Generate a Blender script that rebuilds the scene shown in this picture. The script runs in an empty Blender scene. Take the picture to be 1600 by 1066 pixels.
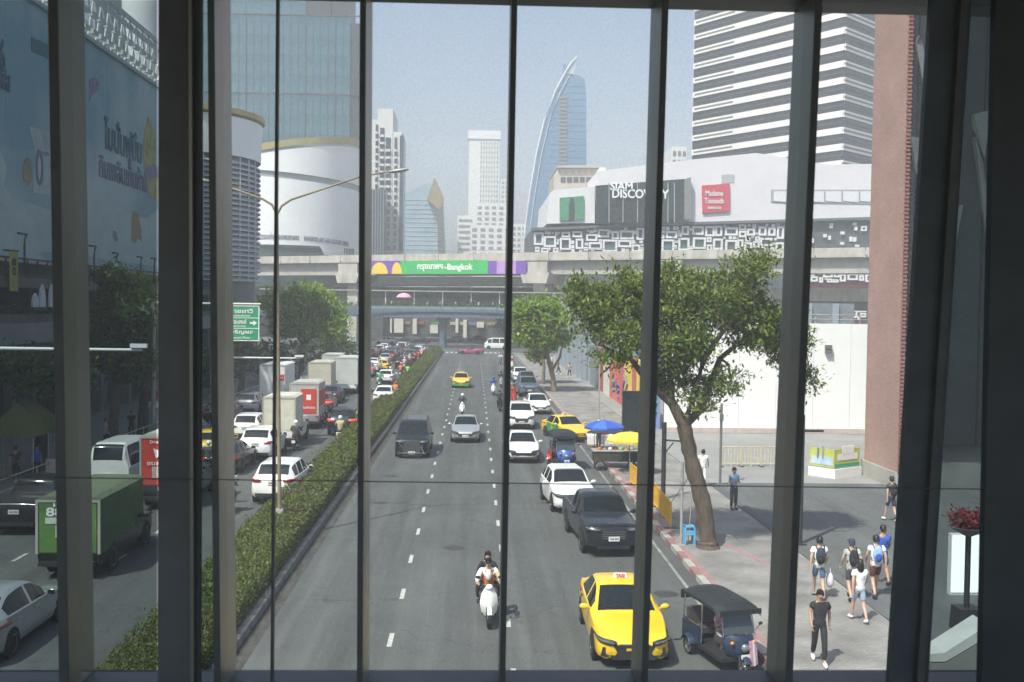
import bpy, bmesh, math, random
import numpy as np
from mathutils import Vector, Matrix, Euler
R = math.radians
sc = bpy.context.scene
random.seed(7); rng = np.random.default_rng(7)
COL = sc.collection

# ---------------------------------------------------------------- camera
CAMZ = 8.2
FPX = 1600.0
cam_d = bpy.data.cameras.new('camera'); cam = bpy.data.objects.new('camera', cam_d); COL.objects.link(cam)
cam_d.sensor_width = 36.0; cam_d.lens = 36.0; cam_d.clip_start = 0.05; cam_d.clip_end = 6000
CAMROT = Matrix.Rotation(R(-2.11), 3, 'Z') @ Matrix.Rotation(R(90 - 1.93), 3, 'X') @ Matrix.Rotation(R(0.75), 3, 'Z')
cam.matrix_world = Matrix.Translation((0, 0, CAMZ)) @ CAMROT.to_4x4()
cam_d.dof.use_dof = True; cam_d.dof.focus_distance = 60; cam_d.dof.aperture_fstop = 5.0
sc.camera = cam

# ---------------------------------------------------------------- sky, sun, exposure
SUN_EL, SUN_AZ = 55.0, 220.0
w = bpy.data.worlds.new('World'); sc.world = w; w.use_nodes = True
nt = w.node_tree; nt.nodes.clear()
sky = nt.nodes.new('ShaderNodeTexSky'); sky.sky_type = 'NISHITA'; sky.sun_disc = False
sky.sun_elevation = R(SUN_EL); sky.sun_rotation = R(SUN_AZ); sky.air_density = 1.1; sky.dust_density = 4.0; sky.ozone_density = 4.0
bg = nt.nodes.new('ShaderNodeBackground'); bg.inputs['Strength'].default_value = 0.127
wo = nt.nodes.new('ShaderNodeOutputWorld')
nt.links.new(sky.outputs[0], bg.inputs[0]); nt.links.new(bg.outputs[0], wo.inputs[0])
sd = bpy.data.lights.new('sun', 'SUN'); sd.energy = 4.3; sd.angle = R(0.55); sd.color = (1.0, 0.95, 0.86)
sun = bpy.data.objects.new('sun', sd); COL.objects.link(sun)
ce = math.cos(R(SUN_EL))
sdir = Vector((math.sin(R(SUN_AZ)) * ce, math.cos(R(SUN_AZ)) * ce, math.sin(R(SUN_EL))))
sun.rotation_euler = (-sdir).to_track_quat('-Z', 'Y').to_euler(); sun.location = (-40, -50, 90)
sc.view_settings.view_transform = 'Standard'; sc.view_settings.look = 'None'
sc.view_settings.exposure = 0.78; sc.view_settings.gamma = 1.0; sc.view_settings.use_curve_mapping = False
sc.render.engine = 'CYCLES'
sc.cycles.max_bounces = 8; sc.cycles.transparent_max_bounces = 16; sc.cycles.diffuse_bounces = 3
sc.cycles.volume_bounces = 0

# ---------------------------------------------------------------- pixel -> place
def ray(x, y):
    return CAMROT @ Vector(((x - 800) / FPX, -(y - 533) / FPX, -1.0))
def PG(x, y, z=0.0):            # on a level plane
    d = ray(x, y); t = (z - CAMZ) / d.z; return Vector((0, 0, CAMZ)) + d * t
def PY(x, y, Y):                # on a plane across the road at distance Y
    d = ray(x, y); t = Y / d.y; return Vector((0, 0, CAMZ)) + d * t
def PX(x, y, X):                # on a plane along the road
    d = ray(x, y); t = X / d.x; return Vector((0, 0, CAMZ)) + d * t

# ---------------------------------------------------------------- materials
MATS = {}
def mat(name, col=(.5, .5, .5), rough=.6, metal=0., var=.0, scale=3., bump=0., bscale=60., coat=0., emit=0., spec=.5, stretch=None, col2=None, trans=0.):
    if name in MATS: return MATS[name]
    m = bpy.data.materials.new(name); m.use_nodes = True; n = m.node_tree; b = n.nodes['Principled BSDF']
    b.inputs['Base Color'].default_value = (*col, 1); b.inputs['Roughness'].default_value = rough; b.inputs['Metallic'].default_value = metal
    b.inputs['Specular IOR Level'].default_value = spec
    if coat: b.inputs['Coat Weight'].default_value = coat; b.inputs['Coat Roughness'].default_value = .06
    if emit: b.inputs['Emission Color'].default_value = (*col, 1); b.inputs['Emission Strength'].default_value = emit
    tc = None
    def coords():
        t = n.nodes.new('ShaderNodeTexCoord')
        if stretch:
            mp = n.nodes.new('ShaderNodeMapping'); mp.inputs['Scale'].default_value = stretch
            n.links.new(t.outputs['Object'], mp.inputs[0]); return mp.outputs[0]
        return t.outputs['Object']
    if var or col2:
        nz = n.nodes.new('ShaderNodeTexNoise'); nz.inputs['Scale'].default_value = scale; nz.inputs['Detail'].default_value = 6; nz.inputs['Roughness'].default_value = .65
        n.links.new(coords(), nz.inputs['Vector'])
        rp = n.nodes.new('ShaderNodeValToRGB'); rp.color_ramp.elements[0].position = .3; rp.color_ramp.elements[1].position = .7
        c2 = col2 or tuple(min(1, c * (1 + var)) for c in col)
        c1 = col if col2 else tuple(c * (1 - var) for c in col)
        rp.color_ramp.elements[0].color = (*c1, 1); rp.color_ramp.elements[1].color = (*c2, 1)
        n.links.new(nz.outputs['Fac'], rp.inputs[0]); n.links.new(rp.outputs[0], b.inputs['Base Color'])
    if bump:
        nb = n.nodes.new('ShaderNodeTexNoise'); nb.inputs['Scale'].default_value = bscale; nb.inputs['Detail'].default_value = 4
        n.links.new(coords(), nb.inputs['Vector'])
        bp = n.nodes.new('ShaderNodeBump'); bp.inputs['Strength'].default_value = bump; bp.inputs['Distance'].default_value = .02
        n.links.new(nb.outputs['Fac'], bp.inputs['Height']); n.links.new(bp.outputs[0], b.inputs['Normal'])
    MATS[name] = m; return m
def leafmat(name, c1, c2, c3, trans=.35, patch=None):
    m = bpy.data.materials.new(name); m.use_nodes = True; n = m.node_tree; b = n.nodes['Principled BSDF']
    g = n.nodes.new('ShaderNodeNewGeometry'); rp = n.nodes.new('ShaderNodeValToRGB'); e = rp.color_ramp.elements
    e[0].position = 0; e[0].color = (*c1, 1); e[1].position = .93; e[1].color = (*c2, 1); x = e.new(1.); x.color = (*c3, 1)
    n.links.new(g.outputs['Random Per Island'], rp.inputs[0]); n.links.new(rp.outputs[0], b.inputs['Base Color'])
    b.inputs['Roughness'].default_value = .55
    if patch:
        tc = n.nodes.new('ShaderNodeTexCoord'); nz = n.nodes.new('ShaderNodeTexNoise'); nz.inputs['Scale'].default_value = patch[0]; nz.inputs['Detail'].default_value = 5; n.links.new(tc.outputs['Object'], nz.inputs[0])
        mr = n.nodes.new('ShaderNodeMapRange'); mr.inputs[1].default_value = .48; mr.inputs[2].default_value = .72; mr.inputs[4].default_value = .75; n.links.new(nz.outputs['Fac'], mr.inputs[0])
        mx0 = n.nodes.new('ShaderNodeMix'); mx0.data_type = 'RGBA'; n.links.new(mr.outputs[0], mx0.inputs[0]); n.links.new(rp.outputs[0], mx0.inputs[6]); mx0.inputs[7].default_value = (*patch[1], 1); n.links.new(mx0.outputs[2], b.inputs['Base Color']); rp = type('o', (), {'outputs': [mx0.outputs[2]]})
    tr = n.nodes.new('ShaderNodeBsdfTranslucent'); n.links.new(rp.outputs[0], tr.inputs[0])
    mx = n.nodes.new('ShaderNodeMixShader'); mx.inputs[0].default_value = trans
    n.links.new(b.outputs[0], mx.inputs[1]); n.links.new(tr.outputs[0], mx.inputs[2])
    n.links.new(mx.outputs[0], n.nodes['Material Output'].inputs[0]); MATS[name] = m; return m

# ---------------------------------------------------------------- mesh helpers
class MB:
    def __init__(s): s.v = []; s.f = []
    def add(s, vs, fs, M=None):
        o = len(s.v)
        s.v += [tuple(M @ Vector(p)) for p in vs] if M is not None else [tuple(p) for p in vs]
        s.f += [tuple(i + o for i in q) for q in fs]; return s
    def box(s, c, d, M=None, taper=(1, 1)):
        x, y, z = (k / 2 for k in d); tx, ty = taper
        vs = [(-x, -y, -z), (x, -y, -z), (x, y, -z), (-x, y, -z), (-x * tx, -y * ty, z), (x * tx, -y * ty, z), (x * tx, y * ty, z), (-x * tx, y * ty, z)]
        vs = [(a + c[0], b + c[1], e + c[2]) for a, b, e in vs]
        return s.add(vs, [(0, 3, 2, 1), (4, 5, 6, 7), (0, 1, 5, 4), (1, 2, 6, 5), (2, 3, 7, 6), (3, 0, 4, 7)], M)
    def bb(s, a, b):            # box from corner to corner
        return s.box([(p + q) / 2 for p, q in zip(a, b)], [abs(q - p) for p, q in zip(a, b)])
    def tube(s, pts, r, n=8, cap=True, M=None):
        pts = [Vector(p) for p in pts]; rs = r if isinstance(r, (list, tuple)) else [r] * len(pts)
        vs = []; fs = []; up = Vector((0, 0, 1))
        for i, p in enumerate(pts):
            t = (pts[min(i + 1, len(pts) - 1)] - pts[max(i - 1, 0)]).normalized()
            a = t.cross(up if abs(t.z) < .95 else Vector((1, 0, 0))).normalized(); b = t.cross(a)
            for k in range(n):
                q = 2 * math.pi * k / n; vs.append(p + (a * math.cos(q) + b * math.sin(q)) * rs[i])
        for i in range(len(pts) - 1):
            for k in range(n):
                fs.append((i * n + k, i * n + (k + 1) % n, (i + 1) * n + (k + 1) % n, (i + 1) * n + k))
        if cap: fs += [tuple(range(n))[::-1], tuple(range((len(pts) - 1) * n, len(pts) * n))]
        return s.add(vs, fs, M)
    def lathe(s, prof, n=16, M=None, a0=0, a1=2 * math.pi):
        full = abs(a1 - a0 - 2 * math.pi) < 1e-6; m = n if full else n + 1; vs = []; fs = []
        for r, z in prof:
            for k in range(m):
                q = a0 + (a1 - a0) * k / n; vs.append((r * math.cos(q), r * math.sin(q), z))
        for i in range(len(prof) - 1):
            for k in range(n):
                k2 = (k + 1) % m; fs.append((i * m + k, i * m + k2, (i + 1) * m + k2, (i + 1) * m + k))
        return s.add(vs, fs, M)
    def ell(s, c, r, n=12, m=8, M=None):
        T = Matrix.Translation(c) @ (M or Matrix()) @ Matrix.Diagonal((*r, 1))
        return s.lathe([(max(1e-4, math.sin(math.pi * i / m)), -math.cos(math.pi * i / m)) for i in range(m + 1)], n, T)
    def prism(s, poly, h, M=None):   # poly xy, extrude z 0..h
        n = len(poly); vs = [(x, y, 0) for x, y in poly] + [(x, y, h) for x, y in poly]
        return s.add(vs, [tuple(range(n))[::-1], tuple(range(n, 2 * n))] + [(i, (i + 1) % n, n + (i + 1) % n, n + i) for i in range(n)], M)
    def mesh(s, smooth=None):
        me = bpy.data.meshes.new('m'); me.from_pydata(s.v, [], s.f); me.update()
        if smooth is not None:
            me.shade_smooth(); me.set_sharp_from_angle(angle=R(smooth))
        return me
def fastmesh(V, Q):
    V = np.asarray(V, dtype=np.float32); Q = np.asarray(Q, dtype=np.int32); me = bpy.data.meshes.new('m')
    k = Q.shape[1]; me.vertices.add(len(V)); me.vertices.foreach_set('co', V.ravel())
    me.loops.add(Q.size); me.loops.foreach_set('vertex_index', Q.ravel())
    me.polygons.add(len(Q)); me.polygons.foreach_set('loop_start', np.arange(len(Q), dtype=np.int32) * k)
    me.update(calc_edges=True); return me
def put(name, me, m=None, parent=None, loc=None, rot=None):
    if isinstance(me, MB): me = me.mesh()
    if not me.materials: me.materials.append(None)
    o = bpy.data.objects.new(name, me); COL.objects.link(o)
    if m is not None:
        o.material_slots[0].link = 'OBJECT'; o.material_slots[0].material = m
    if parent is not None: o.parent = parent
    if loc is not None: o.location = loc
    if rot is not None: o.rotation_euler = rot
    return o
def tag(o, label, cat, group=None, kind=None):
    o['label'] = label; o['category'] = cat
    if group: o['group'] = group
    if kind: o['kind'] = kind
    return o
def thing(name, label, cat, loc=(0, 0, 0), rz=0., group=None):
    o = bpy.data.objects.new(name, None); COL.objects.link(o); o.location = loc; o.rotation_euler = (0, 0, rz); o.empty_display_size = .2
    return tag(o, label, cat, group)
def struct(name, me, m, parent=None):
    o = put(name, me, m, parent)
    if parent is None: o['kind'] = 'structure'
    return o

# ---------------------------------------------------------------- text and skinned figures are evaluated once, in one batch
BATCH = {}
def want_text(key, body, size, extrude=.0, offset=.0, spacing=1.0, align='CENTER'):
    c = bpy.data.curves.new('t', 'FONT'); c.body = body; c.size = size; c.extrude = extrude; c.offset = offset; c.space_character = spacing
    c.align_x = align; c.align_y = 'CENTER'; c.resolution_u = 3
    o = bpy.data.objects.new('tmp', c); COL.objects.link(o); BATCH[key] = o
def want_skin(key, verts, edges, radii, root=0, sub=1):
    me = bpy.data.meshes.new('s'); me.from_pydata(verts, edges, []); me.update()
    o = bpy.data.objects.new('tmp', me); COL.objects.link(o)
    md = o.modifiers.new('k', 'SKIN'); md.use_smooth_shade = True; md.branch_smoothing = .4
    sv = me.skin_vertices[0].data
    for i, r in enumerate(radii):
        sv[i].radius = (r, r) if not isinstance(r, tuple) else r
        sv[i].use_root = (i == root)
    if sub: s = o.modifiers.new('u', 'SUBSURF'); s.levels = sub; s.render_levels = sub
    BATCH[key] = o
def run_batch():
    bpy.context.view_layer.update(); dg = bpy.context.evaluated_depsgraph_get()
    out = {}
    for k, o in BATCH.items():
        out[k] = bpy.data.meshes.new_from_object(o.evaluated_get(dg), depsgraph=dg)
    for k, o in BATCH.items():
        d = o.data; bpy.data.objects.remove(o)
        (bpy.data.curves if isinstance(d, bpy.types.Curve) else bpy.data.meshes).remove(d)
        out[k].materials.clear()
    return out
# ---------------------------------------------------------------- figures
def mir(d):
    o = dict(d)
    for k, v in d.items():
        if k.endswith('L'): o[k[:-1] + 'R'] = (-v[0], v[1], v[2])
    return o
POSES = {}
base = dict(pel=(0, 0, .93), spi=(0, .015, 1.12), che=(0, 0, 1.31), nec=(0, .005, 1.455), hb=(0, -.012, 1.54), ht=(0, -.018, 1.625),
            shL=(.165, 0, 1.385), elL=(.225, .02, 1.13), wrL=(.235, -.04, .90), haL=(.235, -.06, .82),
            hiL=(.09, 0, .88), knL=(.095, -.015, .49), anL=(.095, .03, .09), toL=(.1, -.1, .045))
POSES['stand'] = mir(base)
wk = mir(base); wk.update(knL=(.09, -.17, .51), anL=(.085, -.27, .10), toL=(.09, -.40, .06), knR=(-.09, .05, .48), anR=(-.085, .27, .15), toR=(-.09, .17, .04),
            elR=(-.225, -.03, 1.14), wrR=(-.21, -.20, .94), haR=(-.205, -.26, .87), elL=(.235, .10, 1.14), wrL=(.24, .10, .90), haL=(.24, .09, .82), pel=(0, 0, .915))
POSES['walk'] = wk
w2 = {k: ((-v[0], v[1], v[2])) for k, v in wk.items()}
POSES['walk2'] = {**{k: v for k, v in w2.items() if k[-1] not in 'LR'}, **{k[:-1] + ('R' if k[-1] == 'L' else 'L'): v for k, v in w2.items() if k[-1] in 'LR'}}
POSES['hold'] = mir(dict(base, elL=(.22, .0, 1.13), wrL=(.13, -.22, 1.12), haL=(.06, -.27, 1.15)))
POSES['rider'] = mir(dict(pel=(0, .16, .86), spi=(0, .17, 1.05), che=(0, .10, 1.26), nec=(0, .06, 1.40), hb=(0, .03, 1.485), ht=(0, .02, 1.57),
            shL=(.175, .09, 1.335), elL=(.29, -.04, 1.12), wrL=(.29, -.26, 1.05), haL=(.28, -.33, 1.06),
            hiL=(.10, .12, .84), knL=(.20, -.24, .80), anL=(.15, -.20, .40), toL=(.15, -.33, .36)))
POSES['pillion'] = mir(dict(pel=(0, .52, .93), spi=(0, .54, 1.13), che=(0, .50, 1.34), nec=(0, .47, 1.48), hb=(0, .45, 1.565), ht=(0, .44, 1.65),
            shL=(.16, .49, 1.41), elL=(.26, .36, 1.18), wrL=(.20, .16, 1.06), haL=(.15, .10, 1.06),
            hiL=(.10, .48, .91), knL=(.27, .16, .88), anL=(.25, .30, .50), toL=(.26, .18, .45)))
POSES['driver'] = mir(dict(pel=(0, .14, .80), spi=(0, .15, .99), che=(0, .10, 1.19), nec=(0, .07, 1.33), hb=(0, .05, 1.415), ht=(0, .04, 1.50),
            shL=(.17, .09, 1.27), elL=(.27, -.06, 1.05), wrL=(.22, -.28, 1.03), haL=(.20, -.34, 1.04),
            hiL=(.10, .10, .79), knL=(.17, -.28, .76), anL=(.14, -.26, .40), toL=(.14, -.39, .36)))
RAD = dict(pel=(.155, .115), spi=(.135, .10), che=(.165, .115), nec=.052, hb=(.074, .088), ht=(.068, .082), sh=.054, el=.040, wr=.028, ha=(.036, .024), hi=.085, kn=.056, an=.038, to=.036)
def lerp(a, b, t): return tuple(p + (q - p) * t for p, q in zip(a, b))
for pn, J in POSES.items():
    names = list(J); idx = {n: i for i, n in enumerate(names)}
    E = [('pel', 'spi'), ('spi', 'che'), ('che', 'nec'), ('nec', 'hb'), ('hb', 'ht')]
    for s in 'LR':
        E += [('che', 'sh' + s), ('sh' + s, 'el' + s), ('el' + s, 'wr' + s), ('wr' + s, 'ha' + s), ('pel', 'hi' + s), ('hi' + s, 'kn' + s), ('kn' + s, 'an' + s), ('an' + s, 'to' + s)]
    rad = lambda n: RAD[n if n in RAD else n[:-1]]
    want_skin(('body', pn), [J[n] for n in names], [(idx[a], idx[b]) for a, b in E], [rad(n) for n in names], idx['pel'])
    g = lambda r, k, a: tuple(q * k + a for q in r) if isinstance(r, tuple) else r * k + a
    for sl, long_ in (('tee', .62), ('long', 2)):
        V = [lerp(J['pel'], J['spi'], -.55), J['spi'], J['che'], lerp(J['che'], J['nec'], .75)]; ED = [(0, 1), (1, 2), (2, 3)]; RR = [g(RAD['pel'], 1.06, .012), g(RAD['spi'], 1.1, .016), g(RAD['che'], 1.06, .012), .066]
        for s in 'LR':
            o = len(V); V += [J['sh' + s]]; RR += [.086]; ED += [(2, o)]
            if long_ < 1: V += [lerp(J['sh' + s], J['el' + s], long_)]; RR += [.076]; ED += [(o, o + 1)]
            else: V += [J['el' + s], lerp(J['el' + s], J['wr' + s], .88)]; RR += [.057, .044]; ED += [(o, o + 1), (o + 1, o + 2)]
        want_skin((sl, pn), V, ED, RR, 1)
    for sl in ('trousers', 'shorts'):
        V = [lerp(J['pel'], J['spi'], .5), J['pel']]; RR = [g(RAD['pel'], .95, .012), g(RAD['pel'], 1.0, .012)]; ED = [(0, 1)]
        for s in 'LR':
            o = len(V); V += [J['hi' + s]]; RR += [.098]; ED += [(1, o)]
            if sl == 'shorts': V += [lerp(J['hi' + s], J['kn' + s], .88)]; RR += [.082]; ED += [(o, o + 1)]
            else: V += [J['kn' + s], lerp(J['kn' + s], J['an' + s], .92)]; RR += [.072, .058]; ED += [(o, o + 1), (o + 1, o + 2)]
        want_skin((sl, pn), V, ED, RR, 1)

want_text('siam', 'SIAM', 4.6, .15, .10); want_text('disc', 'DISCOVERY', 4.6, .15, .10)
want_text('madame', 'Madame\nTussauds', 1.9, .03, .02); want_text('mbkk', 'BANGKOK', .9, .03, .02, 1.1)
want_text('bn1', 'กรุงเทพฯ', 2.35, .02, .06); want_text('bn2', 'Bangkok', 2.35, .02, .06)
want_text('bacc_th', 'หอศิลปวัฒนธรรมแห่งกรุงเทพมหานคร', .95, .04, .02, 1.05); want_text('bacc_en', 'BANGKOK ART AND CULTURE CENTRE', .95, .04, .02, 1.05)
want_text('g1', 'ราชเทวี', .40, .004, .008); want_text('g1e', 'Ratchathewi', .2, .004, .003); want_text('g2', 'ราชประสงค์', .38, .004, .008); want_text('g2e', 'Ratchaprasong', .2, .004, .003)
want_text('g3', 'เจริญผล', .40, .004, .008); want_text('g3e', 'Charoen Phon', .2, .004, .003)
want_text('bb1', 'ไบนั่นฟูบึม', 3.6, .02, .10); want_text('bb2', 'กินเพลินเกินห้าม', 2.3, .02, .05)
want_text('bb3', '6', 3.2, .02, .05); want_text('bb4', 'เฟส', 1.4, .02, .04); want_text('bb5', '0', 4.2, .02, .02)
want_text('t888', '888', .33, .003, .008); want_text('thy', 'HY', .16, .003, .004); want_text('taxi', 'TAXI', .10, .003, .006)
want_text('logistic', 'ขนส่งด่วน', .26, .003, .006); want_text('phone', 'โทร. 1441', .15, .003, .004); want_text('love', 'ยินดี', .55, .01, .01)
want_text('plate', '1กข 234', .085, .002, .003)
TXT = run_batch()

def fig_extra(pn):
    J = POSES[pn]; b = MB(); hd = Vector(J['ht']) * .5 + Vector(J['hb']) * .5
    b.ell(hd + Vector((0, -.095, -.03)), (.013, .02, .022), 6, 5)                       # nose
    for s in (-1, 1): b.ell(hd + Vector((s * .078, .0, -.02)), (.01, .02, .03), 6, 5)   # ears
    for s in 'LR':
        wr = Vector(J['wr' + s]); ha = Vector(J['ha' + s]); d = (ha - wr).normalized(); sx = 1 if s == 'L' else -1
        side = d.cross(Vector((sx, 0, 0))); side = side.normalized() if side.length > .1 else Vector((0, 0, 1)); pal = d.cross(side).normalized() * -sx
        for k, (o, l) in enumerate(((-.026, .062), (-.009, .075), (.009, .07), (.025, .055))):
            p = ha + side * o + d * .015; b.tube([p, p + d * l * .5 + pal * .006, p + d * l * .85 + pal * .028], [.0088, .008, .0065], 5)
        p = wr + (ha - wr) * .45 + side * -.03; b.tube([p, p + d * .035 - side * .022, p + d * .06 - side * .02 + pal * .012], [.0105, .009, .007], 5)
    return b
def joinmesh(a, mb):
    bm = bmesh.new(); bm.from_mesh(a); t = mb.mesh(); bm.from_mesh(t); bpy.data.meshes.remove(t); bm.to_mesh(a); bm.free(); a.shade_smooth(); return a
HEAD = {}; SHOE = {}; EYES = {}
for pn, J in POSES.items():
    TXT[('body', pn)] = joinmesh(TXT[('body', pn)], fig_extra(pn))
    for k in ('tee', 'long', 'trousers', 'shorts'): TXT[(k, pn)].shade_smooth()
    hd = (Vector(J['hb']) + Vector(J['ht'])) / 2
    # hair: a cap over crown and back; long hair falls to the shoulders; helmet
    short = MB(); prof = [(1e-3, .112), (.05, .105), (.083, .075), (.098, .03), (.100, -.01)]
    vs = []; n = 16
    for r, z in prof:
        for k in range(n):
            q = 2 * math.pi * k / n; y = math.sin(q); drop = (.055 if y > .1 else 0) * (1 if z < .05 else 0)
            vs.append((hd.x + r * .92 * math.cos(q), hd.y + .012 + r * 1.06 * y, hd.z + z + .012 - drop + (.045 if (y < -.4 and z < .05) else 0)))
    short.add(vs, [(i * n + k, i * n + (k + 1) % n, (i + 1) * n + (k + 1) % n, (i + 1) * n + k) for i in range(len(prof) - 1) for k in range(n)])
    lng = MB(); lng.add(short.v, short.f); lng.ell(hd + Vector((0, .05, -.10)), (.098, .055, .19), 12, 8)
    hel = MB(); hel.ell(hd + Vector((0, .005, .025)), (.125, .14, .125), 14, 10)
    capm = MB(); capm.add(short.v, short.f); capm.box(hd + Vector((0, -.13, .045)), (.14, .11, .015))
    HEAD[pn] = dict(short=short.mesh(60), long=lng.mesh(60), helmet=hel.mesh(60), cap=capm.mesh(60))
    ey = MB(); [ey.ell(hd + Vector((s * .032, -.088, .0)), (.014, .006, .008), 6, 4) for s in (-1, 1)]; ey.box(hd + Vector((0, -.09, -.065)), (.05, .008, .008)); EYES[pn] = ey.mesh(60)
    SHOE[pn] = []
    for s in 'LR':
        a = Vector(J['an' + s]); t = Vector(J['to' + s]); sh = MB(); d = (t - a); ang = math.atan2(d.z, -d.y)
        sh.ell((a + t) / 2 + Vector((0, -.005, -.012)), (.048, .135, .052), 10, 6, Matrix.Rotation(-ang * .5, 4, 'X')); SHOE[pn].append(sh.mesh(60))

SKIN = mat('skin', (.42, .24, .16), .55, var=.1, scale=8); SKIN2 = mat('skin_light', (.55, .35, .26), .55, var=.1, scale=8)
HAIR = mat('hair_black', (.012, .010, .010), .45, var=.3, scale=60)
def cloth(n, c, v=.15): return mat('cloth_' + n, c, .85, var=v, scale=9, bump=.9, bscale=13)
CL = dict(white=cloth('white', (.75, .74, .72), .06), black=cloth('black', (.018, .018, .021)), darkgrey=cloth('darkgrey', (.05, .05, .055)), navy=cloth('navy', (.03, .04, .08)), denim=cloth('denim', (.09, .15, .26)),
          lightdenim=cloth('lightdenim', (.35, .44, .55)), maroon=cloth('maroon', (.10, .025, .03)), blue=cloth('blue', (.03, .09, .42)), skyblue=cloth('skyblue', (.28, .42, .60)), red=cloth('red', (.5, .05, .04)),
          orange=cloth('orange', (.62, .20, .05)), green=cloth('green', (.05, .30, .14)), beige=cloth('beige', (.48, .38, .24)), grey=cloth('grey', (.28, .28, .29)), pink=cloth('pink', (.7, .35, .45)), lime=cloth('lime', (.25, .55, .10)),
          pattern=mat('cloth_pattern', (.08, .09, .10), .85, scale=22, col2=(.75, .74, .72)), yellow=cloth('yellow', (.75, .55, .08)))
HELM = {n: mat('helmet_' + n, c, .25, coat=.5) for n, c in dict(white=(.8, .8, .8), black=(.02, .02, .02), red=(.5, .03, .03), green=(.05, .4, .12), blue=(.05, .1, .4)).items()}
def person(label, loc, rz, pose, shirt=('tee', 'white'), legs=('trousers', 'black'), hair='short', shoes='white', skin=SKIN, scale=1., group=None, hat=None):
    t = thing('person', label, 'person', loc, rz, group); t.scale = (scale,) * 3
    put('body', TXT[('body', pose)], skin, t); put('shirt', TXT[(shirt[0], pose)], CL[shirt[1]], t); put(legs[0], TXT[(legs[0], pose)], CL[legs[1]], t)
    if hair == 'helmet': put('helmet', HEAD[pose]['helmet'], HELM[hat or 'white'], t)
    elif hair == 'cap': put('cap', HEAD[pose]['cap'], CL[hat or 'navy'], t)
    else: put('hair', HEAD[pose][hair], HAIR, t)
    put('eyes', EYES[pose], HAIR, t)
    for m in SHOE[pose]: put('shoe', m, CL[shoes], t)
    return t
def backpack(t, colr, pose, accent=None):
    J = POSES[pose]; c = (Vector(J['spi']) + Vector(J['che'])) / 2; b = MB()
    b.ell(c + Vector((0, .17, -.01)), (.135, .075, .24), 14, 10); p = put('backpack', b.mesh(60), CL[colr], t)
    k = MB(); k.ell(c + Vector((0, .235, -.08)), (.095, .03, .11), 10, 8); put('pocket', k.mesh(60), CL[accent or colr], p)
    for s in (-1, 1):
        st = MB(); st.tube([c + Vector((s * .09, .14, .17)), c + Vector((s * .11, .04, .24)), c + Vector((s * .12, -.1, .15)), c + Vector((s * .12, -.115, -.02)), c + Vector((s * .13, .06, -.15))], .016, 6); put('strap', st.mesh(60), CL[accent or 'black'], p)
# ---------------------------------------------------------------- vehicles: a lofted shell cut into panels and panes
def paint(n, c, metal=.0, rough=.32): return mat('paint_' + n, c, rough, metal=metal, coat=.35 if max(c) < .1 else .7, spec=.3 if max(c) < .1 else .5, var=.06, scale=2)
PT = dict(white=paint('white', (.78, .78, .76)), black=paint('black', (.012, .013, .018), 0, .25), darkblue=paint('darkblue', (.02, .035, .07)), silver=paint('silver', (.45, .46, .47), .5), grey=paint('grey', (.16, .17, .18), .4),
          yellow=paint('yellow', (.80, .52, .02)), green=paint('green', (.02, .28, .06)), red=paint('red', (.50, .03, .03)), maroon=paint('maroon', (.32, .03, .13)), blue=paint('blue', (.04, .12, .40)), bluegrey=paint('bluegrey', (.12, .17, .24), .3), beige=paint('beige', (.55, .52, .42)), darkred=paint('darkred', (.18, .02, .02)))
GLASS = mat('car_glass', (.010, .015, .017), .05, spec=.4); TYRE = mat('tyre', (.018, .018, .018), .85, var=.3, scale=20); RIM = mat('rim', (.42, .43, .44), .3, metal=.8)
PLAST = mat('black_plastic', (.02, .021, .022), .6, var=.2, scale=12); CHROME = mat('chrome', (.65, .66, .67), .18, metal=1.); LAMP = mat('headlamp', (.26, .28, .30), .08, metal=.5, spec=.9, var=.5, scale=9); TAIL = mat('tail_lamp', (.45, .015, .012), .2, spec=.8)
TAILON = mat('tail_lamp_lit', (.9, .05, .03), .3, emit=1.2); PLATE = mat('plate_white', (.72, .72, .70), .5, var=.05); PLATEY = mat('plate_yellow', (.75, .40, .03), .5); TEXTK = mat('print_black', (.01, .01, .012), .6); TEXTW = mat('print_white', (.8, .8, .8), .6); AMBER = mat('amber_lamp', (.7, .25, .02), .2)
WELL = mat('wheel_well', (.006, .006, .006), .9); UNDER = mat('underbody', (.01, .01, .01), .9)

def wheel_meshes(r, wd):
    T = Matrix.Rotation(math.pi / 2, 4, 'Y')
    ty = MB().lathe([(r * .66, -wd / 2), (r * .9, -wd / 2), (r, -wd * .38), (r, wd * .38), (r * .9, wd / 2), (r * .66, wd / 2), (r * .66, -wd / 2)], 24, T).mesh(40)
    rm = MB().lathe([(r * .68, -wd * .45), (r * .68, wd * .45), (r * .60, wd * .45), (r * .56, wd * .30), (1e-3, wd * .30)], 24, T)
    rm.lathe([(r * .68, -wd * .45), (r * .60, -wd * .45), (r * .56, -wd * .30), (1e-3, -wd * .30)], 24, T)
    for k in range(5):
        for s in (-1, 1):
            rm.box((s * wd * .36, 0, r * .33), (wd * .1, r * .13, r * .56), Matrix.Rotation(2 * math.pi * k / 5, 4, 'X'))
    return ty, rm.mesh(40)

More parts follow.
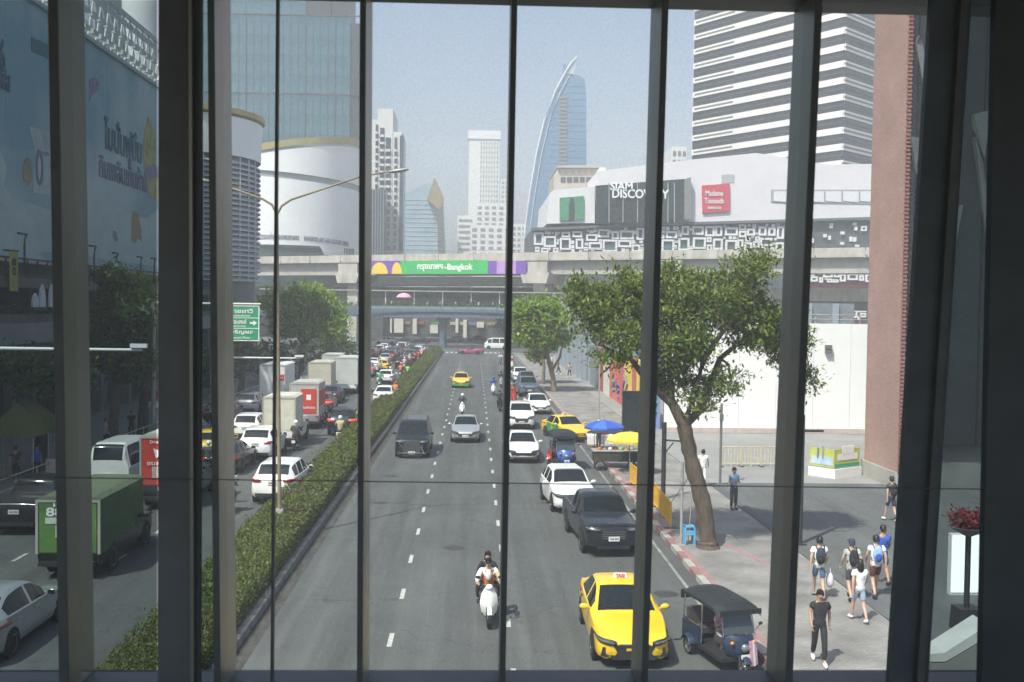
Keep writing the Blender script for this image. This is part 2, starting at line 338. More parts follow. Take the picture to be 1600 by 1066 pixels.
def shell(st, ws=None, rw=None, side=None, pillars=(), doors=(), top_cut=None, dy=.055, sm=2):
    st = np.array(st, float); y0, y1 = st[0, 0], st[-1, 0]; ys = np.unique(np.concatenate([np.arange(y0, y1, dy), [y1]])); prm = np.array([np.interp(ys, st[:, 0], st[:, k]) for k in range(1, 7)])
    for _ in range(sm):
        q = prm.copy(); q[:, 1:-1] = (prm[:, :-2] + 2 * prm[:, 1:-1] + prm[:, 2:]) / 4; prm = q
    V = []; n = len(ys)
    for i, y in enumerate(ys):
        zb, zs, zt, wd, wb, wt = prm[:, i]; h = zs - zb; e = max(0., zt - zs - .05)
        half = [(0, zb), (wd * .82, zb), (wd * .965, zb + .07), (wd, zb + h * .34), (wd * .995, zb + h * .68), (wb, zs - .015), (wb * .965, zs + .012),
                (wt + (wb * .965 - wt) * .1 * min(1, e * 4), zs + .012 + (zt - zs - .06) * .93 if e > 0 else zs + .02), (wt * .9, zt - .02), (wt * .5, zt - .004), (0, zt)]
        ring = half + [(-a, b) for a, b in half[-2:0:-1]]
        V += [(a, y, b) for a, b in ring]
    m = 20; G = {}
    def inr(y, r): return r is not None and r[0] <= y <= r[1]
    for i in range(n - 1):
        yc = (ys[i] + ys[i + 1]) / 2
        for k in range(20):
            kk = k if k < 10 else 19 - k; sd = 'R' if k < 10 else 'L'
            f = (i * m + k, i * m + (k + 1) % m, (i + 1) * m + (k + 1) % m, (i + 1) * m + k)
            key = 'body'
            if kk in (8, 9) and inr(yc, ws): key = 'windscreen'
            elif kk in (8, 9) and inr(yc, rw): key = 'rear_window'
            elif kk == 6 and inr(yc, side) and not any(abs(yc - p) < .05 for p in pillars):
                key = ('side_window', sd, sum(yc > p for p in pillars))
            elif kk in (2, 3, 4) and doors:
                for di, dr in enumerate(doors):
                    if inr(yc, dr): key = ('door', sd, di)
            if kk in (7, 8, 9) and inr(yc, top_cut): key = 'load_bed'
            if kk in (0, 1): key = 'underbody' if kk == 0 else key
            G.setdefault(key, []).append(f)
    G['body'] += [tuple(range(m))[::-1], tuple(range((n - 1) * m, n * m))]
    out = []
    for key, fs in G.items():
        ids = sorted({i for f in fs for i in f}); mp = {a: b for b, a in enumerate(ids)}
        b = MB(); b.v = [V[i] for i in ids]; b.f = [tuple(mp[i] for i in f) for f in fs]
        nm = key if isinstance(key, str) else key[0]
        out.append((nm, b.mesh(38), key))
    def width(y): return float(np.interp(y, ys, prm[3]))
    width.ys = ys; width.wb = np.minimum(prm[3], prm[4] * 1.02)
    return out, width

ROLE = {'body': 'paint', 'door': 'lower', 'windscreen': 'glass', 'rear_window': 'glass', 'side_window': 'glass', 'load_bed': 'plast', 'underbody': 'under'}
SPECS = {}
def sedan(dz=0., L=1., nose=0.): 
    return [(-2.30, .36, .56, .60, .52, .50, .40), (-2.25, .25, .64, .69, .72, .68, .55), (-2.05, .20, .73, .78, .82, .78, .66), (-1.5, .19, .82, .88, .875, .84, .73), (-.98, .19, .90, .965, .885, .86, .77),
            (-.92, .19, .90, .985, .885, .86, .77), (-.18, .19, .93, 1.385, .885, .86, .62), (0., .19, .935, 1.43, .885, .86, .61), (.45, .19, .945, 1.45, .885, .86, .60), (.98, .19, .955, 1.40, .885, .855, .59), (1.12, .19, .96, 1.345, .885, .85, .60),
            (1.74, .20, .965, 1.02, .875, .83, .70), (2.12, .24, .95, 1.0, .84, .79, .68), (2.26, .32, .86, .92, .77, .71, .62), (2.30, .44, .78, .82, .68, .62, .52)]
SPECS['sedan'] = dict(st=sedan(), ws=(-.93, -.16), rw=(1.1, 1.72), side=(-.62, 1.38), pillars=(.22,), doors=((-.85, .2), (.26, 1.15)), wh=(-1.42, 1.30, .315), hl=(-2.16, .66, .60), tl=(2.18, .80, .60), mir=(-.62, .98), H=1.45, f=-2.30, r=2.30, gz=(.42, .58))
SPECS['hatch'] = dict(st=[(-2.05, .38, .60, .66, .55, .52, .42), (-2.0, .27, .70, .76, .74, .70, .58), (-1.8, .22, .82, .88, .84, .80, .68), (-1.3, .21, .92, .98, .885, .85, .76), (-.85, .21, .98, 1.05, .90, .865, .79), (-.2, .21, 1.0, 1.50, .90, .865, .66), (.1, .21, 1.0, 1.555, .90, .865, .65), (1.2, .21, 1.02, 1.54, .90, .86, .64), (1.62, .22, 1.03, 1.44, .885, .845, .62), (1.92, .25, 1.02, 1.10, .86, .81, .66), (2.02, .30, .92, .98, .80, .75, .62), (2.05, .42, .84, .88, .72, .66, .52)],
    ws=(-.80, -.20), rw=(1.45, 1.90), side=(-.55, 1.62), pillars=(.25, 1.05), doors=((-.72, .22), (.28, 1.05)), wh=(-1.27, 1.25, .335), hl=(-1.90, .74, .60), tl=(1.95, .90, .66), mir=(-.55, 1.05), H=1.56, f=-2.05, r=2.05, gz=(.44, .64))
SPECS['suv'] = dict(st=[(-2.25, .42, .70, .76, .60, .57, .46), (-2.2, .30, .82, .90, .78, .74, .62), (-2.0, .24, .93, .99, .87, .83, .72), (-1.4, .23, 1.02, 1.08, .915, .88, .78), (-.95, .23, 1.07, 1.13, .92, .89, .81), (-.3, .23, 1.09, 1.60, .92, .89, .70), (0, .23, 1.09, 1.66, .92, .89, .69), (1.3, .23, 1.11, 1.65, .92, .885, .68), (1.75, .24, 1.12, 1.56, .91, .87, .66), (2.08, .28, 1.10, 1.20, .88, .84, .70), (2.2, .34, 1.0, 1.06, .83, .78, .66), (2.25, .46, .90, .95, .74, .68, .55)],
    ws=(-.90, -.28), rw=(1.62, 2.06), side=(-.6, 1.75), pillars=(.22, 1.12), doors=((-.8, .2), (.26, 1.12)), wh=(-1.40, 1.38, .36), hl=(-2.09, .86, .64), tl=(2.12, 1.0, .70), mir=(-.62, 1.16), H=1.66, f=-2.25, r=2.25, gz=(.50, .78))
SPECS['mpv'] = dict(st=[(-2.5, .36, .80, .86, .66, .62, .5), (-2.45, .24, .95, 1.02, .82, .78, .66), (-2.2, .20, 1.05, 1.12, .90, .86, .76), (-1.75, .19, 1.12, 1.20, .925, .90, .83), (-1.70, .19, 1.13, 1.24, .925, .90, .83), (-.95, .19, 1.14, 1.82, .925, .90, .74), (-.6, .19, 1.14, 1.91, .925, .90, .73), (1.7, .19, 1.16, 1.92, .925, .895, .72), (2.25, .21, 1.16, 1.80, .92, .88, .70), (2.44, .26, 1.12, 1.24, .88, .84, .72), (2.5, .40, 1.0, 1.05, .8, .74, .6)],
    ws=(-1.68, -.95), rw=(2.0, 2.44), side=(-1.3, 2.1), pillars=(-.45, .75), doors=((-1.35, -.5), (-.4, .75)), wh=(-1.5, 1.5, .34), hl=(-2.34, .92, .68), tl=(2.36, 1.1, .76), mir=(-1.25, 1.22), H=1.93, f=-2.5, r=2.5, gz=(.30, .90))
SPECS['van'] = dict(st=[(-2.4, .40, .86, .92, .70, .66, .52), (-2.36, .28, 1.05, 1.12, .86, .82, .68), (-2.2, .24, 1.14, 1.24, .92, .88, .78), (-1.5, .23, 1.20, 1.98, .94, .91, .74), (-1.1, .23, 1.20, 2.14, .94, .91, .70), (-.5, .23, 1.2, 2.20, .94, .91, .68), (1.9, .23, 1.2, 2.20, .94, .91, .68), (2.3, .25, 1.2, 2.08, .93, .90, .68), (2.4, .34, 1.18, 1.5, .89, .86, .68)],
    ws=(-2.18, -1.45), rw=(2.12, 2.40), side=(-1.75, 2.1), pillars=(-.9, .5), doors=((-1.75, -.95), (-.85, .5)), wh=(-1.55, 1.45, .33), hl=(-2.28, .92, .70), tl=(2.34, .95, .80), mir=(-1.7, 1.35), H=2.2, f=-2.4, r=2.4, gz=(.50, .74))
SPECS['pickup'] = dict(st=[(-2.6, .48, .80, .86, .66, .62, .5), (-2.55, .36, .94, 1.0, .82, .78, .66), (-2.35, .32, 1.03, 1.09, .89, .86, .75), (-1.6, .31, 1.10, 1.16, .925, .90, .80), (-1.1, .31, 1.13, 1.20, .93, .905, .82), (-.45, .31, 1.14, 1.70, .93, .905, .70), (-.15, .31, 1.14, 1.77, .93, .905, .69), (.62, .31, 1.15, 1.76, .93, .90, .68), (.86, .31, 1.15, 1.60, .93, .90, .69), (.92, .31, 1.15, 1.19, .93, .90, .82), (2.5, .33, 1.15, 1.18, .92, .90, .82), (2.58, .38, 1.12, 1.16, .91, .89, .80), (2.6, .45, 1.06, 1.1, .89, .86, .78)],
    ws=(-1.08, -.45), rw=(.68, .88), side=(-.85, .75), pillars=(.0,), doors=((-1., -.02), (.04, .85)), wh=(-1.62, 1.50, .39), hl=(-2.44, .96, .66), tl=(2.58, .93, .80), mir=(-.85, 1.2), H=1.77, f=-2.6, r=2.6, gz=(.62, .90), top_cut=(.98, 2.5))
SPECS['sports'] = dict(st=[(-2.2, .26, .42, .46, .6, .57, .45), (-2.1, .18, .55, .60, .80, .76, .62), (-1.5, .15, .70, .74, .92, .88, .74), (-.9, .14, .76, .82, .94, .89, .78), (-.1, .14, .80, 1.13, .94, .88, .58), (.3, .14, .84, 1.17, .95, .88, .56), (.9, .14, .88, 1.06, .96, .90, .60), (1.6, .16, .86, .92, .96, .88, .68), (2.1, .24, .80, .84, .88, .82, .64), (2.2, .36, .70, .74, .78, .72, .56)],
    ws=(-.85, -.1), rw=(.6, 1.4), side=(-.55, .7), pillars=(), doors=((-.6, .5),), wh=(-1.3, 1.25, .33), hl=(-2.02, .56, .66), tl=(2.12, .7, .66), mir=(-.5, .85), H=1.17, f=-2.2, r=2.2, gz=(.24, .36))

VEH = {}
def vehicle_parts(kind):
    if kind in VEH: return VEH[kind]
    s = SPECS[kind]; P = []   # (name, mesh, role, parent index, location)
    sh, width = shell(s['st'], s['ws'], s['rw'], s['side'], s['pillars'], s['doors'], s.get('top_cut'))
    for nm, me, key in sh:
        P.append((nm, me, ROLE[nm], None, (0, 0, 0)))
        if nm == 'door':
            pi = len(P) - 1; sd = 1 if key[1] == 'R' else -1; d = s['doors'][key[2]]; zz = s['mir'][1] - .17
            P.append(('door_handle', MB().box((sd * (width(0) + .004), d[1] - .16, zz), (.03, .16, .03)).mesh(), 'trim', pi, (0, 0, 0)))
    yf, yr, r = s['wh']; ty, rm = wheel_meshes(r, .21)
    arch = MB().lathe([(1e-3, 0), (r * 1.16, 0), (r * 1.16, .05), (1e-3, .05)], 24, Matrix.Rotation(math.pi / 2, 4, 'Y')).mesh(40)
    for y in (yf, yr):
        for sd in (-1, 1):
            wd = width(y); P.append(('wheel_arch', arch, 'well', None, (sd * (wd + .004) - (.05 if sd > 0 else 0), y, r * 1.02)))
            P.append(('wheel', ty, 'tyre', None, (sd * (wd - .088), y, r))); P.append(('rim', rm, 'rim', len(P) - 1, (0, 0, 0)))
    yl, zl, xl = s['hl']; g0, g1 = s['gz']; f = s['f']; rr = s['r']
    def lens(sd, front, z, x0, x1, h0, h1, rise, off, n=8):      # lamp glass wrapped round the corner of the body
        k = len(width.ys) // 3; ys_, wb_ = (width.ys[:k], width.wb[:k]) if front else (width.ys[-k:][::-1], width.wb[-k:][::-1]); o = np.argsort(wb_, kind='stable'); wmax = float(wb_.max()); b = MB(); vs = []
        for i in range(n + 1):
            q = i / n; x = wmax * (x0 + (x1 - x0) * q); y = float(np.interp(x, wb_[o], ys_[o])); y = min(max(y, f), rr); hh = (h0 + (h1 - h0) * q) * (1 - .75 * max(0, q - .75) * 4 * .8) * (.55 + .45 * min(1, q * 4)); sg = -1 if front else 1
            zc = z + rise * q; nx = q * .7
            for zz, oo in ((-hh, off * .4), (-hh * .4, off), (hh * .5, off), (hh, off * .3)): vs.append((sd * (x + oo * nx), y + sg * oo, zc + zz))
        b.add(vs, [(i * 4 + j, i * 4 + j + 1, (i + 1) * 4 + j + 1, (i + 1) * 4 + j) for i in range(n) for j in range(3)]); return b.mesh(60)
    for sd in (-1, 1):
        big = 1.25 if kind in ('suv', 'pickup', 'mpv') else 1.
        P.append(('headlight', lens(sd, True, zl - .03, .46, .985, .075 * big, .062 * big, .05, .045), 'plast', None, (0, 0, 0)))
        P.append(('lamp_lens', lens(sd, True, zl - .03, .52, .95, .048 * big, .045 * big, .05, .06), 'lamp', len(P) - 1, (0, 0, 0)))
        P.append(('fog_light', MB().ell((0, 0, 0), (.11, .08, .045), 10, 6, Matrix.Rotation(sd * .4, 4, 'Z')).mesh(50), 'lamp' if kind in ('suv', 'hatch') else 'plast', None, (sd * (xl + .02), yl - .02, g0 - .09)))
        b = MB()
        if kind in ('van', 'mpv', 'pickup'): b.box((0, 0, 0), (.11, .07, .34))
        yt, zt, xt = s['tl']
        if kind in ('van', 'mpv', 'pickup'): P.append(('tail_light', b.mesh(50), 'tail', None, (sd * xt, yt, zt)))
        else: P.append(('tail_light', lens(sd, False, zt, .50, .985, .06, .085, .02, .045), 'tail', None, (0, 0, 0)))
        ym, zm = s['mir']; b = MB().ell((0, 0, 0), (.12, .055, .075), 10, 8, Matrix.Rotation(sd * .2, 4, 'Z')); b.box((-sd * .1, .01, -.04), (.12, .04, .03))
        P.append(('wing_mirror', b.mesh(50), 'mirror', None, (sd * (width(ym) + .10), ym, zm)))
        P.append(('mirror_glass', MB().box((0, .05, 0), (.17, .02, .1)).mesh(), 'glass', len(P) - 1, (0, 0, 0)))
        P.append(('wiper', MB().tube([(sd * .12, s['ws'][0] + .02, float(np.interp(s['ws'][0], [q[0] for q in s['st']], [q[3] for q in s['st']])) + .02), (sd * .12 - .42, s['ws'][0] + .12, float(np.interp(s['ws'][0] + .12, [q[0] for q in s['st']], [q[3] for q in s['st']])) + .02)], .009, 5).mesh(), 'plast', None, (0, 0, 0)))
    gw = .62 if kind != 'mpv' else .78
    gr = MB().box((0, 0, (g0 + g1) / 2), (gw * 1.25, .10, (g1 - g0)), taper=(1.25 if kind != 'mpv' else .8, 1)); P.append(('grille', gr.mesh(), 'plast', None, (0, f + .035, 0))); gi = len(P) - 1
    k = max(2, int((g1 - g0) / .06))
    for i in range(k):
        z = g0 + (i + .5) * (g1 - g0) / k; P.append(('grille_bar', MB().box((0, -.052, z), (gw * 1.2, .012, .018)).mesh(), 'trim', gi, (0, 0, 0)))
    P.append(('lower_intake', MB().box((0, f + .045, g0 - .12), (1.0, .10, .10), taper=(1.1, 1)).mesh(), 'plast', None, (0, 0, 0)))
    P.append(('number_plate', MB().box((0, f - .022, g0 + .02), (.36, .015, .15)).mesh(), 'plate', None, (0, 0, 0)))
    P.append(('plate_text', TXT['plate'], 'ptext', len(P) - 1, ('front', f - .032, g0 + .02)))
    zp = s['tl'][1] - .08; P.append(('number_plate', MB().box((0, rr + .012, zp), (.36, .03, .15)).mesh(), 'plate', None, (0, 0, 0)))
    P.append(('plate_text', TXT['plate'], 'ptext', len(P) - 1, ('rear', rr + .03, zp)))
    P.append(('rear_bumper', MB().box((0, rr - .05, .42), (1.35, .12, .14), taper=(1.03, 1)).mesh(), 'plast', None, (0, 0, 0)))
    VEH[kind] = P; return P
FAR_SKIP = {'door_handle', 'plate_text', 'wiper', 'grille_bar', 'mirror_glass', 'lower_intake', 'fog_light', 'rear_bumper'}
def car(kind, label, loc, rz=0., color='white', lower=None, mirror=None, far=False, group=None, plate=PLATE, brake=False, name=None, cat=None, scale=1., trim=None):
    nm = name or {'sedan': 'sedan_car', 'hatch': 'hatchback_car', 'suv': 'sport_utility_car', 'mpv': 'people_carrier', 'van': 'passenger_van', 'pickup': 'pickup_truck', 'sports': 'sports_car'}[kind]
    t = thing(nm, label, cat or {'mpv': 'van', 'van': 'van', 'pickup': 'pickup truck'}.get(kind, 'car'), loc, rz, group); t.scale = (scale,) * 3
    role = dict(paint=PT[color], lower=PT[lower or color], glass=GLASS, tyre=TYRE, rim=RIM, well=WELL, lamp=LAMP, tail=TAILON if brake else TAIL, mirror=PT[mirror or color], plast=PLAST, plate=plate, ptext=TEXTK, trim=trim or CHROME, under=UNDER)
    objs = []
    for nm, me, ro, pi, lc in vehicle_parts(kind):
        if far and nm in FAR_SKIP: objs.append(None); continue
        rot = None
        if lc[0] == 'front': lc = (0, lc[1], lc[2]); rot = (math.pi / 2, 0, 0)
        elif lc[0] == 'rear': lc = (0, lc[1], lc[2]); rot = (math.pi / 2, 0, math.pi)
        par = t if pi is None else objs[pi]
        if par is None: objs.append(None); continue
        objs.append(put(nm, me, role[ro], par, lc, rot))
    return t
def taxi_sign(t, z=1.5, y=.1):
    b = put('roof_sign', MB().box((0, y, z), (.36, .14, .10), taper=(.8, .6)).mesh(), mat('taxi_sign', (.75, .72, .6), .4), t)
    put('sign_text', TXT['taxi'], mat('print_red', (.5, .03, .03), .5), b, (0, y - .066, z), (math.pi / 2 - .25, 0, 0))

# ---------------------------------------------------------------- motorcycles, three-wheelers
def wheel2(r, wd):
    T = Matrix.Rotation(math.pi / 2, 4, 'Y')
    ty = MB().lathe([(r * .78, -wd * .4), (r * .94, -wd / 2), (r, 0), (r * .94, wd / 2), (r * .78, wd * .4), (r * .78, -wd * .4)], 20, T).mesh(50)
    rm = MB().lathe([(r * .8, -wd * .25), (r * .8, wd * .25), (r * .72, wd * .25), (r * .72, -wd * .25), (r * .8, -wd * .25)], 20, T)
    rm.lathe([(.04, -wd * .5), (.04, wd * .5)], 10, T)
    for k in range(6): rm.box((0, 0, r * .38), (wd * .2, .025, r * .72), Matrix.Rotation(math.pi * k / 3, 4, 'X'))
    return ty, rm.mesh(40)
SC = {}
def scooter_parts():
    if SC: return SC['p']
    P = []; ty, rm = wheel2(.26, .11)
    for y in (-.62, .62): P.append(('wheel', ty, 'tyre', None, (0, y, .26))); P.append(('rim', rm, 'rim', len(P) - 1, (0, 0, 0)))
    def loft(secs, n=12):
        b = MB(); vs = []
        for y, zc, hx, hz in secs:
            for k in range(n):
                q = 2 * math.pi * k / n; c, s_ = math.cos(q), math.sin(q); vs.append((hx * (abs(c) ** .7) * (1 if c > 0 else -1), y, zc + hz * (abs(s_) ** .7) * (1 if s_ > 0 else -1)))
        fs = [(i * n + k, i * n + (k + 1) % n, (i + 1) * n + (k + 1) % n, (i + 1) * n + k) for i in range(len(secs) - 1) for k in range(n)]
        return b.add(vs, fs + [tuple(range(n)), tuple(range((len(secs) - 1) * n, len(secs) * n))])
    P.append(('tail_body', loft([(-.02, .55, .10, .12), (.12, .58, .19, .15), (.45, .62, .21, .15), (.75, .66, .16, .12), (.92, .70, .07, .06)]).mesh(50), 'paint', None, (0, 0, 0)))
    P.append(('floorboard', MB().box((0, -.18, .33), (.36, .46, .09)).mesh(), 'plast', None, (0, 0, 0)))
    sh = MB(); n = 9; vs = []
    for z, y, hw in ((.26, -.36, .15), (.38, -.42, .20), (.60, -.44, .235), (.80, -.42, .20), (.92, -.38, .13), (1.0, -.36, .07)):
        for k in range(n):
            q = -1 + 2 * k / (n - 1); vs.append((hw * q, y - .13 * (1 - q * q) , z))
    sh.add(vs, [(i * n + k, i * n + k + 1, (i + 1) * n + k + 1, (i + 1) * n + k) for i in range(5) for k in range(n - 1)])
    m2 = len(sh.v); sh.add([(x, y + .07, z) for x, y, z in sh.v], [(i * n + k, (i + 1) * n + k, (i + 1) * n + k + 1, i * n + k + 1) for i in range(5) for k in range(n - 1)])
    P.append(('front_shield', sh.mesh(60), 'paint', None, (0, 0, 0)))
    P.append(('front_mudguard', MB().lathe([(.27, -.06), (.30, 0), (.27, .06)], 12, Matrix.Translation((0, -.62, .26)) @ Matrix.Rotation(math.pi / 2, 4, 'Y') , .6 + math.pi / 2, 2.6 + math.pi / 2).mesh(60), 'paint', None, (0, 0, 0)))
    P.append(('fork', MB().tube([(0.06, -.62, .26), (.06, -.50, .62), (0, -.40, .95)], .022, 6).tube([(-.06, -.62, .26), (-.06, -.50, .62), (0, -.40, .95)], .022, 6).mesh(50), 'plast', None, (0, 0, 0)))
    P.append(('seat', loft([(-.02, .70, .08, .03), (.1, .75, .14, .05), (.4, .78, .15, .055), (.72, .82, .12, .05), (.84, .84, .06, .02)]).mesh(50), 'plast', None, (0, 0, 0)))
    P.append(('handlebar', MB().tube([(-.33, -.28, 1.02), (-.18, -.36, 1.03), (0, -.39, 1.0), (.18, -.36, 1.03), (.33, -.28, 1.02)], .018, 7).mesh(50), 'plast', None, (0, 0, 0)))
    P.append(('headlight', MB().ell((0, -.46, 1.0), (.10, .08, .085), 12, 8).mesh(50), 'lampbody', None, (0, 0, 0)))
    for s in (-1, 1):
        P.append(('mirror', MB().tube([(s * .22, -.34, 1.03), (s * .28, -.36, 1.2)], .008, 5).ell((s * .29, -.36, 1.24), (.065, .015, .045), 10, 6).mesh(50), 'plast', None, (0, 0, 0)))
    P.append(('tail_light', MB().ell((0, .93, .72), (.07, .03, .04), 8, 6).mesh(50), 'tail', None, (0, 0, 0)))
    P.append(('number_plate', MB().box((0, .90, .55), (.2, .015, .15)).mesh(), 'plate', None, (0, 0, 0)))
    P.append(('engine', MB().box((0, .40, .34), (.24, .5, .2)).mesh(), 'plast', None, (0, 0, 0)))
    P.append(('exhaust', MB().tube([(-.17, .25, .28), (-.2, .55, .3), (-.2, .85, .34)], [.03, .05, .05], 8).mesh(50), 'chrome', None, (0, 0, 0)))
    SC['p'] = P; return P
def scooter(label, loc, rz, color='white', group=None, lampbody=None):
    t = thing('motor_scooter', label, 'motor scooter', loc, rz, group); role = dict(paint=PT[color], tyre=TYRE, rim=RIM, plast=PLAST, tail=TAIL, plate=PLATE, chrome=CHROME, lampbody=PT[lampbody or color]); objs = []
    for nm, me, ro, pi, lc in scooter_parts(): objs.append(put(nm, me, role[ro], t if pi is None else objs[pi], lc))
    return t
# ---------------------------------------------------------------- helpers for facades drawn on a plane
def pprism(poly, Y, depth, out=0.):      # pixel polygon on the plane Y, extruded away from the camera
    a = [PY(x, y, Y) for x, y in poly]; n = len(a); b = MB()
    vs = [(p.x, Y - out, p.z) for p in a] + [(p.x, Y + depth, p.z) for p in a]
    return b.add(vs, [tuple(range(n)), tuple(range(n, 2 * n))[::-1]] + [(i, n + i, n + (i + 1) % n, (i + 1) % n) for i in range(n)])
def put_text(key, m, parent, c, size, rot=(math.pi / 2, 0, 0), name='lettering', flip=False):
    me = TXT[key]; co = np.empty(len(me.vertices) * 3, np.float32); me.vertices.foreach_get('co', co); co = co.reshape(-1, 3)
    lo, hi = co.min(0), co.max(0); wd, ht = hi[0] - lo[0], hi[1] - lo[1]; sx = size[0] / wd; sy = (size[1] / ht) if size[1] else sx
    o = put(name, me, m, parent); o.rotation_euler = rot; o.scale = (sx, sy, 1)
    off = Matrix.Rotation(rot[2], 3, 'Z') @ Matrix.Rotation(rot[0], 3, 'X') @ Vector(((lo[0] + hi[0]) / 2 * sx, (lo[1] + hi[1]) / 2 * sy, 0))
    o.location = Vector(c) - off; return o

# ---------------------------------------------------------------- surfaces
def asphalt(name, c, v, bump=.5):
    m = bpy.data.materials.new(name); m.use_nodes = True; n = m.node_tree; b = n.nodes['Principled BSDF']; b.inputs['Roughness'].default_value = .82; b.inputs['Specular IOR Level'].default_value = .3
    tc = n.nodes.new('ShaderNodeTexCoord')
    def noise(s, det, st=(1, 1, 1)):
        mp = n.nodes.new('ShaderNodeMapping'); mp.inputs['Scale'].default_value = st; n.links.new(tc.outputs['Object'], mp.inputs[0])
        z = n.nodes.new('ShaderNodeTexNoise'); z.inputs['Scale'].default_value = s; z.inputs['Detail'].default_value = det; z.inputs['Roughness'].default_value = .7; n.links.new(mp.outputs[0], z.inputs['Vector']); return z.outputs['Fac']
    def ramp(f, a, bb, p0=.3, p1=.7):
        r = n.nodes.new('ShaderNodeValToRGB'); r.color_ramp.elements[0].position = p0; r.color_ramp.elements[1].position = p1; r.color_ramp.elements[0].color = (a, a, a, 1); r.color_ramp.elements[1].color = (bb, bb, bb, 1); n.links.new(f, r.inputs[0]); return r.outputs[0]
    def mul(a, bb):
        x = n.nodes.new('ShaderNodeMix'); x.data_type = 'RGBA'; x.blend_type = 'MULTIPLY'; x.inputs[0].default_value = 1; n.links.new(a, x.inputs[6]); n.links.new(bb, x.inputs[7]); return x.outputs[2]
    rgb = n.nodes.new('ShaderNodeRGB'); rgb.outputs[0].default_value = (*c, 1)
    col = mul(rgb.outputs[0], ramp(noise(.9, 8, (1, .03, 1)), 1 - v * 1.5, 1 + v * 1.2))          # tyre-track streaks along the road
    col = mul(col, ramp(noise(.12, 5), 1 - v * .8, 1 + v * .5))                         # broad patches
    col = mul(col, ramp(noise(22, 6), .72, 1.25))                                     # aggregate
    col = mul(col, ramp(noise(1.3, 9), .55, 1.0, .28, .40))                            # oil drips and stains
    vo = n.nodes.new('ShaderNodeTexVoronoi'); vo.feature = 'DISTANCE_TO_EDGE'; vo.inputs['Scale'].default_value = .16; dm = n.nodes.new('ShaderNodeMapping'); dn = n.nodes.new('ShaderNodeTexNoise'); dn.inputs['Scale'].default_value = .8; dn.inputs['Detail'].default_value = 5; n.links.new(tc.outputs['Object'], dn.inputs[0])
    va_ = n.nodes.new('ShaderNodeVectorMath'); va_.operation = 'MULTIPLY_ADD'; va_.inputs[1].default_value = (2.5, 2.5, 2.5); n.links.new(dn.outputs['Color'], va_.inputs[0]); n.links.new(tc.outputs['Object'], va_.inputs[2]); n.links.new(va_.outputs[0], vo.inputs['Vector'])
    col = mul(col, ramp(vo.outputs['Distance'], .62, 1.0, .0, .006))                    # hairline cracks
    n.links.new(col, b.inputs['Base Color'])
    bp = n.nodes.new('ShaderNodeBump'); bp.inputs['Strength'].default_value = bump; bp.inputs['Distance'].default_value = .01; n.links.new(noise(70, 4), bp.inputs['Height']); n.links.new(bp.outputs[0], b.inputs['Normal'])
    MATS[name] = m; return m
ASPH = asphalt('asphalt_road', (.098, .104, .102), .26); ASPH2 = asphalt('asphalt_dark', (.115, .12, .12), .2)
PAVE = mat('paving', (.20, .19, .175), .85, var=.22, scale=1.2, bump=.3, bscale=20)
def pave_mat():
    m = bpy.data.materials.new('paving_blocks'); m.use_nodes = True; n = m.node_tree; b = n.nodes['Principled BSDF']; b.inputs['Roughness'].default_value = .85
    tc = n.nodes.new('ShaderNodeTexCoord'); br = n.nodes.new('ShaderNodeTexBrick'); br.inputs['Scale'].default_value = 2.5; br.inputs['Mortar Size'].default_value = .018
    br.inputs['Color1'].default_value = (.27, .255, .245, 1); br.inputs['Color2'].default_value = (.32, .305, .29, 1); br.inputs['Mortar'].default_value = (.19, .18, .17, 1); n.links.new(tc.outputs['Object'], br.inputs['Vector'])
    nz = n.nodes.new('ShaderNodeTexNoise'); nz.inputs['Scale'].default_value = .7; nz.inputs['Detail'].default_value = 8; n.links.new(tc.outputs['Object'], nz.inputs['Vector'])
    rp = n.nodes.new('ShaderNodeValToRGB'); rp.color_ramp.elements[0].color = (.55, .55, .55, 1); rp.color_ramp.elements[0].position = .3; rp.color_ramp.elements[1].position = .62; n.links.new(nz.outputs['Fac'], rp.inputs[0])
    mx = n.nodes.new('ShaderNodeMix'); mx.data_type = 'RGBA'; mx.blend_type = 'MULTIPLY'; mx.inputs[0].default_value = 1; n.links.new(br.outputs['Color'], mx.inputs[6]); n.links.new(rp.outputs[0], mx.inputs[7]); n.links.new(mx.outputs[2], b.inputs['Base Color'])
    bp = n.nodes.new('ShaderNodeBump'); bp.inputs['Strength'].default_value = .4; bp.inputs['Distance'].default_value = .006; n.links.new(br.outputs['Fac'], bp.inputs['Height']); bp.invert = True; n.links.new(bp.outputs[0], b.inputs['Normal'])
    return m
PAVEB = pave_mat()
CONC = mat('concrete', (.38, .36, .33), .8, var=.2, scale=.35, bump=.2, bscale=8); CONCW = mat('concrete_stained', (.42, .39, .35), .85, var=.28, scale=.6, stretch=(1, 1, .35), bump=.2, bscale=6); CONCD = mat('concrete_dark', (.16, .16, .155), .85, var=.25, scale=.5)
WHITEP = mat('white_render', (.76, .75, .75), .7, var=.06, scale=.25); LINE = mat('road_paint', (.45, .45, .42), .75, var=.45, scale=7)
KR = mat('kerb_red', (.26, .14, .135), .8, var=.3, scale=6); KW = mat('kerb_white', (.36, .345, .32), .8, var=.25, scale=6); KG = mat('kerb_grey', (.17, .165, .155), .85, var=.4, scale=3)

